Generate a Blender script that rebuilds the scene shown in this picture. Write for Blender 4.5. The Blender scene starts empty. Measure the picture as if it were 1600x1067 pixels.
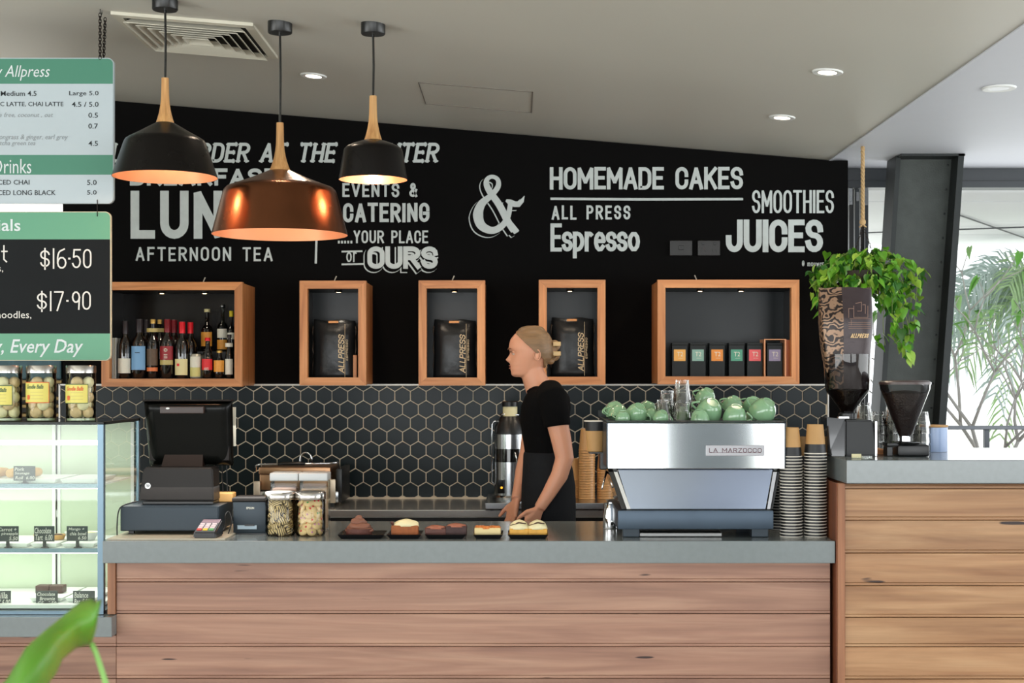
import bpy, bmesh, math, random
from mathutils import Vector, Matrix, Euler
random.seed(7)
PI = math.pi
S = bpy.context.scene
COL = S.collection
# ------------------------------------------------------------------ camera
F, CX, CY, H = 2288.0, 810.0, 590.0, 1.53          # focal length and horizon in pixels of the 1600x1067 frame, eye height
cam = bpy.data.cameras.new('camera'); camo = bpy.data.objects.new('camera', cam); COL.objects.link(camo)
camo.location = (0, 0, H); camo.rotation_euler = (PI/2, 0, 0)
cam.sensor_width = 36; cam.lens = F/1600*36
cam.shift_x = -(CX-800)/1600; cam.shift_y = (CY-533.5)/1600
cam.dof.use_dof = True; cam.dof.focus_distance = 5.5; cam.dof.aperture_fstop = 9
cam.clip_start = 0.05
S.camera = camo
# ------------------------------------------------------------------ world, exposure, big lights
S.view_settings.view_transform = 'Standard'; S.view_settings.look = 'None'
S.view_settings.gamma = 1; S.view_settings.use_curve_mapping = False
S.view_settings.exposure = -0.22
W = bpy.data.worlds.new('sky'); S.world = W; W.use_nodes = True
W.node_tree.nodes['Background'].inputs[0].default_value = (0.93, 0.97, 1.0, 1)
W.node_tree.nodes['Background'].inputs[1].default_value = 2.3

def area(name, loc, rot, sx, sy, power, col=(1, 1, 1), spread=PI):
    l = bpy.data.lights.new(name, 'AREA'); l.shape = 'RECTANGLE'; l.size = sx; l.size_y = sy
    l.energy = power; l.color = col; l.spread = spread
    o = bpy.data.objects.new(name, l); COL.objects.link(o); o.location = loc; o.rotation_euler = rot
    return o
def spot(name, loc, power, col, ang=1.9, blend=.6, r=.04, rot=(0, 0, 0)):
    l = bpy.data.lights.new(name, 'SPOT'); l.energy = power; l.color = col; l.spot_size = ang; l.spot_blend = blend
    l.shadow_soft_size = r
    o = bpy.data.objects.new(name, l); COL.objects.link(o); o.location = loc; o.rotation_euler = rot
    return o
def point(name, loc, power, col, r=.03):
    l = bpy.data.lights.new(name, 'POINT'); l.energy = power; l.color = col; l.shadow_soft_size = r
    o = bpy.data.objects.new(name, l); COL.objects.link(o); o.location = loc
    return o
# daylight entering the café through the openings behind and to the right of the camera
area('daylight_rear_left', (-2.1, -3.95, 1.35), (PI/2+.45, 0, 0), 7.0, 2.2, 270, (.95, .98, 1))
area('daylight_rear_right', (4.3, -3.95, 1.35), (PI/2+.45, 0, 0), 3.8, 2.2, 140, (.95, .98, 1))
area('daylight_right', (6.4, 3.6, 1.3), (PI/2+.6, 0, PI/2), 7.0, 2.0, 220, (.93, .97, 1))
area('daylight_left', (-5.9, 0.2, 1.3), (PI/2+.6, 0, -PI/2), 7.0, 2.0, 230, (.98, .99, .95))
area('daylight_garden', (4.2, 8.6, 1.4), (-PI/2-.5, 0, 0), 4.6, 1.7, 60, (.95, .98, 1))
sn = bpy.data.lights.new('sun', 'SUN'); sn.energy = 5; sn.angle = .03; sn.color = (1, .96, .9)
sno = bpy.data.objects.new('sun', sn); COL.objects.link(sno); sno.rotation_euler = (-.72, .25, 0); sno.location = (0, 20, 12)

# ------------------------------------------------------------------ materials
def lin(c):
    return tuple(((v/255)/12.92 if v/255 <= .04045 else ((v/255+.055)/1.055)**2.4) for v in c) + (1,)
MATS = {}
def mat(name, rgb, rough=.5, metal=0, spec=.5, emit=0, coat=0, var=0, vscale=8, bump=0, bscale=60, rvar=0, sheen=0, aniso=None):
    if name in MATS: return MATS[name]
    m = bpy.data.materials.new(name); m.use_nodes = True; MATS[name] = m
    nt = m.node_tree; N = nt.nodes; L = nt.links; b = N['Principled BSDF']
    c = lin(rgb)
    b.inputs['Base Color'].default_value = c; b.inputs['Roughness'].default_value = rough
    b.inputs['Metallic'].default_value = metal; b.inputs['Specular IOR Level'].default_value = spec
    b.inputs['Coat Weight'].default_value = coat
    if sheen: b.inputs['Sheen Weight'].default_value = sheen
    if emit:
        b.inputs['Emission Color'].default_value = c; b.inputs['Emission Strength'].default_value = emit
    tc = N.new('ShaderNodeTexCoord')
    if var or rvar:
        nz = N.new('ShaderNodeTexNoise'); nz.inputs['Scale'].default_value = vscale; nz.inputs['Detail'].default_value = 5
        L.new(tc.outputs['Object'], nz.inputs['Vector'])
        if aniso:
            mp = N.new('ShaderNodeMapping'); mp.inputs['Scale'].default_value = aniso
            L.new(tc.outputs['Object'], mp.inputs[0]); L.new(mp.outputs[0], nz.inputs['Vector'])
        if var:
            mx = N.new('ShaderNodeMix'); mx.data_type = 'RGBA'
            mx.inputs[6].default_value = tuple(v*(1-var) for v in c[:3])+(1,); mx.inputs[7].default_value = tuple(min(1, v*(1+var)) for v in c[:3])+(1,)
            L.new(nz.outputs['Fac'], mx.inputs[0]); L.new(mx.outputs[2], b.inputs['Base Color'])
        if rvar:
            mr = N.new('ShaderNodeMapRange'); mr.inputs[3].default_value = max(0, rough-rvar); mr.inputs[4].default_value = rough+rvar
            L.new(nz.outputs['Fac'], mr.inputs[0]); L.new(mr.outputs[0], b.inputs['Roughness'])
    if bump:
        nb = N.new('ShaderNodeTexNoise'); nb.inputs['Scale'].default_value = bscale; nb.inputs['Detail'].default_value = 3
        L.new(tc.outputs['Object'], nb.inputs['Vector'])
        bp = N.new('ShaderNodeBump'); bp.inputs['Strength'].default_value = bump; bp.inputs['Distance'].default_value = .004
        L.new(nb.outputs['Fac'], bp.inputs['Height']); L.new(bp.outputs[0], b.inputs['Normal'])
    return m
def glass(name, tint=(255, 255, 255), refl=1.0, ior=1.45, rough=.02):
    """thin-walled glass: a clear sheet with Fresnel reflections"""
    if name in MATS: return MATS[name]
    m = bpy.data.materials.new(name); m.use_nodes = True; MATS[name] = m
    nt = m.node_tree; N = nt.nodes; L = nt.links
    N.remove(N['Principled BSDF']); out = N['Material Output']
    tr = N.new('ShaderNodeBsdfTransparent'); tr.inputs[0].default_value = lin(tint)
    gl = N.new('ShaderNodeBsdfGlossy'); gl.inputs[1].default_value = rough; gl.inputs[0].default_value = (refl, refl, refl, 1)
    fr = N.new('ShaderNodeFresnel'); fr.inputs[0].default_value = ior
    mx = N.new('ShaderNodeMixShader')
    L.new(fr.outputs[0], mx.inputs[0]); L.new(tr.outputs[0], mx.inputs[1]); L.new(gl.outputs[0], mx.inputs[2]); L.new(mx.outputs[0], out.inputs[0])
    return m
def wood(name, a, b, c, axis='X', scale=1.0, rough=.5, knots=True, planks=True):
    """three-tone grain stretched along one axis, tone shifting from board to board"""
    if name in MATS: return MATS[name]
    m = bpy.data.materials.new(name); m.use_nodes = True; MATS[name] = m
    nt = m.node_tree; N = nt.nodes; L = nt.links; bs = N['Principled BSDF']; bs.inputs['Roughness'].default_value = rough
    tc = N.new('ShaderNodeTexCoord'); oi = N.new('ShaderNodeObjectInfo')
    ad = N.new('ShaderNodeVectorMath'); ad.operation = 'ADD'
    ml = N.new('ShaderNodeMath'); ml.operation = 'MULTIPLY'; ml.inputs[1].default_value = 37 if planks else 0
    L.new(oi.outputs['Random'], ml.inputs[0]); L.new(tc.outputs['Object'], ad.inputs[0]); L.new(ml.outputs[0], ad.inputs[1])
    sc = {'X': (.65, 7, 9), 'Z': (9, 7, .65), 'Y': (9, .65, 7)}[axis]
    mp = N.new('ShaderNodeMapping'); mp.inputs['Scale'].default_value = tuple(v*scale for v in sc); L.new(ad.outputs[0], mp.inputs[0])
    n1 = N.new('ShaderNodeTexNoise'); n1.inputs['Scale'].default_value = 1.3; n1.inputs['Detail'].default_value = 6; n1.inputs['Distortion'].default_value = 1.6
    L.new(mp.outputs[0], n1.inputs['Vector'])
    cr = N.new('ShaderNodeValToRGB'); e = cr.color_ramp.elements
    e[0].position = .3; e[0].color = lin(a); e[1].position = .7; e[1].color = lin(c)
    k = e.new(.5); k.color = lin(b)
    L.new(n1.outputs['Fac'], cr.inputs[0])
    mp2 = N.new('ShaderNodeMapping'); mp2.inputs['Scale'].default_value = tuple(v*scale*(6 if v > 2 else 2.2) for v in sc); L.new(ad.outputs[0], mp2.inputs[0])
    n2 = N.new('ShaderNodeTexNoise'); n2.inputs['Scale'].default_value = 1.5; n2.inputs['Detail'].default_value = 4; L.new(mp2.outputs[0], n2.inputs['Vector'])
    mr = N.new('ShaderNodeMapRange'); mr.inputs[1].default_value = .3; mr.inputs[2].default_value = .7; mr.inputs[3].default_value = .88; mr.inputs[4].default_value = 1.07
    L.new(n2.outputs['Fac'], mr.inputs[0])
    mx = N.new('ShaderNodeMix'); mx.data_type = 'RGBA'; mx.blend_type = 'MULTIPLY'; mx.inputs[0].default_value = 1
    L.new(cr.outputs[0], mx.inputs[6]); L.new(mr.outputs[0], mx.inputs[7])
    last = mx.outputs[2]
    if planks:
        mr2 = N.new('ShaderNodeMapRange'); mr2.inputs[3].default_value = .86; mr2.inputs[4].default_value = 1.12; L.new(oi.outputs['Random'], mr2.inputs[0])
        m2 = N.new('ShaderNodeMix'); m2.data_type = 'RGBA'; m2.blend_type = 'MULTIPLY'; m2.inputs[0].default_value = 1
        L.new(last, m2.inputs[6]); L.new(mr2.outputs[0], m2.inputs[7]); last = m2.outputs[2]
    if knots:
        mp3 = N.new('ShaderNodeMapping'); mp3.inputs['Scale'].default_value = {'X': (1.7, 6, 14), 'Z': (14, 6, 1.7), 'Y': (14, 1.7, 6)}[axis]; L.new(ad.outputs[0], mp3.inputs[0])
        n3 = N.new('ShaderNodeTexNoise'); n3.inputs['Scale'].default_value = 1.9; n3.inputs['Detail'].default_value = 2; L.new(mp3.outputs[0], n3.inputs['Vector'])
        mr3 = N.new('ShaderNodeMapRange'); mr3.inputs[1].default_value = .705; mr3.inputs[2].default_value = .735; L.new(n3.outputs['Fac'], mr3.inputs[0])
        m3 = N.new('ShaderNodeMix'); m3.data_type = 'RGBA'; m3.inputs[7].default_value = lin((45, 25, 20))
        L.new(mr3.outputs[0], m3.inputs[0]); L.new(last, m3.inputs[6]); last = m3.outputs[2]
    L.new(last, bs.inputs['Base Color'])
    bp = N.new('ShaderNodeBump'); bp.inputs['Strength'].default_value = .15; bp.inputs['Distance'].default_value = .002
    L.new(n2.outputs['Fac'], bp.inputs['Height']); L.new(bp.outputs[0], bs.inputs['Normal'])
    return m

BLACK = mat('black_paint', (9, 8, 8), .85, spec=.12, var=.25, vscale=3)
CEIL = mat('ceiling_paint', (208, 206, 196), .5, var=.03, vscale=1.5)
CEIL2 = mat('ceiling_paint_cool', (208, 211, 219), .6, var=.02)
LETTER = mat('lettering_paint', (205, 212, 210), .7, var=.14, vscale=25)
SLAB = mat('grey_stone', (122, 130, 131), .16, spec=.6, var=.10, vscale=45, bump=.03, bscale=300)
TILE = mat('tile_glaze', (24, 33, 36), .25, spec=.14, var=.12, vscale=3)
GROUT = mat('grout', (240, 226, 202), .85, var=.05)
OAK = wood('oak', (176, 110, 62), (202, 134, 80), (216, 152, 98), 'X', 1.6, .45, knots=False)
OAKV = wood('oak_upright', (176, 110, 62), (202, 134, 80), (216, 152, 98), 'Z', 1.6, .45, knots=False)
BOARDP = wood('counter_timber', (132, 95, 79), (154, 115, 95), (174, 136, 113), 'X', 1.0, .42)
BOARDT = wood('bar_timber', (142, 100, 66), (166, 124, 86), (186, 146, 106), 'X', 1.0, .42)
TRIMW = wood('trim_timber', (96, 52, 32), (122, 70, 44), (142, 88, 58), 'Z', 1.0, .5, knots=False)
TRIML = wood('trim_timber_light', (130, 84, 56), (156, 106, 74), (170, 120, 86), 'Z', 1.0, .5, knots=False)
PALEW = wood('pale_timber', (176, 122, 70), (204, 152, 94), (220, 172, 112), 'Z', 3, .45, knots=False)
STEEL = mat('brushed_steel', (185, 188, 190), .22, 1, rvar=.06, vscale=4, aniso=(60, 60, 1))
STEELD = mat('dark_steel', (120, 120, 118), .3, 1)
CHROME = mat('chrome', (225, 226, 228), .06, 1)
DARK = mat('black_plastic', (16, 17, 18), .32, var=.1)
DARKG = mat('gloss_black', (10, 10, 10), .1, coat=.5)
DMETAL = mat('dark_metal', (42, 46, 46), .45, .4, var=.15, vscale=6, bump=.1, bscale=90)
FRAMEM = mat('window_frame_paint', (62, 66, 70), .4)
WHITE = mat('white_paint', (230, 232, 230), .5)
CREAM = mat('cream_paper', (222, 214, 170), .6)
WHITEL = mat('led_strip', (255, 250, 240), .5, emit=5)
GLASS = glass('clear_glass', (247, 250, 248))
GLASSG = glass('display_glass', (244, 248, 244), 1, 1.4)
JARG = glass('jar_glass', (250, 252, 248), 1, 1.35)
TUMB = glass('tumbler_glass', (246, 246, 244), 1, 1.5, .05)

# ------------------------------------------------------------------ mesh helpers
ORG = {}
def P(x, y, Y): return Vector(((x-CX)*Y/F, Y, H-(y-CY)*Y/F))
class MB:
    """collects simple shapes into one mesh"""
    def __init__(s): s.bm = bmesh.new()
    def box(s, x0, x1, y0, y1, z0, z1, bev=0, seg=2):
        t = bmesh.new(); bmesh.ops.create_cube(t, size=1)
        for v in t.verts:
            v.co = ((x0+x1)/2+v.co.x*(x1-x0), (y0+y1)/2+v.co.y*(y1-y0), (z0+z1)/2+v.co.z*(z1-z0))
        if bev: bmesh.ops.bevel(t, geom=t.edges[:], offset=bev, segments=seg, affect='EDGES', profile=.6)
        return s.merge(t)
    def merge(s, t, M=None):
        if M is not None: bmesh.ops.transform(t, matrix=M, verts=t.verts)
        me = bpy.data.meshes.new('tmp'); t.to_mesh(me); t.free(); s.bm.from_mesh(me); bpy.data.meshes.remove(me)
        return s
    def quadprism(s, front, dy):
        """polygon given as (x,y,z) points, extruded along +Y by dy"""
        n = len(front); a = [s.bm.verts.new(p) for p in front]; b = [s.bm.verts.new((p[0], p[1]+dy, p[2])) for p in front]
        s.bm.faces.new(a); s.bm.faces.new(b[::-1])
        for i in range(n): s.bm.faces.new((a[i], b[i], b[(i+1) % n], a[(i+1) % n]))
        return s
    def hexa(s, pts):
        """8 corners: bottom 4 (ccw), top 4"""
        v = [s.bm.verts.new(p) for p in pts]
        for f in ((3, 2, 1, 0), (4, 5, 6, 7), (0, 1, 5, 4), (1, 2, 6, 5), (2, 3, 7, 6), (3, 0, 4, 7)): s.bm.faces.new([v[i] for i in f])
        return s
    def lathe(s, prof, c=(0, 0, 0), n=32, M=None):
        rows = []; bm = bmesh.new()
        for r, z in prof:
            if r < 1e-6: rows.append([bm.verts.new((0, 0, z))])
            else: rows.append([bm.verts.new((r*math.cos(2*PI*i/n), r*math.sin(2*PI*i/n), z)) for i in range(n)])
        for a, b in zip(rows, rows[1:]):
            for i in range(n):
                j = (i+1) % n
                if len(a) == 1 and len(b) == 1: continue
                if len(a) == 1: bm.faces.new((a[0], b[j], b[i]))
                elif len(b) == 1: bm.faces.new((a[i], a[j], b[0]))
                else: bm.faces.new((a[i], a[j], b[j], b[i]))
        MM = Matrix.Translation(c)
        if M is not None: MM = MM @ M
        return s.merge(bm, MM)
    def tube(s, pts, r, n=8, caps=True, flat=1.0):
        pts = [Vector(p) for p in pts]; rs = r if isinstance(r, (list, tuple)) else [r]*len(pts)
        bm = s.bm; rows = []; up = None
        for i, p in enumerate(pts):
            d = (pts[min(i+1, len(pts)-1)]-pts[max(i-1, 0)])
            if d.length < 1e-9: d = Vector((0, 0, 1))
            d.normalize()
            if up is None:
                up = Vector((0, 0, 1)) if abs(d.z) < .9 else Vector((1, 0, 0))
            u = (up - d*up.dot(d)).normalized(); w = d.cross(u); up = u
            rows.append([bm.verts.new(p+(u*math.cos(2*PI*k/n)*flat+w*math.sin(2*PI*k/n))*rs[i]) for k in range(n)])
        for a, b in zip(rows, rows[1:]):
            for k in range(n): bm.faces.new((a[k], a[(k+1) % n], b[(k+1) % n], b[k]))
        if caps: bm.faces.new(rows[0][::-1]); bm.faces.new(rows[-1])
        return s
    def ball(s, c, r, sc=(1, 1, 1), u=16, v=10, M=None):
        t = bmesh.new(); bmesh.ops.create_uvsphere(t, u_segments=u, v_segments=v, radius=r)
        MM = Matrix.Translation(c) @ (M if M is not None else Matrix.Identity(4)) @ Matrix.Diagonal((*sc, 1))
        return s.merge(t, MM)
    def torus(s, c, R, r, M=None, n=24, k=8):
        t = bmesh.new(); rows = []
        for i in range(n):
            a = 2*PI*i/n
            rows.append([t.verts.new(((R+r*math.cos(2*PI*j/k))*math.cos(a), (R+r*math.cos(2*PI*j/k))*math.sin(a), r*math.sin(2*PI*j/k))) for j in range(k)])
        for i in range(n):
            for j in range(k): t.faces.new((rows[i][j], rows[(i+1) % n][j], rows[(i+1) % n][(j+1) % k], rows[i][(j+1) % k]))
        return s.merge(t, Matrix.Translation(c) @ (M if M is not None else Matrix.Identity(4)))
    def loft(s, rings, n=24):
        """rings of (cx,cy,cz,rx,ry) horizontal ellipses, closed at both ends"""
        bm = s.bm; rows = [[bm.verts.new((cx+rx*math.cos(2*PI*k/n), cy+ry*math.sin(2*PI*k/n), cz)) for k in range(n)] for cx, cy, cz, rx, ry in rings]
        for a, b in zip(rows, rows[1:]):
            for k in range(n): bm.faces.new((a[k], a[(k+1) % n], b[(k+1) % n], b[k]))
        bm.faces.new(rows[0][::-1]); bm.faces.new(rows[-1])
        return s
    def mesh(s, name, m, smooth=None):
        bmesh.ops.recalc_face_normals(s.bm, faces=s.bm.faces[:])
        me = bpy.data.meshes.new(name); s.bm.to_mesh(me); s.bm.free()
        if m: me.materials.append(m)
        if smooth:
            me.shade_smooth()
            if smooth is not True: me.set_sharp_from_angle(angle=math.radians(smooth))
        return me
    def build(s, name, m, parent=None, smooth=None, world=True):
        if parent is not None and world:
            bmesh.ops.translate(s.bm, vec=-ORG[parent.name], verts=s.bm.verts)
        return link(name, s.mesh(name, m, smooth), parent)
def link(name, me, parent=None):
    o = bpy.data.objects.new(name, me); COL.objects.link(o)
    if parent is not None:
        o.parent = parent; ORG[o.name] = ORG[parent.name]
    else: ORG[o.name] = Vector((0, 0, 0))
    return o
def tag(o, label=None, cat=None, group=None, kind=None):
    if label: o['label'] = label
    if cat: o['category'] = cat
    if group: o['group'] = group
    if kind: o['kind'] = kind
    return o
def thing(name, label, cat, loc, group=None, rz=0):
    o = bpy.data.objects.new(name, None); COL.objects.link(o); o.empty_display_size = .05
    o.location = loc; o.rotation_euler = (0, 0, rz); ORG[o.name] = Vector(loc)
    return tag(o, label, cat, group)
def dup(o, loc=None, rot=None, label=None, parent=None, scale=None):
    c = o.copy(); COL.objects.link(c)
    if parent is not None: c.parent = parent
    if loc is not None: c.location = loc; ORG[c.name] = Vector(loc)
    if rot is not None: c.rotation_euler = rot
    if scale is not None: c.scale = (scale,)*3 if not isinstance(scale, tuple) else scale
    if label: c['label'] = label
    for ch in list(o.children): dup(ch, parent=c)
    return c
def struct(o): o['kind'] = 'structure'; return o
def remesh(mb, name, m, voxel, parent, smooth=4):
    """union of overlapping shapes as one continuous surface"""
    o = mb.build(name+'_raw', None)
    md = o.modifiers.new('r', 'REMESH'); md.mode = 'VOXEL'; md.voxel_size = voxel; md.use_smooth_shade = True
    sm = o.modifiers.new('s', 'SMOOTH'); sm.factor = .5; sm.iterations = smooth
    dg = bpy.context.evaluated_depsgraph_get(); me = bpy.data.meshes.new_from_object(o.evaluated_get(dg))
    bpy.data.objects.remove(o); me.name = name; me.materials.clear(); me.materials.append(m); me.shade_smooth()
    if parent is not None: me.transform(Matrix.Translation(-ORG[parent.name]))
    return link(name, me, parent)

# ------------------------------------------------------------------ lettering
def arc(cx, cy, rx, ry, a0, a1, n=10):
    return [(cx+rx*math.cos(math.radians(a0+(a1-a0)*i/n)), cy+ry*math.sin(math.radians(a0+(a1-a0)*i/n))) for i in range(n+1)]
O_ = arc(.5, .72, .5, .28, 0, 180)+arc(.5, .28, .5, .28, 180, 360)+[(1, .72)]
G = {
 'A': (1.1, [[(0, 0), (.5, 1), (1, 0)], [(.2, .3), (.8, .3)]]),
 'B': (1, [[(0, 0), (0, 1), (.5, 1)]+arc(.5, .77, .42, .23, 90, -90)+[(0, .54)], [(.5, .54)]+arc(.5, .27, .5, .27, 90, -90)+[(0, 0)]]),
 'C': (1, [[(1, .66)]+arc(.5, .72, .5, .28, 0, 180)+arc(.5, .28, .5, .28, 180, 360)+[(1, .34)]]),
 'D': (1, [[(0, 0), (0, 1), (.4, 1)]+arc(.45, .68, .55, .32, 90, 0)+arc(.45, .32, .55, .32, 0, -90)+[(0, 0)]]),
 'E': (.85, [[(1, 1), (0, 1), (0, 0), (1, 0)], [(0, .52), (.85, .52)]]),
 'F': (.85, [[(1, 1), (0, 1), (0, 0)], [(0, .52), (.85, .52)]]),
 'G': (1, [[(1, .68)]+arc(.5, .72, .5, .28, 0, 180)+arc(.5, .28, .5, .28, 180, 360)+[(1, .45), (.55, .45)]]),
 'H': (1, [[(0, 0), (0, 1)], [(1, 0), (1, 1)], [(0, .5), (1, .5)]]),
 'I': (0, [[(0, 0), (0, 1)]]),
 'J': (.9, [[(1, 1), (1, .28)]+arc(.5, .28, .5, .28, 0, -180)+[(0, .42)]]),
 'K': (1, [[(0, 0), (0, 1)], [(1, 1), (.05, .4)], [(.35, .6), (1, 0)]]),
 'L': (.8, [[(0, 1), (0, 0), (1, 0)]]),
 'M': (1.3, [[(0, 0), (0, 1), (.5, .3), (1, 1), (1, 0)]]),
 'N': (1, [[(0, 0), (0, 1), (1, 0), (1, 1)]]),
 'O': (1, [O_]),
 'P': (.95, [[(0, 0), (0, 1), (.5, 1)]+arc(.5, .74, .5, .26, 90, -90)+[(0, .48)]]),
 'R': (1, [[(0, 0), (0, 1), (.5, 1)]+arc(.5, .75, .5, .25, 90, -90)+[(0, .5)], [(.45, .5), (1, 0)]]),
 'S': (.95, [arc(.5, .76, .5, .24, -5, 250)+arc(.5, .26, .5, .26, 70, -175)]),
 'T': (1, [[(0, 1), (1, 1)], [(.5, 1), (.5, 0)]]),
 'U': (1, [[(0, 1)]+arc(.5, .28, .5, .28, 180, 360)+[(1, 1)]]),
 'V': (1.1, [[(0, 1), (.5, 0), (1, 1)]]),
 'Y': (1, [[(0, 1), (.5, .45), (1, 1)], [(.5, .45), (.5, 0)]]),
 'Z': (.95, [[(0, 1), (1, 1), (0, 0), (1, 0)]]),
 '&': (1, [[(1, .0), (.18, .72)]+arc(.45, .8, .28, .2, 200, -20)+[(.05, .3)]+arc(.42, .24, .42, .24, 170, 300)+[(1, .5)]]),
 '.': (0, [[(0, -.02), (0, .06)]]),
 '$': (.9, [arc(.5, .7, .45, .2, 10, 250)+arc(.5, .3, .45, .2, 70, -170), [(.5, 1.02), (.5, -.05)]]),
 '0': (.75, [O_]), '1': (0, [[(0, 0), (0, 1)]]),
 '5': (.8, [[(.95, 1), (.15, 1), (.08, .58)]+arc(.45, .32, .52, .32, 110, -160)]),
 '6': (.8, [[(.8, 1)]+arc(.55, .5, .55, .45, 120, 180)+arc(.5, .28, .5, .28, 180, 540)]),
 '7': (.8, [[(0, 1), (1, 1), (.3, 0)]]),
 '9': (.75, [arc(.5, .7, .48, .3, 0, 360)+[(.9, 0)]]),
 's': (.8, [arc(.5, .5, .5, .165, 10, 250)+arc(.5, .17, .5, .165, 70, -170)]),
 'p': (.9, [[(0, .66), (0, -.28)], arc(.3, .33, .65, .33, 110, -110)]),
 'r': (.6, [[(0, .66), (0, 0)], arc(.55, .38, .55, .28, 170, 60)]),
 'e': (.9, [[(.06, .35), (.98, .35)]+arc(.5, .33, .5, .33, 5, 320)]),
 'o': (.95, [arc(.5, .33, .5, .33, 0, 360)]),
 'm': (1.3, [[(0, 0), (0, .6)], arc(.25, .4, .25, .22, 180, 0)+[(.5, 0)], arc(.75, .4, .25, .22, 180, 0)+[(1, 0)]]),
 'u': (.8, [[(0, .6)]+arc(.5, .25, .5, .25, 180, 360)+[(1, .6)]]),
 'w': (1.2, [[(0, .6), (.25, 0), (.5, .5), (.75, 0), (1, .6)]]),
 'a': (.85, [arc(.5, .3, .5, .3, 0, 360), [(1, .6), (1, 0)]]),
 't': (.6, [[(.4, 1), (.4, .15), (.9, 0)], [(0, .65), (1, .65)]]),
 '@': (1.1, [arc(.5, .5, .5, .5, -40, 290), arc(.5, .45, .22, .22, 0, 360)]),
 '-': (.6, [[(0, .5), (1, .5)]]),
}
RIB = [0]          # every stroke lies a hair above the one before it, like overlapping brush strokes
def ribbon(bm, pts, hw, f):
    """painted stroke: one quad per segment, corners mitred or rounded; hw may swell along the stroke"""
    p = [Vector(q) for q in pts]; W_ = hw if isinstance(hw, list) else [hw]*len(p); q = [p[0]]; w = [W_[0]]
    for v, ww in zip(p[1:], W_[1:]):
        if (v-q[-1]).length > 1e-5: q.append(v); w.append(ww)
    closed = len(q) > 2 and (q[0]-q[-1]).length < 1e-3
    if closed: q = q[:-1]; w = w[:-1]
    n = len(q)
    if n < 2: return
    if not closed and not isinstance(hw, list):      # square brush ends
        q[0] = q[0]+(q[0]-q[1]).normalized()*w[0]; q[-1] = q[-1]+(q[-1]-q[-2]).normalized()*w[-1]
    def V(v):
        p = f(v); return bm.verts.new((p[0], p[1]-RIB[0]*3e-5, p[2]))
    for i in range(n if closed else n-1):
        a, b = q[i], q[(i+1) % n]; d = (b-a).normalized(); nn = Vector((-d.y, d.x)); wa, wb = w[i], w[(i+1) % n]
        RIB[0] = (RIB[0]+1) % 24
        bm.faces.new((V(a+nn*wa), V(a-nn*wa), V(b-nn*wb), V(b+nn*wb)))
    for i in (range(n) if closed else range(1, n-1)):
        a, b, c = q[i-1], q[i], q[(i+1) % n]; d1 = (b-a).normalized(); d2 = (c-b).normalized(); cr = d1.x*d2.y-d1.y*d2.x; dt = d1.dot(d2)
        if abs(cr) < 1e-4 and dt > 0: continue
        RIB[0] = (RIB[0]+1) % 24; s_ = -1 if cr > 0 else 1; n1 = Vector((-d1.y, d1.x))*s_*w[i]; n2 = Vector((-d2.y, d2.x))*s_*w[i]
        m = n1+n2
        if dt > -.25 and m.length > 1e-4:
            m = m.normalized()*w[i]/max(m.normalized().dot(n1.normalized()), .3); bm.faces.new((V(b), V(b+n1), V(b+m), V(b+n2)))
        else:                                   # sharp corner: flat cut a little beyond the joint
            e = (d1-d2).normalized()*w[i]*.75; t = Vector((-e.y, e.x)).normalized()*w[i]*.9
            k = 1 if t.dot(n1) > 0 else -1
            bm.faces.new((V(b), V(b+n1), V(b+e+t*k), V(b+e-t*k), V(b+n2)))
def letters(bm, text, x0, x1, y0, y1, t, f, gap=.0, slant=0, slab=False, jitter=0, ref=1.0):
    """text in the box x0..x1, y0(top)..y1(base) measured in pixels of the plane that f maps to"""
    hgt = (y1-y0)-t; ws = []
    for ch in text: ws.append(.62 if ch == ' ' else G[ch][0])
    g = t+gap
    sp = sum(g for _ in text)-g
    u = (x1-x0-t-sp-abs(slant)*hgt)/max(sum(ws), .01)
    x = x0+t/2
    for ch, w in zip(text, ws):
        if ch != ' ':
            jy = random.uniform(-jitter, jitter)
            def m(v): return Vector((x+v[0]*w*u+v[1]*hgt*slant, y1-t/2-v[1]*hgt+jy))
            for pl in G[ch][1]:
                pp = [m(v) for v in pl]
                ribbon(bm, pp, t/2, f)
                if slab:
                    for (a, b) in ((pl[0], pl[1]), (pl[-1], pl[-2])):
                        if pl[0] == pl[-1]: break
                        c = m(a); s2 = t*.55
                        if abs(a[1]-b[1]) > abs(a[0]-b[0])*.7: ribbon(bm, [c-Vector((s2, 0)), c+Vector((s2, 0))], t*.24, f)
                        else: ribbon(bm, [c-Vector((0, s2*.9)), c+Vector((0, s2*.9))], t*.22, f)
            if slab and ch in 'EFLPRBD':
                for yy in (0, 1):
                    c = m((0, yy)); ribbon(bm, [c-Vector((t*.6, 0)), c], t*.2, f)
        x += w*u+g
def plane(Y):
    return lambda v: P(v[0], v[1], Y)
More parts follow.
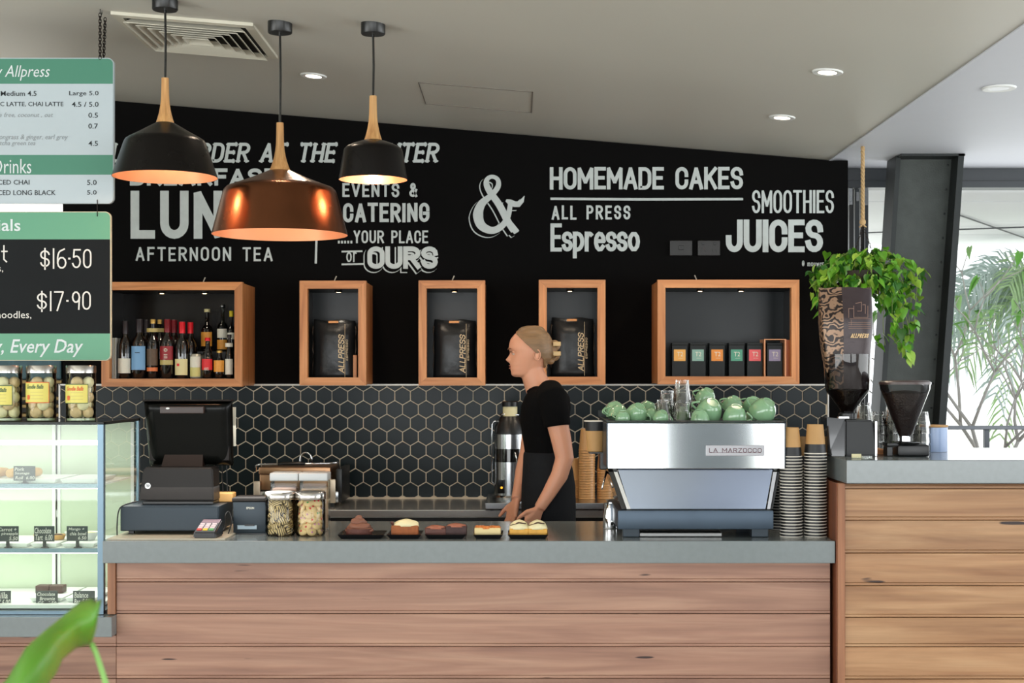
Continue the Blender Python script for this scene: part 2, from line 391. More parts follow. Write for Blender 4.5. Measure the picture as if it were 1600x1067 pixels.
def txt(body, x0, x1, y0, y1, Y, m, parent, name='lettering', shear=0, bold=0, keep=False, f=None):
    """line of type, converted to a thin mesh and fitted to the box"""
    c = bpy.data.curves.new(name, 'FONT'); c.body = body; c.shear = shear; c.offset = bold; c.resolution_u = 2; c.fill_mode = 'FRONT' if hasattr(c, 'fill_mode') else c.fill_mode
    o = bpy.data.objects.new(name, c); COL.objects.link(o)
    dg = bpy.context.evaluated_depsgraph_get(); me = bpy.data.meshes.new_from_object(o.evaluated_get(dg))
    bpy.data.objects.remove(o); bpy.data.curves.remove(c)
    if not me.vertices: return None
    xs = [v.co.x for v in me.vertices]; ys = [v.co.y for v in me.vertices]
    ax, bx, ay, by = min(xs), max(xs), min(ys), max(ys)
    sx = (x1-x0)/max(bx-ax, 1e-6); sy = (y1-y0)/max(by-ay, 1e-6)
    if keep: sx = sy
    g = f or plane(Y); org = ORG[parent.name] if parent is not None else Vector((0, 0, 0))
    for v in me.vertices:
        v.co = g((x0+(v.co.x-ax)*sx, y1-(v.co.y-ay)*sy))-org
    me.materials.clear(); me.materials.append(m); me.name = name
    return link(name, me, parent)
def strokes(name, parent, m, items, f):
    """items: (text,x0,x1,y0,y1,t,kwargs)"""
    mb = MB()
    for it in items:
        kw = it[6] if len(it) > 6 else {}
        letters(mb.bm, *it[:6], f, **kw)
    return mb.build(name, m, parent)

# ================================================================== SETTING
DW, DB = 7.65, 7.95                    # black wall, window line
def ceil_z(x): return 2.667-.0828*(x-1.632)
mb = MB(); mb.box(-6, 7, -4.2, 10.5, -.1, 0)
struct(mb.build('floor', mat('floor_concrete', (172, 166, 156), .5, var=.1, vscale=2)))
mb = MB(); mb.hexa([(-6, -4.2, ceil_z(-6)), (1.632, -4.2, ceil_z(1.632)), (1.632, 10.5, ceil_z(1.632)), (-6, 10.5, ceil_z(-6)),
                    (-6, -4.2, ceil_z(-6)+.12), (1.632, -4.2, ceil_z(1.632)+.12), (1.632, 10.5, ceil_z(1.632)+.12), (-6, 10.5, ceil_z(-6)+.12)])
ceiling = struct(mb.build('ceiling', CEIL))
mb = MB(); mb.box(1.632, 7, -4.2, 8.05, 2.667, 2.787)
ceil2 = struct(mb.build('ceiling_flat', CEIL2))
# crease bead between the two ceilings
mb = MB(); mb.box(1.622, 1.640, -4.2, 7.64, 2.661, 2.6665); struct(mb.build('trim_1', CEIL2))
# access hatch: grey strips coloured as the shade in the joint around a panel
hx0, hx1, hy0, hy1 = -.445, .065, 6.49, 7.0
mb = MB()
for a, b, c, d in ((hx0, hx1, hy0, hy0+.008), (hx0, hx1, hy1-.006, hy1), (hx0, hx0+.004, hy0, hy1), (hx1-.006, hx1, hy0, hy1)):
    mb.hexa([(a, c, ceil_z(a)-.002), (b, c, ceil_z(b)-.002), (b, d, ceil_z(b)-.002), (a, d, ceil_z(a)-.002), (a, c, ceil_z(a)+.01), (b, c, ceil_z(b)+.01), (b, d, ceil_z(b)+.01), (a, d, ceil_z(a)+.01)])
mb.build('hatch_joint_shade', mat('hatch_shadow_bead', (120, 112, 104), .7), ceiling)
# back wall (black, hex tiled below)
XL, XR = (98-CX)*DW/F, (1325-CX)*DW/F
mb = MB()
mb.quadprism([(XL, DW, 0), (XR, DW, 0), (XR, DW, 2.664), (1.632, DW, 2.664), (XL, DW, ceil_z(XL)-.001)], .15)
wall = struct(mb.build('wall_back', BLACK))
# grout bed
zt, zb = P(0, 602, DW).z, P(0, 776, DW).z
xt0, xt1 = P(96, 0, DW).x, P(1292, 0, DW).x
mb = MB(); mb.box(xt0, xt1, DW-.012, DW-.001, zb-.02, zt); gb = mb.build('grout_bed', GROUT, wall)
mb = MB(); mb.box(xt0-.004, xt1+.006, DW-.022, DW-.001, zt, zt+.007); mb.box(xt0-.008, xt0, DW-.022, DW-.001, zb, zt+.007); mb.box(xt1, xt1+.006, DW-.022, DW-.001, zb, zt+.007)
mb.build('tile_edge_strip', mat('edge_strip', (205, 205, 200), .4, .3), wall)
# tiles
pit = 24.45*DW/F; rowp = pit*.866; R = (pit-.0052)/math.sqrt(3)
def clip(poly, ax, val, keep_less):
    out = []
    for i in range(len(poly)):
        a, b = poly[i], poly[(i+1) % len(poly)]
        ia = (a[ax] <= val) if keep_less else (a[ax] >= val); ib = (b[ax] <= val) if keep_less else (b[ax] >= val)
        if ia: out.append(a)
        if ia != ib:
            t = (val-a[ax])/(b[ax]-a[ax]); out.append((a[0]+t*(b[0]-a[0]), a[1]+t*(b[1]-a[1])))
    return out
def tile_bm(bm, poly, cx, cz, dep=0):
    c = Vector((sum(p[0] for p in poly)/len(poly), sum(p[1] for p in poly)/len(poly)))
    bk = [bm.verts.new((p[0], DW-.012, p[1])) for p in poly]
    md = [bm.verts.new((p[0], DW-.0175-dep, p[1])) for p in poly]
    fr = []
    for p in poly:
        q = Vector(p); q = q+(c-q).normalized()*.0022; fr.append(bm.verts.new((q.x, DW-.019-dep, q.y)))
    n = len(poly)
    for A, B in ((bk, md), (md, fr)):
        for i in range(n): bm.faces.new((A[i], A[(i+1) % n], B[(i+1) % n], B[i]))
    bm.faces.new(fr)
proto_t = None; loose = MB(); ntile = 0
x_anchor = P(690.5+12.2, 0, DW).x; z_anchor = P(0, 618.5, DW).z
rows_ = []
for r in range(-1, 9):
    zc = z_anchor-r*rowp
    for k in range(-26, 27):
        xc = x_anchor+k*pit+(pit/2 if r % 2 else 0)
        hexp = [(xc+R*math.sin(PI/3*i), zc+R*math.cos(PI/3*i)) for i in range(6)]
        pl = hexp
        for ax, v, kl in ((0, xt1-.003, True), (0, xt0+.003, False), (1, zt-.002, True), (1, zb, False)):
            pl = clip(pl, ax, v, kl)
            if len(pl) < 3: break
        if len(pl) < 3: continue
        a = 0
        for i in range(len(pl)): a += pl[i][0]*pl[(i+1) % len(pl)][1]-pl[(i+1) % len(pl)][0]*pl[i][1]
        if abs(a)/2 < .0002: continue
        px_, py_ = CX+xc*F/DW, CY-(zc-H)*F/DW
        hidden = (235 < px_ < 352 and py_ > 640) or (px_ > 958 and px_ < 1215 and py_ > 662) or (px_ < 236 and py_ > 662) or (825 < px_ < 885 and py_ > 610) or (395 < px_ < 530 and py_ > 730)
        full = len(pl) == 6 and abs(a)/2 > .9*(3*math.sqrt(3)/2*R*R)
        rows_.append((hidden, not full, xc, zc, pl, hexp))
vis = sorted([q for q in rows_ if not q[0]], key=lambda q: q[1])
hid = [q for q in rows_ if q[0]]
sing = vis[:298]; rest = vis[298:]+hid
for h_, part_, xc, zc, pl, hexp in sing:
    if not part_:
        if proto_t is None:
            t = MB(); tile_bm(t.bm, [(p[0]-xc, p[1]-zc) for p in hexp], 0, 0); proto_t = t.mesh('hex_tile', TILE)
        o = link('hex_tile', proto_t, wall); o.location = (xc, 0, zc)
        o.location.y = random.uniform(-.0008, .0004)
        o.rotation_euler = (random.uniform(-.006, .006), 0, 0)
        # turn about the tile's own plane, not about the world origin
        o.location.z += math.sin(-o.rotation_euler.x)*DW; o.location.y += DW*(1-math.cos(o.rotation_euler.x))
    else:
        t = MB(); tile_bm(t.bm, [(p[0]-xc, p[1]-zc) for p in pl], 0, 0); o = t.build('hex_tile', TILE, wall); o.location = (xc, 0, zc)
for h_, part_, xc, zc, pl, hexp in rest: tile_bm(loose.bm, pl, 0, 0)
tag(loose.build('hex_tiles_rest', TILE, wall), kind='stuff')

# painted lettering on the wall
wf = plane(DW-.0025)
strokes('lettering_order', wall, LETTER, [("PLEASE ORDER AT THE COUNTER", 153, 688, 223, 254, 5.0, dict(slant=.18, slab=True, gap=2.4))], wf)
strokes('lettering_lunch', wall, LETTER, [
    ("BREAKFAST", 203, 436, 263, 290, 5.8, dict(gap=3.6)), ("LUNCH", 204, 452, 298, 373, 13.5, dict(gap=8))], wf)
strokes('lettering_tea', wall, LETTER, [("AFTERNOON TEA", 212, 426, 386, 408, 3.2, dict(gap=4.4, jitter=.4))], wf)
strokes('lettering_events', wall, LETTER, [("EVENTS &", 535, 652, 286, 308, 3.6, dict(gap=3.2, jitter=.4)), ("CATERING", 536, 671, 317, 347, 5.2, dict(gap=2.4, jitter=.4)),
    (".....YOUR PLACE", 528, 669, 360, 380, 2.9, dict(gap=2.0)), ("or", 541, 558, 386.5, 409.5, 2.2, dict(gap=2))], wf)
mb = MB()
for a, b, y, w in ((535, 565, 393, 1.3), (535, 568, 413, 1.3)): ribbon(mb.bm, [(a, y), (b, y-.5)], w, wf)
ribbon(mb.bm, [(494.5, 374), (493.5, 410)], 1.7, wf)
ribbon(mb.bm, [(860, 310.5), (1000, 311.5), (1161, 311)], [1.8, 2.1, 1.9], wf)
mb.build('lettering_rule', LETTER, wall)
strokes('lettering_ours', wall, LETTER, [("OURS", 574, 684, 385, 420, 7.5, dict(gap=1))], wf)
# outlined drop shadow of OURS: white rim, black fill, under the white letters
strokes('lettering_ours_rim', wall, LETTER, [("OURS", 568, 684, 386, 426.5, 11, dict(gap=-2.5))], plane(DW-.0008))
strokes('lettering_ours_gap', wall, BLACK, [("OURS", 569.6, 685, 384.5, 425, 9.6, dict(gap=-1.1))], plane(DW-.0016))
strokes('lettering_cakes', wall, LETTER, [("HOMEMADE CAKES", 859, 1161, 261, 296, 5.7, dict(gap=1.6, jitter=.3)), ("ALL PRESS", 862, 985, 321, 343, 3.5, dict(gap=3.6, jitter=.4)),
    ("Espresso", 860, 1000, 349, 393, 6.2, dict(gap=.0))], wf)
strokes('lettering_juices', wall, LETTER, [("SMOOTHIES", 1175, 1303, 297, 333, 3.8, dict(gap=1.8)), ("JUICES", 1134, 1286, 343, 394, 9, dict(gap=1.2))], wf)
strokes('lettering_signature', wall, LETTER, [("@ mouwart.", 1253, 1293, 407, 416, 1.0, dict(gap=.9))], wf)
# ampersand with swelling strokes and a fine outline shadow
def amp(bm, dx, dy, k, f):
    pts = [(803, 361), (793, 345), (780, 320), (765, 299), (760, 287), (762, 279), (770, 276), (778, 281), (778, 292), (768, 305), (753, 318), (747, 335), (752, 352), (768, 360), (783, 354), (793, 340), (797, 322), (797, 314)]
    w = [5, 5.5, 5.5, 5, 4.5, 3.4, 3, 3.4, 4.2, 4, 6, 8, 7, 5.5, 5, 4.2, 3.8, 3.6]
    sm = []; sw = []
    for i in range(len(pts)-1):
        p0 = Vector(pts[max(i-1, 0)]); p1 = Vector(pts[i]); p2 = Vector(pts[i+1]); p3 = Vector(pts[min(i+2, len(pts)-1)])
        for s_ in range(5):
            t = s_/5; sm.append(.5*((2*p1)+(p2-p0)*t+(2*p0-5*p1+4*p2-p3)*t*t+(3*p1-p0-3*p2+p3)*t**3)+Vector((dx, dy))); sw.append(w[i]+(w[i+1]-w[i])*t+k)
    sm.append(Vector(pts[-1])+Vector((dx, dy))); sw.append(w[-1]+k)
    ribbon(bm, sm, sw, f)
    ribbon(bm, [Vector(q)+Vector((dx, dy)) for q in ((790.5, 313), (797, 316), (804, 319), (810, 319), (815.5, 314), (819.4, 306))], [1.8+k, 4.6+k, 4.4+k, 4.3+k, 3.2+k, .4+k], f)
    ribbon(bm, [Vector(q)+Vector((dx, dy)) for q in ((798, 350), (806, 360), (802, 364))], [4+k, 4+k, 2.5+k], f)
mb = MB(); amp(mb.bm, 0, 0, 0, wf); mb.build('lettering_ampersand', LETTER, wall)
mb = MB(); amp(mb.bm, -6, 5.5, .8, plane(DW-.0008)); mb.build('lettering_ampersand_rim', LETTER, wall)
mb = MB(); amp(mb.bm, -4.6, 4.4, .6, plane(DW-.0016)); mb.build('lettering_ampersand_gap', BLACK, wall)

# side walls, rear wall with wide openings, kitchen behind the black wall's left end
WALLP = mat('wall_paint', (176, 172, 162), .7, var=.03)
mb = MB(); mb.box(-6.1, -6, 3.9, 10.5, 0, 3.35); mb.box(-6.1, -6, -4.2, 3.9, 2.6, 3.35); mb.box(-6.1, -6, -4.2, -3.5, 0, 2.6); mb.box(-6.1, -6, -3.5, 3.9, 0, .25); struct(mb.build('wall_left', WALLP))
mb = MB(); mb.box(-6, 7, -4.2, -4.05, 2.62, 3.35)
for a, b in ((-6, -5.7), (1.45, 2.35), (6.3, 7)): mb.box(a, b, -4.2, -4.05, 0, 2.62)
mb.box(-6, 7, -4.2, -4.05, 0, .3)
struct(mb.build('wall_rear', mat('wall_rear_paint', (140, 150, 156), .7)))
mb = MB(); mb.box(6.5, 6.6, -4.2, .6, 0, 2.667); mb.box(6.5, 6.6, 7.4, 8.05, 0, 2.667); mb.box(6.5, 6.6, .6, 7.4, 0, .3); struct(mb.build('wall_right', WALLP))
mb = MB(); mb.box(-6, XL, 10.2, 10.3, 0, 3.4); mb.box(-6, -3.2, 10.19, 10.2, 0, 3.3)
struct(mb.build('wall_kitchen', mat('kitchen_paint', (58, 56, 52), .7)))
mb = MB(); mb.box(XL, XL+.1, DW+.15, 10.5, 0, 2.99); struct(mb.build('wall_kitchen_side', BLACK))

# window line at the right: head beam, folding frames, slab ceiling outside
mb = MB(); mb.box(XR, 6.9, DB, DB+.12, 2.562, 2.666, .003); mb.box(XR, 6.9, DB-.01, DB, 2.60, 2.606)
struct(mb.build('trim_2', FRAMEM))
mb = MB(); mb.box(XR-.01, 6.5, DB, DB+.1, 0, 1.0); struct(mb.build('wall_sill', mat('sill_paint', (60, 62, 62), .6)))
w1 = thing('window_1', None, None, (XR, DB, 1.0)); w1['kind'] = 'structure'
fx = [(1327, 1334), (1336, 1343), (1345, 1351), (1352, 1357)]
for i, (a, b) in enumerate(fx):
    y = DB+.02+.02*i
    xa, xb = P(a, 0, y).x, P(b, 0, y).x
    mb = MB(); mb.box(xa, xb, y, y+.045, 1.0, 2.56, .003); o = mb.build('frame_stile', FRAMEM if i % 2 else DARK, w1)
for a, b, y0, y1 in ((1326, 1332, 294, 320), (1338, 1342, 300, 314), (1350, 1356, 294, 320)):
    mb = MB(); mb.box(P(a, 0, 7.94).x, P(b, 0, 7.94).x, 7.935, 7.955, P(0, y1, 7.94).z, P(0, y0, 7.94).z, .002)
    for yy in (y0+5, (y0+y1)/2, y1-5): mb.ball((P((a+b)/2, 0, 7.94).x, 7.934, P(0, yy, 7.94).z), .003, u=8, v=6)
    mb.build('hinge', mat('hinge_steel', (150, 152, 155), .4, .8), w1)

# steel column leaning beside the window
YC = 7.55
cf = thing('steel_column', 'dark riveted steel column leaning beside the bright window', 'column', P(1430, 590, YC))
def lean(mb, xa0, xa1, xb0, xb1, y0, y1, zt_=2.666, zb_=0.0):
    """slab whose left/right edges run from xa (top) to xb (at pixel row 640), extended to the floor"""
    S_ = YC/F; zr = H-(640-CY)*S_
    def at(xt, xb, z): return ((xb-CX)*S_)+((xt-CX)*S_-(xb-CX)*S_)*(z-zr)/(P(0, 257, YC).z-zr)
    mb.hexa([(at(xa0, xb0, zb_), y0, zb_), (at(xa1, xb1, zb_), y0, zb_), (at(xa1, xb1, zb_), y1, zb_), (at(xa0, xb0, zb_), y1, zb_),
             (at(xa0, xb0, zt_), y0, zt_), (at(xa1, xb1, zt_), y0, zt_), (at(xa1, xb1, zt_), y1, zt_), (at(xa0, xb0, zt_), y1, zt_)])
mb = MB(); lean(mb, 1402, 1490, 1378, 1462, YC, YC+.02); mb.build('web', mat('column_web', (70, 75, 72), .5, .25, var=.35, vscale=14, bump=.3, bscale=150), cf)
mb = MB(); lean(mb, 1486, 1495, 1458, 1469, YC-.12, YC+.14); mb.build('flange', DMETAL, cf)
mb = MB(); lean(mb, 1396, 1403, 1371, 1379, YC-.05, YC+.14); mb.build('flange', DMETAL, cf)
mb = MB(); lean(mb, 1399, 1497, 1400, 1497, YC-.12, YC+.14, 2.666, 2.655); mb.build('cap_plate', DMETAL, cf)
mb = MB()
for i in range(18):
    z = .5+i*.125
    S_ = YC/F; k = (z-P(0, 640, YC).z)/(P(0, 257, YC).z-P(0, 640, YC).z); mb.ball(((1455+k*26-CX)*S_, YC-.001, z), .006, (1, .6, 1), u=8, v=6)
mb.build('rivets', DMETAL, cf)

# outside: soffit panels, ground
AWN = mat('soffit_panel', (236, 238, 244), .7)
sf = thing('ceiling_outside', None, None, (1.7, 8.1, 2.72)); sf['kind'] = 'structure'
for a, b in ((8.1, 9.72), (9.75, 10.98), (11.01, 12.0), (12.03, 12.95)):
    mb = MB(); mb.box(-.5, 9, a, b, 2.70+.003*(a > 11), 2.76, .004); mb.build('soffit_panel', AWN, sf)
mb = MB(); mb.box(-.5, 9, 8.1, 12.95, 2.755, 2.80); mb.build('soffit_backing', DMETAL, sf)
mb = MB(); mb.tube([(2.0, 8.6, 2.69), (4.6, 12.8, 2.69)], .006, 6); mb.tube([(2.2, 11.9, 2.685), (6.5, 10.2, 2.685)], .006, 6); tag(mb.build('cable', mat('cable_grey', (90, 92, 96), .6)), 'thin grey cables strung under the pale outdoor soffit', 'cable')
mb = MB(); mb.box(-30, 40, 10.6, 60, -.25, -.12); mb.box(7, 40, -30, 10.6, -.25, -.12); mb.box(-40, 7, -40, -4.3, -.25, -.12)
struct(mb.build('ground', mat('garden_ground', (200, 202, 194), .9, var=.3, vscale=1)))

exec_later = []
# ================================================================== COUNTER AND BAR
YF = 5.2; S0 = F/YF
def Z(y, Y=YF): return H-(y-CY)*Y/F
def X(x, Y=YF): return (x-CX)*Y/F
zc_ = .95
mb = MB(); mb.box(X(160), X(1305), YF, YF+.72, Z(880), zc_, .003)
tag(mb.build('worktop', SLAB), 'long grey stone worktop of the low service counter', 'countertop')
mb = MB(); mb.box(X(-260), X(177), YF-.02, YF+.62, Z(994), Z(963), .003)
tag(mb.build('ledge', SLAB), 'grey stone ledge carrying the glass display case', 'countertop')
mb = MB(); mb.box(X(1318), 3.4, YF-.05, YF+.85, Z(754), 1.24, .003)
tag(mb.build('bar_worktop', SLAB), 'raised grey stone bar top under the coffee grinders', 'countertop')
zbar = 1.24
ctr = thing('service_counter', 'low counter front of horizontal pinkish brown timber boards', 'counter', (0, YF+.04, 0))
def plank(name, m, parent, x0, x1, z0, z1, y):
    """shiplap board: proud face, recessed lip along its lower edge"""
    mb = MB(); mb.box(x0, x1, y, y+.02, z0+.011, z1-.0008, .0016, 1); mb.box(x0, x1, y+.0025, y+.02, z0+.0008, z0+.010, .0008, 1)
    cx, cz = (x0+x1)/2, (z0+z1)/2
    bmesh.ops.translate(mb.bm, vec=(-cx, 0, -cz), verts=mb.bm.verts)
    o = link(name, mb.mesh(name, m), parent); o.location = Vector((cx, 0, cz))-ORG[parent.name]
    return o
edges = [880, 911.5, 961.5, 1013.2, 1063.5, 1114, 1165, 1216, 1262]
for a, b in zip(edges, edges[1:]):
    plank('plank', BOARDP, ctr, X(177), X(1301), Z(b), Z(a)-.0005, YF+.04)
mb = MB(); mb.box(X(164), X(1303), YF+.062, YF+.66, 0, Z(881)); mb.build('carcass', TRIMW, ctr)
mb = MB(); mb.box(X(164), X(176.5), YF+.03, YF+.06, Z(962), Z(881), .002); mb.build('end_trim', TRIML, ctr)
lcb = thing('display_plinth', 'timber boards below the grey ledge, left of the counter', 'counter', (-2, YF+.04, 0))
for a, b in ((995, 1013.2), (1013.2, 1063.5), (1063.5, 1114), (1114, 1165), (1165, 1216), (1216, 1262)):
    plank('plank', BOARDP, lcb, X(-260), X(176.5), Z(b), Z(a)-.0005, YF+.04)
mb = MB(); mb.box(X(-258), X(163), YF+.062, YF+.56, 0, Z(995)); mb.build('carcass', TRIMW, lcb)
bar = thing('coffee_bar', 'taller bar front of horizontal golden brown timber boards', 'counter', (1.2, YF, 0))
be = [756, 763.5, 812.5, 864, 915, 964.5, 1010.5, 1061, 1112, 1162, 1212, 1262]
for a, b in zip(be, be[1:]):
    plank('plank', BOARDT, bar, X(1320), 3.3, Z(b), Z(a)-.0005, YF)
mb = MB(); mb.box(X(1320), 3.3, YF+.022, YF+.7, 0, Z(755)); mb.build('carcass', TRIMW, bar)
mb = MB(); mb.box(X(1308), X(1319.5), YF-.012, YF+.03, 0, Z(755), .002); mb.build('corner_post', TRIML, bar)
mb = MB(); mb.box(X(1306.5), X(1309), YF+.0, YF+.7, 0, Z(755)); mb.build('side_panel', TRIMW, bar)

# back bench
YB = 6.98
bench = thing('back_bench', 'stainless back bench below the hexagon tiles', 'bench', (0, 7.3, 0))
mb = MB(); mb.box(-2.3, 1.75, YB, DW-.025, .862, .90, .004); mb.build('bench_top', mat('bench_top', (190, 190, 188), .2, .75), bench)
mb = MB(); mb.box(-2.3, 1.75, YB+.03, DW-.03, .1, .86); mb.build('bench_cabinet', DARK, bench)
mb = MB(); mb.box(-1.3, -.2, YB-.06, YB+.02, .79, .81, .004); mb.box(-1.3, -.2, YB-.06, YB-.05, .79, .83, .002); mb.build('bench_rail', mat('rail_steel', (190, 192, 194), .35, .6), bench)
YS = 6.97
stand = thing('steel_stand', 'low stainless stand raising the urn and cup stacks', 'stand', (0, 7.2, .9))
mb = MB(); mb.box(X(758, YS), X(950, YS), YS-.02, 7.5, .905, .935, .003); mb.build('stand_top', STEEL, stand)
mb = MB(); mb.box(X(766, YS), X(771, YS), YS-.01, YS+.02, .9001, .905); mb.box(X(935, YS), X(940, YS), YS-.01, YS+.02, .9001, .905); mb.build('stand_feet', DARK, stand)
zs = .935

# ================================================================== WALL CABINETS
ybx, ybb = 7.28, DW-.003
def cabinet(x0, x1, y0, y1, label, spots, inner, backm):
    Sx = lambda x: X(x, ybx); a, b, zt_, zb_ = Sx(x0), Sx(x1), Z(y0, ybx), Z(y1, ybx); t = 12.4*ybx/F
    o = thing('wall_cabinet', label, 'cabinet', ((a+b)/2, ybx, zb_), 'oak framed cabinets on the black wall')
    for nm, q, m in (('frame_rail', [(a, ybx, zt_), (b, ybx, zt_), (b-t, ybx, zt_-t), (a+t, ybx, zt_-t)], OAK), ('frame_rail', [(a, ybx, zb_), (b, ybx, zb_), (b-t, ybx, zb_+t), (a+t, ybx, zb_+t)], OAK),
                     ('frame_stile', [(a, ybx, zb_+.0005), (a, ybx, zt_-.0005), (a+t-.0004, ybx, zt_-t), (a+t-.0004, ybx, zb_+t)], OAKV), ('frame_stile', [(b, ybx, zb_+.0005), (b, ybx, zt_-.0005), (b-t+.0004, ybx, zt_-t), (b-t+.0004, ybx, zb_+t)], OAKV)):
        mb = MB(); mb.quadprism(q, .045); mb.build(nm, m, o)
    mb = MB(); w = .012; y0_ = ybx+.0455
    mb.box(a+.004, a+w, y0_, ybb, zb_+.004, zt_-.004); mb.build('side_panel', OAKV, o)
    mb = MB(); mb.box(b-w, b-.004, y0_, ybb, zb_+.004, zt_-.004); mb.build('side_panel', OAKV, o)
    CI = mat('cabinet_inner', (14, 13, 13), .3)
    mb = MB(); mb.box(a+w, b-w, y0_, ybb, zb_+.004, zb_+t); mb.build('bottom_board', CI, o)
    mb = MB(); mb.box(a+w, b-w, y0_, ybb, zt_-t, zt_-.004); mb.build('top_board', CI, o)
    mb = MB(); mb.box(a+w, b-w, ybb-.014, ybb-.002, zb_+t, zt_-t); mb.build('back_panel', backm, o)
    mb = MB(); mb.box(a+w, a+w+.004, y0_, ybb-.015, zb_+t, zt_-t); mb.build('lining', CI, o)
    mb = MB(); mb.box(b-w-.004, b-w, y0_, ybb-.015, zb_+t, zt_-t); mb.build('lining', CI, o)
    for sx in spots:
        c = Vector((Sx(sx), ybx+.13, zt_-t))
        mb = MB(); mb.lathe([(0, -.001), (.018, -.001), (.02, -.008), (.014, -.011), (0, -.011)], c, 20); so = mb.build('cabinet_spot', CHROME, o, 40)
        mb = MB(); mb.lathe([(0, -.0115), (.011, -.0115)], c, 16); mb.build('lens', mat('cabinet_led', (255, 225, 185), .5, emit=8), so)
        spot('cabinet_spot_light', c+Vector((0, 0, -.03)), inner, (1, .87, .7), 2.1, .8, .012)
    return o
BKT = mat('cabinet_back_teal', (19, 26, 29), .3, spec=.35, var=.25, vscale=6)
BKD = mat('cabinet_back_dark', (16, 12, 11), .25)
cabinet(158.5, 378.6, 440.5, 604, 'wide oak cabinet holding wine bottles, left end of wall', (243, 311), .35, BKD)
cabinet(468, 572, 438.5, 602, 'narrow oak cabinet with coffee bag, nearest the bottle cabinet', (524,), .5, BKT)
cabinet(654, 758, 438, 602.2, 'middle narrow oak cabinet with coffee bag', (708,), .5, BKT)
cabinet(842, 946, 437, 601, "narrow oak cabinet with coffee bag behind the woman's head", (892,), .5, BKT)
cabinet(1027.5, 1249, 437, 600.5, 'wide oak cabinet holding a row of black tea boxes', (1099, 1164), .45, BKT)
zf = Z(604, ybx)+12.4*ybx/F+.0005          # inside floor of the cabinets
zf2 = Z(601, ybx)+12.4*ybx/F+.0005
# stray cable ends on top of cabinets
for x, y, d in ((317, 440.5, 3), (522, 438.5, 3), (706, 438, 3), (1089, 437, -3)):
    p = P(x, y, 7.4)
    p.z = Z(y, ybx)+.001
    mb = MB(); mb.tube([p, p+Vector((.004*d/3, 0, .012)), p+Vector((.012*d/3, 0, .03))], .003, 6)
    tag(mb.build('cable_end', mat('cable_white', (190, 180, 165), .6)), {317: 'pale cable end on top of bottle cabinet', 522: 'pale cable end above the leftmost coffee bag cabinet', 706: 'pale cable end above the middle coffee bag cabinet', 1089: 'pale cable end above the tea box cabinet'}[x], 'cable')
# sockets
for x, lab in ((1063.5, 'black wall switch plate left of the double socket'), (1107, 'black double socket plate below the cakes lettering')):
    o = thing('wall_socket', lab, 'socket', P(x, 388, DW))
    mb = MB(); a, b = X(x-17.5, DW), X(x+17.5, DW); mb.box(a, b, DW-.02, DW-.001, Z(400, DW), Z(376, DW), .003); mb.build('plate', mat('socket_black', (20, 18, 17), .35), o)
    mb = MB()
    if x > 1080:
        for s_ in (-9, 9):
            for q in (-3.2, 3.2): mb.box(X(x+s_+q-.8, DW), X(x+s_+q+.8, DW), DW-.023, DW-.0201, Z(394, DW), Z(390, DW))
            mb.box(X(x+s_-2, DW), X(x+s_+2, DW), DW-.025, DW-.0201, Z(383, DW), Z(379, DW), .001)
    else: mb.box(X(x-4, DW), X(x+4, DW), DW-.026, DW-.0201, Z(391, DW), Z(384, DW), .002)
    mb.build('switches', DARK, o)

# ---------------------------------------------------------------- bottles
BOT = mat('bottle_glass_dark', (14, 10, 9), .06, coat=1)
BOTC = glass('bottle_glass_clear', (190, 195, 190), 1, 1.5)
def cyl_label(o, r, z0, z1, m, name='paper_label', a0=-150, a1=-30, n=12):
    mb = MB(); rows = []
    for i in range(n+1):
        a = math.radians(a0+(a1-a0)*i/n); c, s_ = math.cos(a)*r, math.sin(a)*r
        rows.append((mb.bm.verts.new((c, s_, z0)), mb.bm.verts.new((c, s_, z1))))
    for a, b in zip(rows, rows[1:]): mb.bm.faces.new((a[0], b[0], b[1], a[1]))
    return mb.build(name, m, o, True, world=False)
def bottle(px_, ytop, Yd, rpx, label, kind='wine', cap=None, labels=(), z0=None, gl=None):
    z = z0 if z0 is not None else zf
    loc = Vector((X(px_, Yd), Yd, z)); o = thing('bottle', label, 'bottle', loc, 'bottles in the left wall cabinet')
    h = Z(ytop, Yd)-z; r = rpx*Yd/F
    if kind == 'wine': pr = [(0, 0), (r*.9, 0), (r, .006), (r, h*.58), (r*.85, h*.66), (r*.42, h*.73), (r*.36, h*.78), (r*.36, h*.97), (r*.42, h*.975), (r*.42, h), (0, h)]
    elif kind == 'beer': pr = [(0, 0), (r*.9, 0), (r, .005), (r, h*.52), (r*.75, h*.64), (r*.42, h*.76), (r*.36, h*.96), (r*.45, h*.965), (r*.45, h), (0, h)]
    elif kind == 'spirit': pr = [(0, 0), (r*.9, 0), (r, .006), (r, h*.5), (r*.8, h*.58), (r*.35, h*.64), (r*.3, h*.93), (r*.42, h*.94), (r*.42, h), (0, h)]
    mb = MB(); mb.lathe(pr, (0, 0, 0), 24); mb.build('glass_body', gl or BOT, o, 50, world=False)
    if cap:
        f0, f1, m = cap; rr = {'wine': .44, 'beer': .5, 'spirit': .5}[kind]*r
        mb = MB(); mb.lathe([(rr*.97, h*f0), (rr, h*f1-.002), (rr*.9, h*f1+.001), (0, h*f1+.001)], (0, 0, 0), 20); mb.build('cap', m, o, 50, world=False)
    for ya, yb, m in labels:
        cyl_label(o, r+.0008, Z(yb, Yd)-z, Z(ya, Yd)-z, m)
    return o, r
LW = mat('label_white', (225, 222, 205), .5, var=.08, vscale=90); LB = mat('label_blue', (120, 168, 210), .5); LBR = mat('label_brown', (92, 70, 50), .5, var=.4, vscale=60)
LR = mat('label_wine_red', (150, 30, 38), .5); LGO = mat('label_gold', (188, 168, 100), .4); LOR = mat('label_orange', (225, 120, 60), .5)
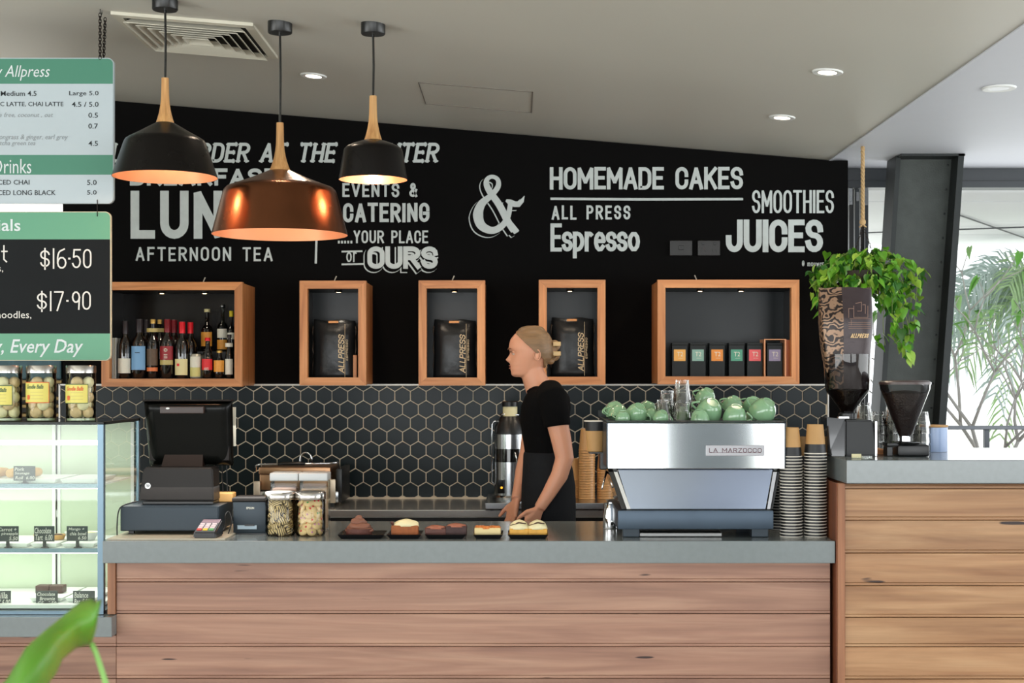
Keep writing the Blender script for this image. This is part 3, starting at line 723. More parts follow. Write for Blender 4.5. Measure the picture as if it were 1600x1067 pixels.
LC = mat('label_cream', (228, 216, 160), .5); LRB = mat('label_red', (222, 34, 40), .5); LAM = mat('label_amber', (232, 160, 60), .5, var=.15, vscale=60); LY = mat('label_yellow', (235, 210, 40), .5)
CAPR = mat('capsule_red', (225, 25, 40), .3, .2); CAPD = mat('capsule_dark', (50, 44, 48), .3, .3); CAPW = mat('capsule_wine', (120, 14, 26), .3, .2); CAPG = mat('cap_gold', (210, 170, 90), .3, .6); CAPB = mat('cap_black', (20, 20, 22), .3)
yf1, yf2 = 7.365, 7.5
bottle(195.5, 502, yf1, 11, 'dark wine bottle with ornate white label, beside the menus', cap=(.78, 1, CAPD), labels=((560, 583, LW),))
o, r = bottle(217.8, 499, yf1, 12.2, 'dark wine bottle with big pale blue label', cap=(.78, 1, CAPD), labels=((541, 578, LB),))
mb = MB()
for k in (-1, 0, 1): mb.ball((k*.008, -r-.0012, Z(551, yf1)-zf), .005, (1, .12, .45), u=10, v=6)
mb.build('emblem', CAPB, o, world=False)
bottle(228, 500, yf2, 11, 'plain dark bottle behind the blue labelled bottle', cap=(.78, 1, CAPD))
bottle(239, 499, yf1, 9.5, 'dark bottle with brown label, orange band and gold stopper', cap=(.93, 1, CAPG), labels=((545, 571, LBR), (574, 580, LOR), (513, 519, LGO)))
bottle(249.5, 499.5, yf2, 9, 'gold stoppered bottle behind the brown labelled bottle', cap=(.93, 1, CAPG), labels=((513, 519, LGO),))
o, r = bottle(261.5, 499, yf1, 11.4, 'dark wine bottle with wine red label and gold band', cap=(.78, 1, CAPW), labels=((541, 562, LR), (562.5, 570, LGO)))
mb = MB(); mb.torus((0, -r-.0012, Z(547, yf1)-zf), .008, .0012, Matrix.Rotation(PI/2, 4, 'X'), 16, 6); mb.torus((0, -r-.0012, Z(547, yf1)-zf), .004, .001, Matrix.Rotation(PI/2, 4, 'X'), 12, 6)
for k in (0, 1, 2): mb.box(-.009, .009, -r-.0016, -r-.0008, Z(554.5+k*2.6, yf1)-zf, Z(553.5+k*2.6, yf1)-zf)
mb.build('emblem', LW, o, world=False)
bottle(272, 500, yf2, 11, 'dark bottle with wine red capsule behind the red label', cap=(.78, 1, CAPW))
o, r = bottle(284.5, 503, yf1, 11, 'dark wine bottle with scarlet capsule and square cream label', cap=(.8, 1, CAPR), labels=((561, 586, LC),))
mb = MB(); mb.box(-.018, -.006, -r-.0025, -r+.004, Z(572, yf1)-zf, Z(568, yf1)-zf); mb.build('emblem', LRB, o, world=False)
bottle(297.5, 503.5, yf2, 10.5, 'dark bottle with scarlet capsule behind the cream can', cap=(.8, 1, CAPR))
# riser for the spirits at the back right
riser = MB(); riser.box(X(309, 7.47), X(362, 7.47), 7.455, 7.61, zf, Z(549, 7.47), .002)
tag(riser.build('riser', DARK), 'black riser under the tall spirit bottles', 'riser')
zr_ = Z(549, 7.47)+.0005
bottle(323.7, 483, 7.53, 9.5, 'tall spirit bottle with amber arched label on the riser', 'spirit', (.93, 1, LC), ((519, 541, LAM),), zr_)
bottle(347.8, 476, 7.53, 8.5, 'tallest spirit bottle, white label above amber label', 'spirit', (.95, 1, STEELD), ((514, 528, LW), (531, 546, LAM)), zr_, BOTC)
bottle(361.5, 486, 7.53, 6.5, 'bottle with yellow neck label at the right cabinet edge', 'spirit', (.86, 1, LY), ((520, 530, LW),), zr_)
o, r = bottle(324.5, 528, yf1, 9.2, 'small beer bottle with bright red label', 'beer', (.93, 1, CAPR), ((561, 578, LRB),))
txt('HEADS', -.011, .011, -(Z(574, yf1)-zf), -(Z(577, yf1)-zf)+.006, 0, LW, o, f=lambda v: Vector((v[0], -r-.0015, -v[1]))+ORG[o.name])
bottle(343, 548, yf1, 9, 'small beer bottle with round orange label', 'beer', (.93, 1, CAPG), ((563, 581, LAM),))
bottle(358.5, 523, yf1, 6.6, 'slim beer bottle with white label, right corner', 'beer', (.93, 1, CAPD), ((561, 585, LW), (536, 542, LW)))
o = thing('drink_can', 'cream and silver drink can among the bottles', 'can', (X(306, yf1), yf1, zf), 'bottles in the left wall cabinet')
r = 9*yf1/F; h = Z(553, yf1)-zf
mb = MB(); mb.lathe([(0, 0), (r*.8, 0), (r, .006), (r, h-.012), (r*.8, h-.001), (r*.78, h), (r*.7, h-.003), (0, h-.003)], (0, 0, 0), 24); mb.build('can_body', mat('can_silver', (200, 196, 180), .35, .5), o, 50, world=False)
cyl_label(o, r+.0006, .01, h*.45, mat('can_lower', (205, 198, 120), .45)); cyl_label(o, r+.0006, h*.47, h-.014, LW)
for i in range(5):
    mb = MB(); x = X(173.2+i*2.1, yf1); mb.box(x, x+.0035, yf1-.02, yf1+.14, zf, Z(528, yf1), .0005, 1)
    tag(mb.build('menu_card', LW if i % 2 else WHITE), 'upright menu card, %s from the left in the bottle cabinet' % ('first', 'second', 'third', 'fourth', 'fifth')[i], 'menu', 'menu cards standing in the bottle cabinet')

# ---------------------------------------------------------------- coffee bags
FOIL = mat('coffee_bag_foil', (34, 36, 38), .32, .3, bump=.5, bscale=22, var=.3, vscale=18)
FOILE = mat('coffee_bag_gusset', (60, 46, 34), .35, .4, var=.6, vscale=50)
INK = mat('bag_print', (214, 190, 150), .5)
def bag_mesh(bw, bh, bd):
    """bulging gusseted bag, closed folded top"""
    mb = MB(); nx, nz = 10, 14; bm = mb.bm
    rng = random.Random(3)
    def surf(side):
        g = []
        for j in range(nz+1):
            v = j/nz; row = []
            for i in range(nx+1):
                u = i/nx*2-1
                bul = (1-abs(u)**3)*(1-max(0, (v-.82)/.18)**1.5*.75)*(.72+.28*math.sin(PI*min(v*1.15, 1)))
                w = bw/2*(1-.05*math.sin(PI*v))*(1-.06*max(0, v-.9)/.1)
                y = side*(.35+.65*bul)*bd/2*(1 if v < .8 else 1-(v-.8)/.2*.55)+rng.uniform(-.0018, .0018)
                row.append(bm.verts.new((u*w, y, v*bh+(.004*math.sin(u*5) if j == nz else 0))))
            g.append(row)
        for j in range(nz):
            for i in range(nx): bm.faces.new((g[j][i], g[j][i+1], g[j+1][i+1], g[j+1][i]))
        return g
    a, b = surf(-1), surf(1)
    for j in range(nz):
        for i in (0, nx): bm.faces.new((a[j][i], a[j+1][i], b[j+1][i], b[j][i]))
    for i in range(nx):
        bm.faces.new((a[nz][i], a[nz][i+1], b[nz][i+1], b[nz][i])); bm.faces.new((a[0][i], a[0][i+1], b[0][i+1], b[0][i]))
    return mb
first = None
for cx, lab in ((523, 'dark foil coffee bag in the cabinet beside the bottles'), (711, 'dark foil coffee bag in the middle narrow cabinet'), (894.5, "dark foil coffee bag in the cabinet behind the woman's head")):
    z = (zf if cx < 800 else zf2)+.0005; Yb = 7.42
    if first is None:
        bw, bh, bd = 68*Yb/F, Z(500, Yb)-z, .11
        first = o = thing('coffee_bag', lab, 'coffee bag', (X(cx, Yb), Yb, z), 'coffee bags in the wall cabinets')
        bag_mesh(bw, bh, bd).build('bag_body', FOIL, o, True, world=False)
        mb = MB()
        for s_ in (-1, 1):
            pts = [(s_*bw/2*(.97-.03*math.sin(k*2.1)), -.012-.004*math.sin(k*1.7), k/9*bh*.88+.004) for k in range(10)]
            mb.tube(pts, .0035, 6)
        mb.build('gusset_seam', FOILE, o, True, world=False)
        mb = MB(); mb.box(-.03, .022, -.030, -.024, bh*.94, bh*.985, .002); mb.build('tin_tie', mat('tie_copper', (150, 100, 60), .3, .8), o, world=False)
        yy = -bd/2-.0015
        fw = lambda v: Vector((v[0], yy, v[1]))
        mb = MB(); letters(mb.bm, 'ALLPRESS', 0, bh*.66, 0, .030, .0046, lambda v: Vector((.025+v[1], yy, .028+v[0])), slant=.2, gap=.0022)
        mb.build('lettering', INK, o, world=False)
        mb = MB(); letters(mb.bm, 'ESPRESSO', 0, bh*.36, 0, .010, .0017, lambda v: Vector((.063+v[1], yy+.004, .09+v[0])), slant=.2, gap=.002)
        mb.build('lettering_small', INK, o, world=False)
        mb = MB(); mb.box(.0575, .0592, yy, yy+.002, .004, bh*.93); mb.build('stripe', INK, o, world=False)
    else: dup(first, (X(cx, Yb), Yb, z), label=lab)
mb = MB(); mb.box(X(552.5, 7.36), X(558, 7.36), 7.34, 7.5, zf, Z(555, 7.36), .001); tag(mb.build('wood_block', OAKV), 'small upright wood block beside the leftmost coffee bag', 'block')

# ---------------------------------------------------------------- tea boxes
TB = mat('tea_box_black', (22, 27, 28), .45, spec=.3, var=.1)
cols = [('amber', (228, 170, 84)), ('grey green', (128, 168, 156)), ('orange', (220, 136, 50)), ('deep green', (76, 150, 124)), ('coral pink', (226, 96, 100)), ('lavender', (146, 138, 170))]
for i, (cn, cc) in enumerate(cols):
    x = (1062, 1090.5, 1120.5, 1151, 1179.5, 1210.5)[i]; Yb = 7.36
    o = thing('tea_box', 'tall black tea box with a square %s label' % cn + (', set in a copper tray' if i == 5 else ''), 'box', (X(x, Yb), Yb, zf2), 'black tea boxes in the right wall cabinet')
    w = 12*Yb/F; h = Z(535.5, Yb)-zf2
    mb = MB(); mb.box(-w, w, 0, .075, 0, h*.93, .0015); mb.build('box_body', TB, o, world=False)
    mb = MB(); mb.box(-w, w, 0, .075, h*.935, h, .0015); mb.build('box_lid', TB, o, world=False)
    z1, z0 = Z(546, Yb)-zf2, Z(564, Yb)-zf2
    mb = MB(); mb.box(-w*.76, w*.76, -.0015, -.0002, z0, z1); lb = mb.build('paper_label', mat('tea_label_'+cn.replace(' ', '_'), cc, .5), o, world=False)
    txt('T2', -w*.36, w*.44, -(z1-.012), -(z1-.034), 0, LW, lb, f=lambda v: Vector((v[0], -.0025, -v[1]))+ORG[o.name])
    mb = MB(); mb.box(-w*.2, w*.45, -.0022, -.0016, z0+.014, z0+.0155); mb.build('small_print', LW, lb, world=False)
COPW = mat('copper_wood', (150, 76, 34), .35, .2)
o = thing('wooden_box', 'open copper coloured wooden box around the last tea box', 'box', (X(1213, 7.34), 7.34, zf2))
mb = MB(); xa, xb = X(1193.5, 7.34), X(1236.5, 7.34); zt_ = Z(531, 7.34)
mb.box(xa, xa+.005, 7.325, 7.46, zf2, zt_); mb.box(X(1225.5, 7.34), X(1227.5, 7.34), 7.325, 7.46, zf2, zt_); mb.box(xa, X(1227.5, 7.34), 7.325, 7.46, zt_, zt_+.004)
mb.build('frame', mat('copper_edge', (214, 150, 104), .35, .2), o)
mb = MB(); mb.box(X(1228, 7.34), xb, 7.335, 7.46, zf2, zt_); mb.build('side_block', COPW, o)

# ================================================================== PENDANTS, DOWNLIGHTS, VENT
SHB = mat('shade_black', (14, 10, 9), .3, .5, rvar=.12, vscale=9); SHC = mat('shade_copper', (112, 70, 46), .25, .95, rvar=.1, vscale=7, var=.35)
COPI = mat('shade_inner_copper', (214, 154, 120), .38, .55, var=.1)
BULB = mat('bulb_glow', (255, 205, 150), .5, emit=14)
def pendant(label, cx, Yd, can_y, cord_top, wood_y, shade, m, power, can_r=19):
    S_ = Yd/F; x = (cx-CX)*S_; zc = ceil_z(x)
    o = thing('pendant_lamp', label, 'pendant lamp', (x, Yd, zc), 'black and copper pendant lamps over the counter')
    zy = lambda y: H-(y-CY)*S_
    r = can_r*S_
    mb = MB(); mb.lathe([(0, zc+.02), (r, zc+.02), (r, zy(can_y)+.003), (r*.95, zy(can_y)), (0, zy(can_y)), (0, zy(can_y)-.012)], (x, Yd, 0), 32); mb.build('ceiling_canopy', DARK, o, 40)
    w0, w1 = wood_y
    mb = MB(); mb.tube([(x, Yd, zy(can_y)), (x+.002, Yd, (zy(can_y)+zy(w0))/2), (x, Yd, zy(w0))], .0045, 8); mb.build('cord', DARKG, o)
    rn = shade[0][0]*S_
    pr = [(0, zy(w0)), (5.6*S_, zy(w0))]
    for k in range(1, 11):
        t = k/10; pr.append(((5.6+1.5*t+(shade[0][0]-7.1)*max(0, (t-.35)/.65)**2.2)*S_, zy(w0+(w1-w0)*t)))
    pr.append((0, zy(w1)))
    mb = MB(); mb.lathe(pr, (x, Yd, 0), 28); mb.build('wooden_neck', PALEW, o, 40)
    prof = [(a*S_, zy(y)) for a, y in shade]
    mb = MB(); mb.lathe(prof, (x, Yd, 0), 72); so = mb.build('shade', m, o, 35)
    ins = [(max(a*S_-.003, .001), zy(y)-.003) for a, y in shade[:-1]]+[(shade[-1][0]*S_-.0015, zy(shade[-1][1])+.0002)]
    mb = MB(); mb.lathe(ins, (x, Yd, 0), 72); mb.build('shade_lining', COPI, so, 35)
    zb_ = zy(shade[-1][1]); hh = zy(w1)-zb_
    mb = MB(); mb.lathe([(0, 0), (.014, 0), (.018, -.05), (0, -.05)], (x, Yd, zy(w1)-.006), 16); mb.build('lamp_holder', DARK, o, 40)
    zc2 = zy(w1)-.095
    mb = MB(); mb.ball((x, Yd, zc2), .036, (1, 1, 1.12), 20, 14); mb.build('bulb', BULB, o, True)
    point('pendant_light', (x, Yd, zc2-.055), power, (1, .72, .46), .03)
    return o
pendant('medium black pendant lamp with wooden neck, nearest the menu boards', 258, 5.34, 16, 0, (122, 192), [(14, 192), (38, 206), (56, 216), (60.5, 219), (63, 223.5), (72, 250), (81, 277)], SHB, 3.2, 20)
pendant('largest pendant lamp, wide copper shade, between the two black ones', 437.5, 5.56, 52, 52, (192, 267), [(16.5, 266.5), (45, 279), (71, 289), (82, 293), (86.5, 297.5), (88.5, 303), (97, 335), (105.5, 367)], SHC, 5)
pendant('smallest pendant lamp, black shade with visible bulb', 583, 5.455, 54, 54, (150, 219), [(14, 219), (29, 224), (41, 229.5), (45, 233), (46.5, 237), (50, 259), (53.5, 281)], SHB, 2.5)

def downlight(label, x, y, z, on=True, r=.045, power=22):
    o = thing('downlight', label, 'downlight', (x, y, z), None)
    mb = MB(); mb.lathe([(r*.8, .001), (r*.8, -.004), (r*1.25, -.005), (r*1.32, -.001), (r*1.32, .002)], (x, y, z), 32); mb.build('trim_ring', WHITE, o, 40)
    mb = MB(); mb.lathe([(0, -.0035), (r*.8, -.0035)], (x, y, z), 28)
    mb.build('lamp_face', mat('downlight_glow', (255, 232, 205), .5, emit=12) if on else mat('downlight_off', (190, 192, 198), .3), o)
    if on: spot('downlight_light', (x, y, z-.02), power, (1, .8, .6), 2.5, .5, .05)
    return o
for px_, py_, lab in ((490, 118, 'lit round downlight above the large copper pendant'), (1293, 112, 'lit round downlight nearer the camera, right side of ceiling'), (1222, 183, 'lit round downlight nearer the black wall, above the cakes lettering')):
    Yd = 2910/((590-py_)+.0828*(px_-810)); x = X(px_, Yd)
    o = downlight(lab, x, Yd, ceil_z(x)-.001); o.rotation_euler = (0, .0826, 0)
Yd = 1.137*F/453
o = downlight('unlit white downlight in the flat ceiling, far right', X(1561, Yd), Yd, 2.6655, False, .05)
spot('added_fill_spot', (-.9, 5.6, 2.85), 14, (1, .8, .6), 2.3, .5, .05)  # added fill spot, no fixture is modelled above it
spot('added_fill_spot', (.15, 6.3, 2.75), 16, (1, .78, .56), 2.2, .5, .05)  # added spot without a fixture, warms the woman's face from above
# air vent, square louvred
vx0, vx1, vy0, vy1 = -1.56, -1.015, 5.60, 6.18
o = thing('air_vent', 'square white louvred air vent in the sloping ceiling', 'air vent', (-1.29, 5.89, ceil_z(-1.29)-.02))
def ringq(mb, cx, cy, hx, hy, wi, zo, zi, th=.003):
    """square ring sloping from zo (outer edge) to zi (inner edge), following the ceiling"""
    oc = [(cx-hx, cy-hy), (cx+hx, cy-hy), (cx+hx, cy+hy), (cx-hx, cy+hy)]; ic = [(cx-hx+wi, cy-hy+wi), (cx+hx-wi, cy-hy+wi), (cx+hx-wi, cy+hy-wi), (cx-hx+wi, cy+hy-wi)]
    V = lambda p, z: (p[0], p[1], ceil_z(p[0])+z)
    for i in range(4):
        j = (i+1) % 4
        mb.hexa([V(oc[i], zo), V(oc[j], zo), V(ic[j], zi), V(ic[i], zi), V(oc[i], zo+th), V(oc[j], zo+th), V(ic[j], zi+th), V(ic[i], zi+th)])
vcx, vcy, vhx, vhy = (vx0+vx1)/2, (vy0+vy1)/2, (vx1-vx0)/2, (vy1-vy0)/2
VW = mat('vent_white', (214, 210, 194), .5)
mb = MB(); ringq(mb, vcx, vcy, vhx, vhy, .035, -.012, -.014, .012); mb.build('vent_frame', VW, o)
mb = MB(); mb.hexa([(vx0+.02, vy0+.02, ceil_z(vx0)-.003), (vx1-.02, vy0+.02, ceil_z(vx1)-.003), (vx1-.02, vy1-.02, ceil_z(vx1)-.003), (vx0+.02, vy1-.02, ceil_z(vx0)-.003), (vx0+.02, vy0+.02, ceil_z(vx0)-.001), (vx1-.02, vy0+.02, ceil_z(vx1)-.001), (vx1-.02, vy1-.02, ceil_z(vx1)-.001), (vx0+.02, vy1-.02, ceil_z(vx0)-.001)])
mb.build('vent_backing', mat('vent_dark', (18, 16, 14), .8), o)
for k in range(6):
    f = k/6; mb = MB(); ringq(mb, vcx, vcy, vhx*(.86-f*.8), vhy*(.86-f*.8), .026 if k < 5 else .02, -.030, -.008, .002); mb.build('vane', VW, o)

# ================================================================== MENU BOARDS
GRN = mat('board_green', (76, 134, 112), .4, spec=.3); GRN2 = mat('board_green_light', (98, 158, 128), .35, spec=.3)
BW = mat('board_white', (184, 196, 202), .4, spec=.3); CHK = mat('chalk_panel', (20, 23, 25), .6, spec=.15, var=.2, vscale=5)
CHALK = mat('chalk', (225, 222, 216), .8); INKD = mat('board_ink', (40, 46, 50), .6); INKG = mat('board_ink_grey', (140, 146, 150), .6); TW = mat('board_lettering_white', (214, 222, 224), .6)
YM = 5.59
def rrect(x0, x1, y0, y1, r, Y):
    pts = []
    for cx, cy, a in ((x1-r, y0+r, 0), (x0+r, y0+r, 90), (x0+r, y1-r, 180), (x1-r, y1-r, 270)):
        for k in range(7):
            t = math.radians(a+k*15); pts.append(P(cx+r*math.cos(t), cy-r*math.sin(t), Y))
    return pts
def board(label, x0, x1, y0, y1, bands, edge):
    o = thing('menu_board', label, 'menu board', P((x0+x1)/2, y1, YM), 'hanging menu boards')
    mb = MB(); mb.quadprism(rrect(x0, x1, y0, y1, 9, YM), .018); mb.build('board_panel', edge, o)
    for i, (a, b, m, nm) in enumerate(bands):
        mb = MB(); q = rrect(x0+1.2, x1-1.2, y0+1.2, y1-1.2, 8, YM-.001)
        q2 = [(p.x, p.z) for p in q]; q2 = clip(q2, 1, P(0, a, YM).z, True); q2 = clip(q2, 1, P(0, b, YM).z, False)
        mb.quadprism([(p[0], YM-.0015, p[1]) for p in q2], .0013); mb.build(nm, m, o)
    return o
YT = YM-.0028
b1 = board('white and green drinks menu board, upper of the two hanging boards', -250, 177.5, 90.5, 318, [(90, 131, GRN, 'header_band'), (131, 242, BW, 'menu_panel'), (242, 273, GRN, 'header_band'), (273, 319, BW, 'menu_panel')], BW)
def tl(body, x1, y0, y1, m, w, shear=0, bold=0, par=b1): return txt(body, x1-w, x1, y0, y1, YT, m, par, shear=shear, bold=bold)
tl('Coffee by Allpress', 78, 102, 126, TW, 158, .25)
for body, x1, y0, y1, w, m, sh in (('Small 4.0', -50, 142, 150, 55, INKD, 0), ('Medium 4.5', 57, 142, 150, 56, INKD, 0), ('Large 5.0', 154, 142, 151, 46, INKD, 0), ('HOT CHOC LATTE, CHAI LATTE', 99, 159, 167, 146, INKD, 0), ('4.5 / 5.0', 154, 159, 167, 42, INKD, 0),
        ('soy, lactose free, coconut , oat', 83, 176, 185, 128, INKG, .25), ('0.5', 153, 176, 184, 15, INKD, 0), ('0.7', 153, 193, 201, 15, INKD, 0), ('lemongrass & ginger, earl grey', 106, 210, 220, 122, INKG, .25), ('peppermint, matcha green tea', 55, 220, 229, 118, INKG, .25), ('4.5', 153, 220, 228, 15, INKD, 0),
        ('ICED CHAI', 46, 281, 288.5, 52, INKD, 0), ('5.0', 151, 281, 289, 15, INKD, 0), ('ICED LONG BLACK', 87, 297, 305, 93, INKD, 0), ('5.0', 151, 297, 304, 15, INKD, 0)):
    tl(body, x1, y0, y1, m, w, sh, .008 if m == INKD else 0)
tl('Cold Drinks', 49, 248, 271, TW, 112)
b2 = board('chalk and green specials menu board, lower of the two hanging boards', -250, 173, 330.5, 563.5, [(330, 374, GRN2, 'header_band'), (374, 521, CHK, 'chalk_panel'), (521, 564, GRN2, 'header_band')], mat('board_edge', (206, 196, 170), .5))
tl('Specials', 32, 342, 367, TW, 92, par=b2, bold=.01)
tl('Every Day, Every Day', 130, 530, 558, TW, 240, .25, .01, par=b2)
ft = plane(YT)
mb = MB(); letters(mb.bm, '$16', 62, 104, 388, 420, 2.4, ft, gap=4); letters(mb.bm, '50', 113, 143, 389, 419, 2.4, ft, gap=3); ribbon(mb.bm, [(108, 404), (108.8, 404)], 1.4, ft)
letters(mb.bm, '$17', 57, 100, 455, 486, 2.4, ft, gap=4); letters(mb.bm, '90', 112, 142, 455, 484, 2.4, ft, gap=3); ribbon(mb.bm, [(105, 470), (105.8, 470)], 1.4, ft)
letters(mb.bm, 'TOAst', -70, 12, 383, 410, 2.2, ft, gap=3)
mb.build('lettering', CHALK, b2)
txt('chilli noodles,', -40, 49, 486, 499, YT, CHALK, b2); txt('tomatoes,', -60, 5, 416, 426, YT, CHALK, b2)
# chains and links
CH = mat('chain_steel', (40, 34, 30), .4, .7)
def chain(label, top, bot, n, R=.009, parent=None, name='chain'):
    mb = MB(); top = Vector(top); bot = Vector(bot)
    for i in range(n):
        c = top.lerp(bot, (i+.5)/n); Mx = Matrix.Rotation(PI/2, 4, 'X') @ Matrix.Diagonal((.62, 1.0, 1, 1))
        if i % 2: Mx = Matrix.Rotation(PI/2, 4, 'Z') @ Mx
        mb.torus(c, R, R*.24, Mx, 12, 6)
    o = mb.build(name, CH, parent)
    if parent is None: tag(o, label, 'chain')
    return o
ct = P(158, 16, 5.59); cz = ceil_z(ct.x)
cb = thing('board_chain', 'dark steel chain hanging the menu boards from the ceiling', 'chain', (ct.x, YM, cz))
mb = MB(); mb.torus((ct.x, YM, cz-.006), .012, .002, Matrix.Rotation(PI/2, 4, 'Y'), 14, 6); mb.build('ceiling_hook', STEELD, cb)
chain('', (ct.x-.004, YM, cz-.015), (ct.x-.004, YM+.0, P(0, 92, YM).z), 15, parent=cb, name='chain_strand')
chain('', (ct.x+.012, YM+.012, cz-.03), (ct.x+.006, YM+.012, P(0, 90, YM).z), 14, parent=cb, name='chain_strand')
mb = MB(); q = P(152, 316, YM-.004); q2 = P(152, 336, YM-.004); mb.tube([q+Vector((0, 0, .01)), q2-Vector((0, 0, .005))], .0016, 6)
tag(mb.build('wire_link', CH), 'thin wire link joining the two menu boards', 'wire')

# ================================================================== KITCHEN BEHIND (far left)
yk = 9.0
o = thing('storage_rack', 'timber storage rack seen behind the glass jars', 'rack', (X(40, yk), yk, 0))
RK = mat('rack_timber', (150, 124, 66), .5)
for y in (596, 622, 634, 648):
    mb = MB(); mb.box(X(-120, yk), X(96, yk), yk, yk+.4, Z(y, yk)-.012, Z(y, yk)+.006, .002); mb.build('shelf', RK, o)
for x in (-118, 93):
    mb = MB(); mb.box(X(x, yk), X(x+4, yk), yk+.1, yk+.14, 0, 2.1); mb.build('upright', DMETAL, o)
mb = MB(); mb.box(X(-60, yk), X(94, yk), yk+.02, yk+.36, Z(595, yk)+.009, Z(556, yk), .01)
tag(mb.build('storage_crate', mat('crate_teal', (38, 74, 84), .5, var=.6, vscale=25)), 'teal patterned crate on the storage rack behind the jars', 'crate')
o = thing('ceiling_batten', 'bright white light panel seen between the two menu boards', 'light', (X(20, 8.6), 8.6, 2.6))
mb = MB(); mb.box(X(-200, 8.6), X(98, 8.6), 8.6, 8.66, Z(334, 8.6), Z(312, 8.6)); mb.build('diffuser', mat('batten_glow', (255, 252, 245), .5, emit=3), o)
mb = MB(); mb.box(X(-202, 8.6), X(98.5, 8.6), 8.66, 8.7, Z(336, 8.6), Z(310, 8.6)); mb.build('housing', WHITE, o)
for x in (-150, 40):
    mb = MB(); mb.tube([(X(x, 8.68), 8.68, Z(310, 8.6)), (X(x, 8.68), 8.68, ceil_z(X(x, 8.68)))], .004, 6); mb.build('suspension', STEELD, o)
area('kitchen_light', (-3.6, 8.5, 2.3), (PI, 0, 0), 1.5, .3, 22, (1, .97, .86))
area('kitchen_light', (-3.6, 8.5, 2.25), (0, 0, 0), 1.5, .3, 10, (1, .97, .9))
# ================================================================== DISPLAY CASE
YD = 5.24; zl = Z(963)+.001
xl, xr = X(-250, YD), X(162.5, YD); yb = 5.74; zt_ = Z(661, YD)
dc = thing('display_case', 'refrigerated glass food display case on the grey ledge', 'display case', ((xl+xr)/2, YD, zl))
BLS = mat('case_frame_steel', (110, 132, 146), .3, .6)
mb = MB(); mb.box(xr-.022, xr, YD-.006, YD+.02, zl, zt_, .002); mb.build('corner_post', BLS, dc)
mb = MB(); mb.box(xr-.014, xr, yb-.02, yb, zl, zt_, .002); mb.build('corner_post', BLS, dc)
mb = MB(); mb.box(xl, xr, YD-.006, YD+.02, zt_-.006, zt_+.004, .001); mb.box(xr-.014, xr, YD, yb, zt_-.006, zt_+.004, .001); mb.box(xl, xr, yb-.02, yb, zt_-.006, zt_+.004); mb.build('top_frame', DMETAL, dc)
mb = MB(); mb.box(xl, xr-.002, YD+.02, yb-.02, zt_-.002, zt_+.003); mb.build('glass_top', glass('case_top_glass', (120, 130, 120), 1, 1.6), dc)
mb = MB(); mb.box(xl, xr-.022, YD, YD+.005, zl+.01, zt_-.006); mb.build('front_glass', GLASSG, dc)
mb = MB(); mb.bm.faces.new([mb.bm.verts.new(q) for q in ((xr-.004, YD+.02, zl+.01), (xr-.004, yb-.02, zl+.01), (xr-.004, yb-.02, zt_-.006), (xr-.004, YD+.02, zt_-.006))]); mb.build('side_glass', GLASSG, dc)
mb = MB(); mb.box(xl, xr, YD-.004, yb, zl, zl+.012, .001); mb.build('base_frame', BLS, dc)
DB_ = mat('case_door_pale', (190, 203, 178), .25, spec=.7, var=.1, vscale=4)
for i in range(2):
    a = xl+(xr-xl)/2*i; b = a+(xr-xl)/2
    a2, b2_ = (X(-250, YD), X(24, YD)) if i == 0 else (X(26, YD), xr-.015)
    mb = MB(); mb.box(a2, b2_, yb-.045+.012*i, yb-.037+.012*i, zl+.014, zt_-.01, .001); d = mb.build('sliding_door', DB_, dc)
    mb = MB(); mb.box(a2, a2+.012, yb-.05+.012*i, yb-.046+.012*i, zl+.014, zt_-.01); mb.box(b2_-.012, b2_, yb-.05+.012*i, yb-.046+.012*i, zl+.014, zt_-.01); mb.build('door_edge', WHITE, d)
shelves = []
SH = mat('case_shelf_white', (232, 236, 232), .4)
for y, dpt in ((765, .42), (866, .46)):
    z = Z(y-8, YD+.04)
    mb = MB(); mb.box(xl+.01, xr-.025, YD+.04, YD+.04+dpt, z-.006, z, .001); sh = mb.build('white_shelf', SH, dc)
    mb = MB(); mb.box(xl+.01, xr-.025, YD+.032, YD+.040, z-.012, z+.004, .001); mb.build('shelf_rail', BLS, sh)
    mb = MB(); mb.box(xl+.02, xr-.03, YD+.045, YD+.062, z-.016, z-.007); mb.build('led_tube', WHITEL, sh)
    area('case_light', ((xl+xr)/2+.4, YD+.2, z-.02), (0, 0, 0), 1.4, .25, 3.4, (1, .98, .94))
    shelves.append(z)
mb = MB(); mb.box(xl+.02, xr-.03, YD+.03, YD+.05, Z(696, YD), Z(689, YD)); mb.build('led_tube', WHITEL, dc)
area('case_light', ((xl+xr)/2+.4, YD+.25, zt_-.02), (0, 0, 0), 1.4, .3, 2.2, (1, .98, .94))
mb = MB(); mb.box(xl+.01, xr-.025, YD+.03, yb-.06, zl+.016, zl+.03, .002); deck = mb.build('base_deck', SH, dc)
zd = zl+.0305
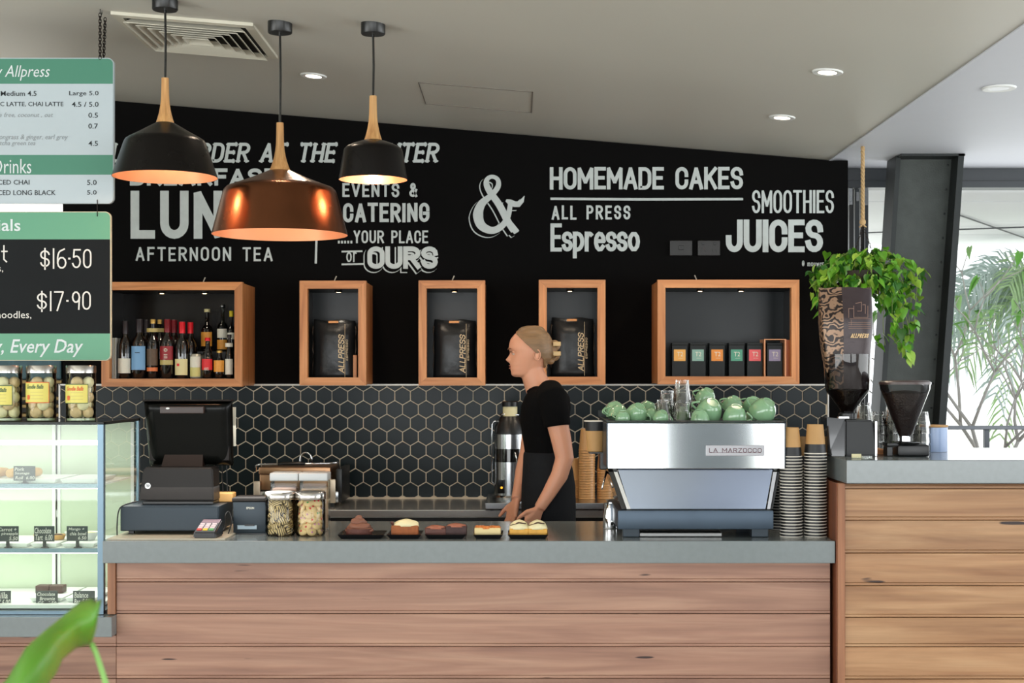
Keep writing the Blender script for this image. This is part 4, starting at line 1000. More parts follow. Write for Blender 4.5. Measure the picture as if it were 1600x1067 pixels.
# white platters and trays
def platter(label, x0, x1, z, y0=YD+.08, y1=YD+.36):
    mb = MB(); a, b = X(x0, YD+.1), X(x1, YD+.1); mb.hexa([(a+.01, y0+.01, z+.0005), (b-.01, y0+.01, z+.0005), (b-.01, y1-.01, z+.0005), (a+.01, y1-.01, z+.0005), (a, y0, z+.016), (b, y0, z+.016), (b, y1, z+.016), (a, y1, z+.016)])
    return tag(mb.build('platter', SH), label, 'platter')
PAS = mat('pastry_golden', (206, 160, 96), .5, var=.25, vscale=40); CHOC = mat('chocolate', (70, 42, 32), .5, var=.2, vscale=30)
platter('white platter holding sausage rolls, top glass shelf', -60, 90, shelves[0]); platter('white platter in the top shelf corner near the post', 96, 152, shelves[0])
platter('white platter under the carrot and pineapple tag, middle shelf', -60, 46, shelves[1]); platter('white platter under the chocolate tart tag', 50, 92, shelves[1]); platter('white platter under the mango bowl tag', 98, 150, shelves[1])
platter('white platter under the brownie tag, bottom deck', 48, 100, zd); platter('white platter bottom deck right corner', 104, 152, zd)
def pastry(name, label, x, y, z, kind, grp):
    o = thing(name, label, 'pastry', (x, y, z), grp)
    if kind == 'roll':
        mb = MB(); mb.tube([(-.05, 0, .017), (-.047, 0, .017), (0, 0, .019), (.047, 0, .017), (.05, 0, .017)], [.011, .016, .018, .016, .011], 12); mb.build('pastry_roll', PAS, o, True, False)
    if kind == 'tart':
        mb = MB(); mb.lathe([(0, 0), (.026, 0), (.034, .018), (.03, .018), (.028, .014), (0, .014)], (0, 0, 0), 20); mb.build('tart_shell', PAS, o, 40, False)
        mb = MB(); mb.lathe([(.0285, .0145), (.02, .019), (0, .02)], (0, 0, 0), 20); mb.build('filling', CHOC, o, True, False)
    if kind == 'slice':
        mb = MB(); mb.box(-.025, .025, -.025, .025, 0, .028, .003); mb.build('slice_body', CHOC, o, None, False)
    return o
for i in range(4): pastry('sausage_roll', 'golden sausage roll on the top shelf platter', X(-30+i*26, 5.4), 5.42, shelves[0]+.017, 'roll', 'sausage rolls in the display case').rotation_euler = (0, 0, 1.4)
for i in range(2): pastry('chocolate_tart', 'small chocolate tart behind its price tag', X(60+i*22, 5.4), 5.45, shelves[1]+.017, 'tart', 'chocolate tarts in the display case')
for i in range(2): pastry('brownie', 'dark brownie square on the bottom deck platter', X(62+i*22, 5.4), 5.45, zd+.017, 'slice', 'brownies in the display case')
def bowl(label, x, y, z):
    o = thing('bowl', label, 'bowl', (x, y, z), 'small bowls in the display case')
    mb = MB(); mb.lathe([(0, 0), (.018, 0), (.036, .03), (.034, .03), (.017, .003), (0, .003)], (0, 0, 0), 20); mb.build('bowl_body', WHITE, o, 40, False)
    mb = MB(); mb.lathe([(.032, .026), (.01, .03), (0, .03)], (0, 0, 0), 20); mb.build('filling', CREAM, o, True, False)
bowl('small white mango chia bowl, left of the pair on the middle shelf', X(112, 5.4), 5.43, shelves[1]+.017); bowl('small white mango chia bowl, right of the pair on the middle shelf', X(136, 5.4), 5.43, shelves[1]+.017)
TAGM = mat('tag_slate', (58, 66, 66), .5)
def ptag(label, x0, x1, y0, y1, lines, zbase):
    Yt = YD+.07; o = thing('price_tag', label, 'price tag', (X((x0+x1)/2, Yt), Yt, zbase), 'slate price tags in the display case')
    mb = MB(); mb.box(X(x0, Yt), X(x1, Yt), Yt, Yt+.003, Z(y1, Yt), Z(y0, Yt), .0008, 1); mb.build('tag_plate', TAGM, o)
    c = X((x0+x1)/2, Yt)
    mb = MB(); mb.box(c-.006, c+.006, Yt+.0035, Yt+.0055, zbase+.002, Z(y1, Yt)+.012); mb.lathe([(0, 0), (.016, 0), (.012, .004), (0, .006)], (c, Yt+.006, zbase), 16); mb.build('tag_stand', DMETAL, o, 40)
    n = len(lines); h = (y1-y0-3)/n
    for i, (b, xa, xb) in enumerate(lines): txt(b, xa, xb, y0+1.5+i*h+.8, y0+1.5+(i+1)*h-.5, Yt-.001, CHALK, o, shear=.15, bold=.012)
ptag('slate price tag for pork sausage roll, top shelf', 21, 55, 728, 751, [('Pork', 23, 38), ('Sausage', 23, 46), ('Roll  6.00', 24, 54)], shelves[0])
ptag('slate price tag for carrot and pineapple, left on middle shelf', -6, 29, 822, 846, [('Carrot +', -3, 26), ('pineapple', 2, 28), ('5.50', 14, 28)], shelves[1])
ptag('slate price tag for chocolate tart, middle shelf', 53, 85, 822, 846, [('Chocolate', 54, 80), ('Tart  6.00', 55, 82)], shelves[1])
ptag('slate price tag for mango and chia bowl, middle shelf', 104, 137, 822, 845, [('Mango +', 107, 132), ('chia bowl', 109, 135), ('6.50', 122, 135)], shelves[1])
ptag('slate price tag for vanilla bowl, left on bottom deck', -20, 17, 923, 948, [('Vanilla', -16, 12), ('Bowl 6.00', -14, 16)], zd)
ptag('slate price tag for chocolate brownie, bottom deck', 56, 90, 923, 947, [('Chocolate', 58, 86), ('Brownie', 62, 86), ('GF   5.50', 59, 88)], zd)
ptag('slate price tag at the right end of the bottom deck', 114, 148, 923, 946, [('Balance', 116, 138), ('Bar  5.50', 116, 140)], zd)

# jars on top of the case
LIDM = mat('lid_steel', (190, 186, 180), .2, 1, rvar=.08, vscale=10)
LYEL = mat('jar_label_yellow', (226, 214, 110), .5, var=.06); LRED = mat('label_ink_red', (222, 110, 60), .6); LGRN = mat('label_ink_green', (90, 110, 70), .6)
BALLM = [mat('bliss_ball_coconut', (236, 230, 188), .8, bump=.6, bscale=120, var=.2, vscale=60), mat('bliss_ball_brown', (214, 190, 146), .8, bump=.6, bscale=120, var=.3, vscale=60)]
pball = None
def bigjar(label, cx, lx0, lx1, ly0, ly1, edge, ink, which):
    global pball
    Yj = 5.40; S_ = Yj/F; r = 22.6*S_; z0 = zt_+.0045; h = Z(571, Yj)-z0; x = X(cx, Yj)
    o = thing('glass_jar', label, 'jar', (x, Yj, z0), 'tall jars on the display case')
    mb = MB(); mb.lathe([(0, 0), (r*.97, 0), (r, .005), (r, h*.84), (r*.97, h*.87), (r*.97, h*.89)], (0, 0, 0), 40); mb.build('jar_body', JARG, o, 40, False)
    mb = MB(); mb.lathe([(0, .001), (r*.95, .001), (r*.95, .009), (0, .009)], (0, 0, 0), 32); mb.build('thick_base', mat('jar_base_glass', (196, 212, 178), .1, spec=.8), o, 40, False)
    mb = MB(); mb.lathe([(r*1.0, h*.86), (r*1.02, h*.865), (r*1.02, h*.985), (r*.99, h), (0, h)], (0, 0, 0), 40); mb.build('lid', LIDM, o, 40, False)
    a0 = -90+math.degrees(math.asin(max(-1, min(1, (lx0-cx)*S_/r)))); a1 = -90+math.degrees(math.asin(max(-1, min(1, (lx1-cx)*S_/r))))
    z1, z2 = Z(ly1, Yj)-z0, Z(ly0, Yj)-z0
    cyl_label(o, r+.001, z1-.003, z2+.003, edge, 'label_border', a0, a1, 16)
    lb = cyl_label(o, r+.0016, z1, z2, LYEL, 'paper_label', a0+3, a1-3, 16)
    Rj = r+.0024
    fcy = lambda v: Vector((Rj*math.sin(v[0]/Rj), -Rj*math.cos(v[0]/Rj), -v[1]))+ORG[o.name]
    mid = ((lx0+lx1)/2-cx)*S_; zz = z2
    txt('Goodie Balls', mid-.037, mid+.032, -(zz-.006), -(zz-.022), 0, ink, lb, shear=.3, bold=.03, f=fcy)
    mb = MB()
    for k in range(3):
        for t in range(6):
            xa = mid-.018+t*.008; z = z1+.012+k*.012
            mb.bm.faces.new([mb.bm.verts.new(fcy((q, -w))-ORG[o.name]) for q, w in ((xa, z), (xa+.008, z), (xa+.008, z+.0012), (xa, z+.0012))])
    mb.build('small_print', LGO, lb, world=False)
    mb = MB(); pts = [fcy((mid-.028+.008*math.cos(t)*abs(math.cos(t))**.2, -(z1+.018+.008*math.sin(t)-(.004*abs(math.cos(t)) if math.sin(t) < 0 else -.003*abs(math.cos(t))))))-ORG[o.name] for t in [PI*2*k/14 for k in range(14)]]
    mb.bm.faces.new([mb.bm.verts.new(p) for p in pts]); mb.build('heart_mark', LRED, lb, world=False)
    rng = random.Random(int(cx)); n = 0
    for lev in range(7):
        for k in range(3):
            a = lev*1.1+k*2*PI/3; pr_ = .0255
            if lev == 6 and k: continue
            loc = Vector((x+pr_*math.cos(a), Yj+pr_*math.sin(a), z0+.031+lev*.0275))
            if loc.z > z0+h*.86-.02: continue
            if pball is None:
                mb = MB(); mb.ball((0, 0, 0), .0212, u=14, v=10); pball = mb.mesh('bliss_ball', BALLM[0], True); pb2 = pball.copy(); pb2.materials.clear(); pb2.materials.append(BALLM[1]); bigjar.m2 = pb2
            b = link('bliss_ball', pball if (lev+k+int(cx)) % 2 else bigjar.m2); b.location = loc
            tag(b, '%s bliss ball, %s layer from the bottom of the %s' % ('pale green' if (lev+k+int(cx)) % 2 else 'light brown', ('first', 'second', 'third', 'fourth', 'fifth', 'sixth', 'seventh')[lev], which), 'sweet', 'bliss balls in the %s' % which)
bigjar('tall glass jar with steel lid, leftmost on the display case', 11, -16, 25.5, 603, 632, LGRN, LGRN, 'leftmost tall jar')
bigjar('tall glass jar with red edged yellow label, middle on display case', 64.5, 42, 81.5, 598, 628, LRED, LGRN, 'middle tall jar')
bigjar('tall glass jar with red lettered label, nearest the bottle cabinet', 126.5, 105, 142.5, 601, 629, LGRN, LRED, 'rightmost tall jar')

# ================================================================== TILL AREA
mat_ = MB(); mat_.box(X(168, 5.23), X(352, 5.23), 5.225, 5.75, zc_+.0003, zc_+.006, .001)
tag(mat_.build('counter_mat', mat('mat_beige', (176, 168, 148), .35)), 'thin pale board lying under the cash drawer and card terminal', 'mat')
zm = zc_+.0065
BLU = mat('slate_blue_metal', (36, 48, 57), .4, .3)
o = thing('till_cashbox', 'slate grey metal cash drawer at the left of the counter', 'cash drawer', (X(265, 5.4), 5.4, zm))
mb = MB(); mb.box(X(188, 5.36), X(342, 5.36), 5.36, 5.62, zm+.012, Z(791, 5.36), .003); mb.build('drawer_case', BLU, o)
mb = MB(); mb.box(X(189.5, 5.357), X(340.5, 5.357), 5.355, 5.3598, zm+.016, Z(793, 5.36), .001); mb.build('drawer_front', BLU, o)
mb = MB()
for x in (202, 322): mb.box(X(x, 5.4), X(x+8, 5.4), 5.39, 5.41, zm, zm+.012)
mb.build('feet', DARK, o)
zdw = Z(791, 5.36)+.0005
o = thing('cash_register', 'dark rounded till base with round logo on the cash drawer', 'till', (X(276, 5.42), 5.42, zdw))
TB_ = mat('till_brown_grey', (27, 22, 19), .45, spec=.3)
yq = 5.42
q = [P(217.5, 782, yq), P(334, 782, yq), P(332.5, 735, yq), P(329, 730.5, yq), P(227, 730.5, yq), P(223, 735, yq)]
mb = MB(); mb.quadprism([(p.x, p.y, max(p.z, zdw+.012)) for p in q], .11); t = mb.bm; bmesh.ops.bevel(t, geom=[e for e in t.edges if abs(e.verts[0].co.y-e.verts[1].co.y) < .001 and e.verts[0].co.y < yq+.01], offset=.004, segments=3, affect='EDGES'); mb.build('cover', TB_, o, 30)
mb = MB(); mb.box(X(222, yq), X(333, yq), yq+.004, yq+.12, zdw, zdw+.012, .003); mb.build('underside', DARK, o)
c = P(231, 759, yq-.0015); mb = MB(); mb.lathe([(0, 0), (4.6*yq/F, 0), (4.6*yq/F, .0012), (0, .0012)], c, 24, Matrix.Rotation(PI/2, 4, 'X')); lg = mb.build('logo_disc', mat('logo_silver', (190, 190, 190), .3, .6), o)
txt('hp', c.x-.0065, c.x+.0065, -(c.z+.008), -(c.z-.007), 0, DARK, lg, shear=.35, bold=.01, f=lambda v: Vector((v[0], yq-.0034, -v[1])))
o = thing('till_monitor', 'glossy black till monitor seen from behind, tilted on its stand', 'monitor', (X(290, 5.5), 5.5, zdw+.02))
mb = MB(); yn = 5.50
mb.hexa([(X(254, yn), yn-.02, Z(728.3, yn)), (X(318, yn), yn-.02, Z(728.3, yn)), (X(318, yn), yn+.03, Z(728.3, yn)), (X(254, yn), yn+.03, Z(728.3, yn)), (X(259, yn), yn+.005, Z(702, yn)), (X(317, yn), yn+.005, Z(702, yn)), (X(317, yn), yn+.035, Z(702, yn)), (X(259, yn), yn+.035, Z(702, yn))])
mb.box(X(262, yn), X(310, yn), yn+.036, yn+.08, zdw+.0005, Z(715, yn)); mb.build('stand', mat('till_brown', (36, 23, 17), .45, spec=.2), o)
# monitor back: curved shell, top leaning to the camera
mb = MB(); nx, nz = 40, 30; g = []
xa, xb, za, zb_ = X(224, 5.48), X(361, 5.48), Z(728, 5.5), Z(627, 5.5)
for j in range(nz+1):
    v = j/nz; row = []
    for i in range(nx+1):
        u = i/nx; xx = xa+(xb-xa)*u+(.010*(1-v) if u < .5 else -.004*(1-v))*abs(2*u-1); bulge = .03*(1-abs(2*u-1)**12)*(1-abs(2*v-1)**14)
        yy = 5.535-.045*v-bulge
        row.append(mb.bm.verts.new((xx, yy, za+(zb_-za)*v)))
    g.append(row)
bk = [[mb.bm.verts.new((p.co.x, 5.555-.045*(j/nz), p.co.z)) for p in row] for j, row in enumerate(g)]
for G_ in (g, bk):
    for j in range(nz):
        for i in range(nx): mb.bm.faces.new((G_[j][i], G_[j][i+1], G_[j+1][i+1], G_[j+1][i]))
for j in range(nz):
    for i in (0, nx): mb.bm.faces.new((g[j][i], g[j+1][i], bk[j+1][i], bk[j][i]))
for i in range(nx):
    for j in (0, nz): mb.bm.faces.new((g[j][i], g[j][i+1], bk[j][i+1], bk[j][i]))
mb.build('rear_shell', mat('monitor_gloss', (5, 6, 5), .25, spec=.18), o, 50)
mb = MB(); mb.box(xa-.003, xb+.003, 5.47, 5.53, zb_+.0005, zb_+.006, .002); mb.box(xa+.016, xb-.012, 5.505, 5.53, za+.02, zb_, .002); mb.build('bezel', mat('bezel_brown', (22, 15, 12), .4, spec=.2), o)
mb = MB(); mb.box(X(251, 5.45), X(319, 5.45), 5.438, 5.475, Z(646, 5.45), Z(635, 5.45), .003); cb_ = mb.build('top_bar', mat('bar_brown', (58, 44, 40), .4), o)
mb = MB(); mb.ball((X(262, 5.437), 5.437, Z(638, 5.437)), .006, (1.2, .15, .6), 12, 8); mb.build('logo', WHITE, cb_, True)
mb = MB()
for k in range(14): mb.box(X(226+k*.3, 5.48), X(229+k*.3, 5.48), 5.492, 5.4935, Z(652+k*2.8, 5.48), Z(651+k*2.8, 5.48))
mb.build('vent_slots', DARK, o)
mb = MB(); mb.box(X(362, 5.6), X(368.5, 5.6), 5.6, 5.604, Z(697, 5.6), Z(636, 5.6), .0005); tag(mb.build('paper_card', LW), 'white paper card clipped at the right edge of the monitor', 'card')
# small bread and wire holder behind the drawer
mb = MB(); mb.box(X(334, 5.56), X(366, 5.56), 5.53, 5.6, zdw, Z(769, 5.56), .006, 3); tag(mb.build('wood_block', mat('pale_wood_item', (206, 158, 92), .5, var=.2, vscale=20)), 'small pale wooden item lying on the cash drawer', 'block')
o = thing('receipt_rack', 'thin black wire rack beside the monitor stand', 'rack', (X(345, 5.58), 5.58, zdw))
for k, x in enumerate((338, 343, 349, 356)):
    mb = MB(); mb.tube([(X(x, 5.585), 5.585, zdw), (X(x-2, 5.585), 5.585, Z(725, 5.585))], .0022, 6); mb.build('wire', DARK, o)
mb = MB(); mb.box(X(330, 5.58), X(358, 5.58), 5.575, 5.60, Z(727, 5.58), Z(714, 5.58), .003); mb.build('cradle', DARK, o)
# receipt printer
o = thing('receipt_printer', 'slate grey receipt printer between drawer and biscuit jars', 'printer', (X(390, 5.45), 5.45, zc_))
mb = MB(); mb.box(X(364, 5.42), X(418, 5.42), 5.42, 5.56, zc_+.004, Z(784, 5.42), .004); mb.build('printer_body', BLU, o, 30)
mb = MB(); mb.box(X(362.5, 5.42), X(419, 5.42), 5.416, 5.565, Z(783.5, 5.42), Z(778, 5.42), .003); mb.build('printer_lid', TB_, o, 30)
mb = MB(); mb.box(X(371, 5.42), X(402, 5.42), 5.412, 5.4198, Z(827, 5.42), Z(820, 5.42), .002); mb.build('paper_slot', mat('slot_grey', (120, 134, 142), .3, .5), o)
mb = MB(); mb.box(X(383, 5.42), X(398, 5.42), 5.410, 5.4118, Z(821.5, 5.42), Z(819, 5.42)); mb.box(X(366, 5.42), X(416, 5.42), 5.43, 5.55, zc_+.0002, zc_+.0038); mb.build('dark_gap', DARK, o)
txt('EPSON', X(385, 5.4187), X(397, 5.4187), -Z(792, 5.4187), -Z(795.4, 5.4187), 0, LW, o, bold=.01, f=lambda v: Vector((v[0], 5.4187, -v[1])))
# card terminal
o = thing('card_terminal', 'black card payment terminal with coloured keys beside the drawer', 'card terminal', (X(325, 5.27), 5.27, zm))
y0, y1 = 5.235, 5.335; xa, xb = X(305, 5.27), X(341, 5.27)
mb = MB(); mb.hexa([(xa, y0, zm), (xb, y0, zm), (xb+.006, y1, zm), (xa+.008, y1, zm), (xa+.002, y0, zm+.022), (xb-.002, y0, zm+.022), (xb+.002, y1, zm+.058), (xa+.012, y1, zm+.058)])
bmesh.ops.bevel(mb.bm, geom=mb.bm.edges[:], offset=.004, segments=2, affect='EDGES'); mb.build('terminal_body', DARK, o, 40)
kc = [mat('key_pale', (206, 190, 196), .5), mat('key_red', (206, 60, 50), .5), mat('key_yellow', (220, 190, 50), .5), mat('key_green', (80, 160, 90), .5)]
sl = (.058-.022)/(y1-y0)
for r_ in range(4):
    for c_ in range(3):
        yy = y0+.012+r_*.0135; xx = xa+.010+c_*.0215+r_*.0012; z = zm+.022+(yy-y0)*sl
        mb = MB(); mb.hexa([(xx, yy, z-.001), (xx+.017, yy, z-.001), (xx+.017, yy+.010, z-.001+.010*sl), (xx, yy+.010, z-.001+.010*sl), (xx, yy, z+.003), (xx+.017, yy, z+.003), (xx+.017, yy+.010, z+.003+.010*sl), (xx, yy+.010, z+.003+.010*sl)])
        mb.build('key', kc[c_+1] if r_ == 0 else kc[0], o)
yy = y0+.068; z = zm+.022+(yy-y0)*sl
mb = MB(); mb.hexa([(xa+.014, yy, z), (xb-.004, yy, z), (xb-.002, yy+.026, z+.026*sl), (xa+.017, yy+.026, z+.026*sl), (xa+.014, yy, z+.002), (xb-.004, yy, z+.002), (xb-.002, yy+.026, z+.002+.026*sl), (xa+.017, yy+.026, z+.002+.026*sl)]); mb.build('screen', mat('terminal_screen', (140, 120, 130), .2), o)
def cable(label, pts, r=.0025):
    mb = MB(); n = []
    for i in range(len(pts)-1):
        p0 = Vector(pts[max(i-1, 0)]); p1 = Vector(pts[i]); p2 = Vector(pts[i+1]); p3 = Vector(pts[min(i+2, len(pts)-1)])
        for k in range(6):
            t = k/6; n.append(.5*((2*p1)+(p2-p0)*t+(2*p0-5*p1+4*p2-p3)*t*t+(3*p1-p0-3*p2+p3)*t**3))
    n.append(Vector(pts[-1])); mb.tube(n, r, 6); tag(mb.build('cable', DARK, None, True), label, 'cable')
cable('black cable curling from terminal behind the cash drawer', [P(342, 835, 5.34)+Vector((0, 0, .01)), P(350, 826, 5.38), P(352, 805, 5.40), P(358, 800, 5.42), P(362, 815, 5.40), P(356, 836, 5.38)])
cable('black cable looping down the left side of the cash drawer', [P(215, 783, 5.37), P(192, 790, 5.345), P(185, 800, 5.34), P(183, 820, 5.34), P(183, 836, 5.34)])

# ---------------------------------------------------------------- biscuit jars
def cookies(cx, cy, z0, r, kind, which):
    rng = random.Random(kind == 'stripe'); grp = 'biscuits in the %s' % which
    if kind == 'stripe':
        m = bpy.data.materials.new('biscuit_striped'); m.use_nodes = True; nt = m.node_tree; b = nt.nodes['Principled BSDF']; b.inputs['Roughness'].default_value = .6
        tc = nt.nodes.new('ShaderNodeTexCoord'); w = nt.nodes.new('ShaderNodeTexWave'); w.inputs['Scale'].default_value = 38; w.inputs['Distortion'].default_value = 1.5
        cr = nt.nodes.new('ShaderNodeValToRGB'); cr.color_ramp.elements[0].position = .25; cr.color_ramp.elements[0].color = lin((50, 30, 20)); cr.color_ramp.elements[1].position = .35; cr.color_ramp.elements[1].color = lin((214, 190, 140))
        nt.links.new(tc.outputs['Object'], w.inputs[0]); nt.links.new(w.outputs[0], cr.inputs[0]); nt.links.new(cr.outputs[0], b.inputs[0])
    else: m = mat('biscuit_plain', (218, 190, 138), .6, var=.1, vscale=50)
    mb = MB(); mb.lathe([(0, -.006), (.018, -.006), (.021, 0), (.018, .006), (0, .0075)], (0, 0, 0), 20); me = mb.mesh('biscuit', m, True)
    dots = None
    if kind != 'stripe':
        dm = []
        for cn, cc in (('red', (206, 40, 44)), ('green', (70, 150, 70)), ('pink', (200, 140, 170))):
            mb = MB(); mb.ball((.006, .004, .007), .0042, (1, 1, .6), 10, 6); mb.ball((-.008, -.003, .007), .0042, (1, 1, .6), 10, 6)
            dm.append(mb.mesh('candy_dots', mat('candy_'+cn, cc, .3), True))
    n = 0
    for lev in range(6):
        for k in range(5):
            a = 2*PI*k/5+lev*.65+rng.uniform(-.2, .2); rr = r*.56
            o = link('biscuit', me); o.location = (cx+rr*math.cos(a), cy+rr*math.sin(a), z0+.020+lev*.0205)
            tilt = rng.uniform(.6, 1.3)
            o.rotation_euler = (Matrix.Rotation(a-PI/2+rng.uniform(-.5, .5), 3, 'Z') @ Matrix.Rotation(-tilt, 3, 'X') @ Matrix.Rotation(rng.uniform(0, 6), 3, 'Z')).to_euler()
            tag(o, ('striped biscuit, %s layer from the bottom of the %s' if kind == 'stripe' else 'candy dotted biscuit, %s layer from the bottom of the %s') % (('first', 'second', 'third', 'fourth', 'fifth', 'sixth')[lev], which), 'biscuit', grp)
            if dots is None and kind != 'stripe':
                d = link('candy_dots', dm[rng.choice((0, 0, 1, 2))], o)
def smalljar(label, cx, kind, which):
    Yj = 5.385; r = 23.4*Yj/F; x = X(cx, Yj); z0 = zc_+.0005; h = Z(768, Yj)-z0
    o = thing('biscuit_jar', label, 'jar', (x, Yj, z0), 'round biscuit jars on the counter')
    mb = MB(); mb.lathe([(0, 0), (r*.9, 0), (r*.98, .006), (r, .012), (r, h*.8), (r*.95, h*.84), (r*.95, h*.86)], (0, 0, 0), 40); mb.build('jar_body', JARG, o, 40, False)
    mb = MB(); mb.lathe([(r*1.02, h*.83), (r*1.03, h*.84), (r*1.03, h*.975), (r*.98, h), (0, h)], (0, 0, 0), 40); mb.build('lid', LIDM, o, 40, False)
    cookies(x, Yj, z0, r, kind, which)
smalljar('round glass jar of chocolate striped biscuits, beside the receipt printer', 438, 'stripe', 'round jar beside the receipt printer')
smalljar('round glass jar of candy dotted biscuits, nearest the cakes', 485, 'dots', 'round jar nearest the cakes')
CON = [mat('jar_contents_brown', (150, 120, 104), .8, var=.5, vscale=50), mat('jar_contents_tan', (196, 168, 140), .8, var=.35, vscale=60)]
for i, (a, b, lab) in enumerate(((422, 465, 'square clip top jar behind the striped biscuits'), (467.5, 511, 'square clip top jar behind the dotted biscuits'))):
    Yj = 5.52; xa, xb = X(a, Yj), X(b, Yj); z0 = zc_+.0005; z1 = Z(752, Yj); z2 = Z(739, Yj)
    o = thing('square_jar', lab, 'jar', ((xa+xb)/2, Yj, z0), 'square jars behind the biscuit jars')
    mb = MB(); mb.box(xa, xb, Yj, Yj+.1, z0, z1, .008, 3); mb.build('jar_body', JARG, o, 40)
    mb = MB(); mb.box(xa-.002, xb+.002, Yj-.003, Yj+.103, z1+.001, z2, .006, 3); mb.build('clip_lid', mat('lid_frosted', (190, 194, 194), .35, spec=.6), o, 40)
    mb = MB(); mb.box(xa+.006, xb-.006, Yj+.006, Yj+.094, z0+.006, Z(763, Yj), .006, 2); tag(mb.build('jar_contents', CON[i], o), kind='stuff')

# ---------------------------------------------------------------- cakes on trays
TR = mat('tray_black', (14, 14, 16), .22)
def tray(label, x0, x1, yf=5.255, d=.15):
    a, b = X(x0, yf), X(x1, yf); z = zc_+.0005; o = thing('cake_tray', label, 'tray', ((a+b)/2, yf+d/2, z), 'black cake trays along the counter')
    w = (b-a)/2; mb = MB()
    q = [(-w+.012, -d/2+.012, 0), (w-.012, -d/2+.012, 0), (w-.012, d/2-.012, 0), (-w+.012, d/2-.012, 0), (-w, -d/2, .016), (w, -d/2, .016), (w, d/2, .016), (-w, d/2, .016)]
    v = [mb.bm.verts.new(p) for p in q]; v2 = [mb.bm.verts.new((p[0]*.985, p[1]*.985, p[2]+.003 if i < 4 else p[2])) for i, p in enumerate(q)]
    for V in (v, v2):
        mb.bm.faces.new(V[:4])
        for i in range(4): mb.bm.faces.new((V[i], V[(i+1) % 4], V[4+(i+1) % 4], V[4+i]))
    for i in range(4): mb.bm.faces.new((v[4+i], v[4+(i+1) % 4], v2[4+(i+1) % 4], v2[4+i]))
    mb.build('tray_dish', TR, o, None, False)
    return z+.004
zt1 = tray('black tray under the chocolate frosted cake, nearest the jars', 527, 600)
tray('black tray under the single cream topped cake', 604, 658); tray('black tray under the two brown cakes, middle of row', 664, 728); tray('black tray under the caramel topped slice', 739, 786); tray('black tray under the two cream topped cakes', 793, 857)
def lumpy(mb, c, rx, ry, h, seed, amp=.12, n=20, m=9, swirl=0):
    rng = random.Random(seed); ph = [rng.uniform(0, 6) for _ in range(6)]; rows = []
    for j in range(m+1):
        t = j/m*PI/2; row = []
        for i in range(n):
            a = 2*PI*i/n; k = 1+amp*math.sin(a*3+ph[0]+j*.9)+amp*.6*math.sin(a*5+ph[1]-j)+(swirl*math.sin(j*2.4+a))
            row.append(mb.bm.verts.new((c[0]+rx*k*math.cos(t)*math.cos(a), c[1]+ry*k*math.cos(t)*math.sin(a), c[2]+h*math.sin(t)*(1+amp*.5*math.sin(a*2+ph[2])))))
        rows.append(row)
    for A, B in zip(rows, rows[1:]):
        for i in range(n): mb.bm.faces.new((A[i], A[(i+1) % n], B[(i+1) % n], B[i]))
    mb.bm.faces.new(rows[-1]); mb.bm.faces.new(rows[0][::-1])
Yk = 5.33
def cake(name, label, x, base, basew, baseh, topf, topm, z=zt1, d=.05):
    o = thing(name, label, 'cake', (X(x, Yk), Yk, z)); w = basew*Yk/F/2; bh = baseh*Yk/F
    mb = MB(); mb.lathe([(0, 0), (w*.92, 0), (w, bh*.5), (w*1.02, bh), (0, bh)], (0, 0, 0), 24) if d == 0 else mb.box(-w, w, -d/2, d/2, 0, bh, .005, 3)
    mb.build('cake_base', base, o, 40, False)
    mb = MB(); topf(mb, w, bh); mb.build('topping', topm, o, True, False); return o
FRCH = mat('frosting_chocolate', (128, 84, 66), .5, bump=.4, bscale=90, var=.15); SPG = mat('cake_carrot', (150, 84, 40), .7, bump=.5, bscale=120, var=.35, vscale=60)
CRM = mat('cream_icing', (232, 222, 176), .45, bump=.3, bscale=60); BRN = mat('cake_brown', (88, 48, 38), .55, bump=.4, bscale=100, var=.3, vscale=50); CAR = mat('caramel', (206, 124, 58), .35, bump=.5, bscale=100, var=.3, vscale=60); SLC = mat('slice_pale', (226, 206, 150), .6)
TARTB = mat('tart_base', (214, 160, 66), .6, var=.3, vscale=50)
def t1(mb, w, bh):
    lumpy(mb, (0, 0, bh*.6), w*1.08, w*.9, .022, 1, .06); lumpy(mb, (0, 0, bh*.6+.014), w*.86, w*.74, .022, 2, .08); lumpy(mb, (-.002, 0, bh*.6+.030), w*.6, w*.5, .02, 3, .1); lumpy(mb, (0, 0, bh*.6+.044), w*.3, w*.28, .014, 4, .1)
cake('chocolate_cupcake', 'chocolate cupcake piled with brown frosting, nearest the jars', 561, BRN, 42, 12, t1, FRCH, d=0)
def t2(mb, w, bh): lumpy(mb, (.004, 0, bh-.004), w*1.0, .028, .026, 5, .07)
o = cake('carrot_cake', 'brown cake slice with thick cream icing, second from the jars', 633, SPG, 42, 17, t2, CRM)
mb = MB()
for k in range(6): mb.ball((-.046+.006*k*(.3), -.02+.006*k, .05-.004*k), .006, (1, .8, .8), 8, 6)
mb.build('walnut_pieces', BRN, o, True, False)
def t3(mb, w, bh): lumpy(mb, (0, 0, bh-.004), w*.98, .03, .013, 6, .06)
PINK = mat('glaze_pinkish', (160, 96, 74), .35, bump=.4, bscale=80, var=.3, vscale=40)
cake('glazed_bun', 'brown glazed bun, left of the pair on the middle tray', 681, BRN, 33, 13, t3, PINK)
cake('chocolate_bun', 'dark chocolate bun, right of the pair on the middle tray', 713, mat('cake_dark', (60, 36, 34), .6, bump=.5, bscale=120, var=.3, vscale=60), 33, 16, t3, PINK)
def t4(mb, w, bh):
    for k in range(9): lumpy(mb, (-w*.8+w*.2*k, random.uniform(-.012, .012), bh-.003), .010, .018, .010, k, .15, 12, 5)
cake('caramel_slice', 'pale square slice with lumpy caramel topping', 762, SLC, 41, 13, t4, CAR)
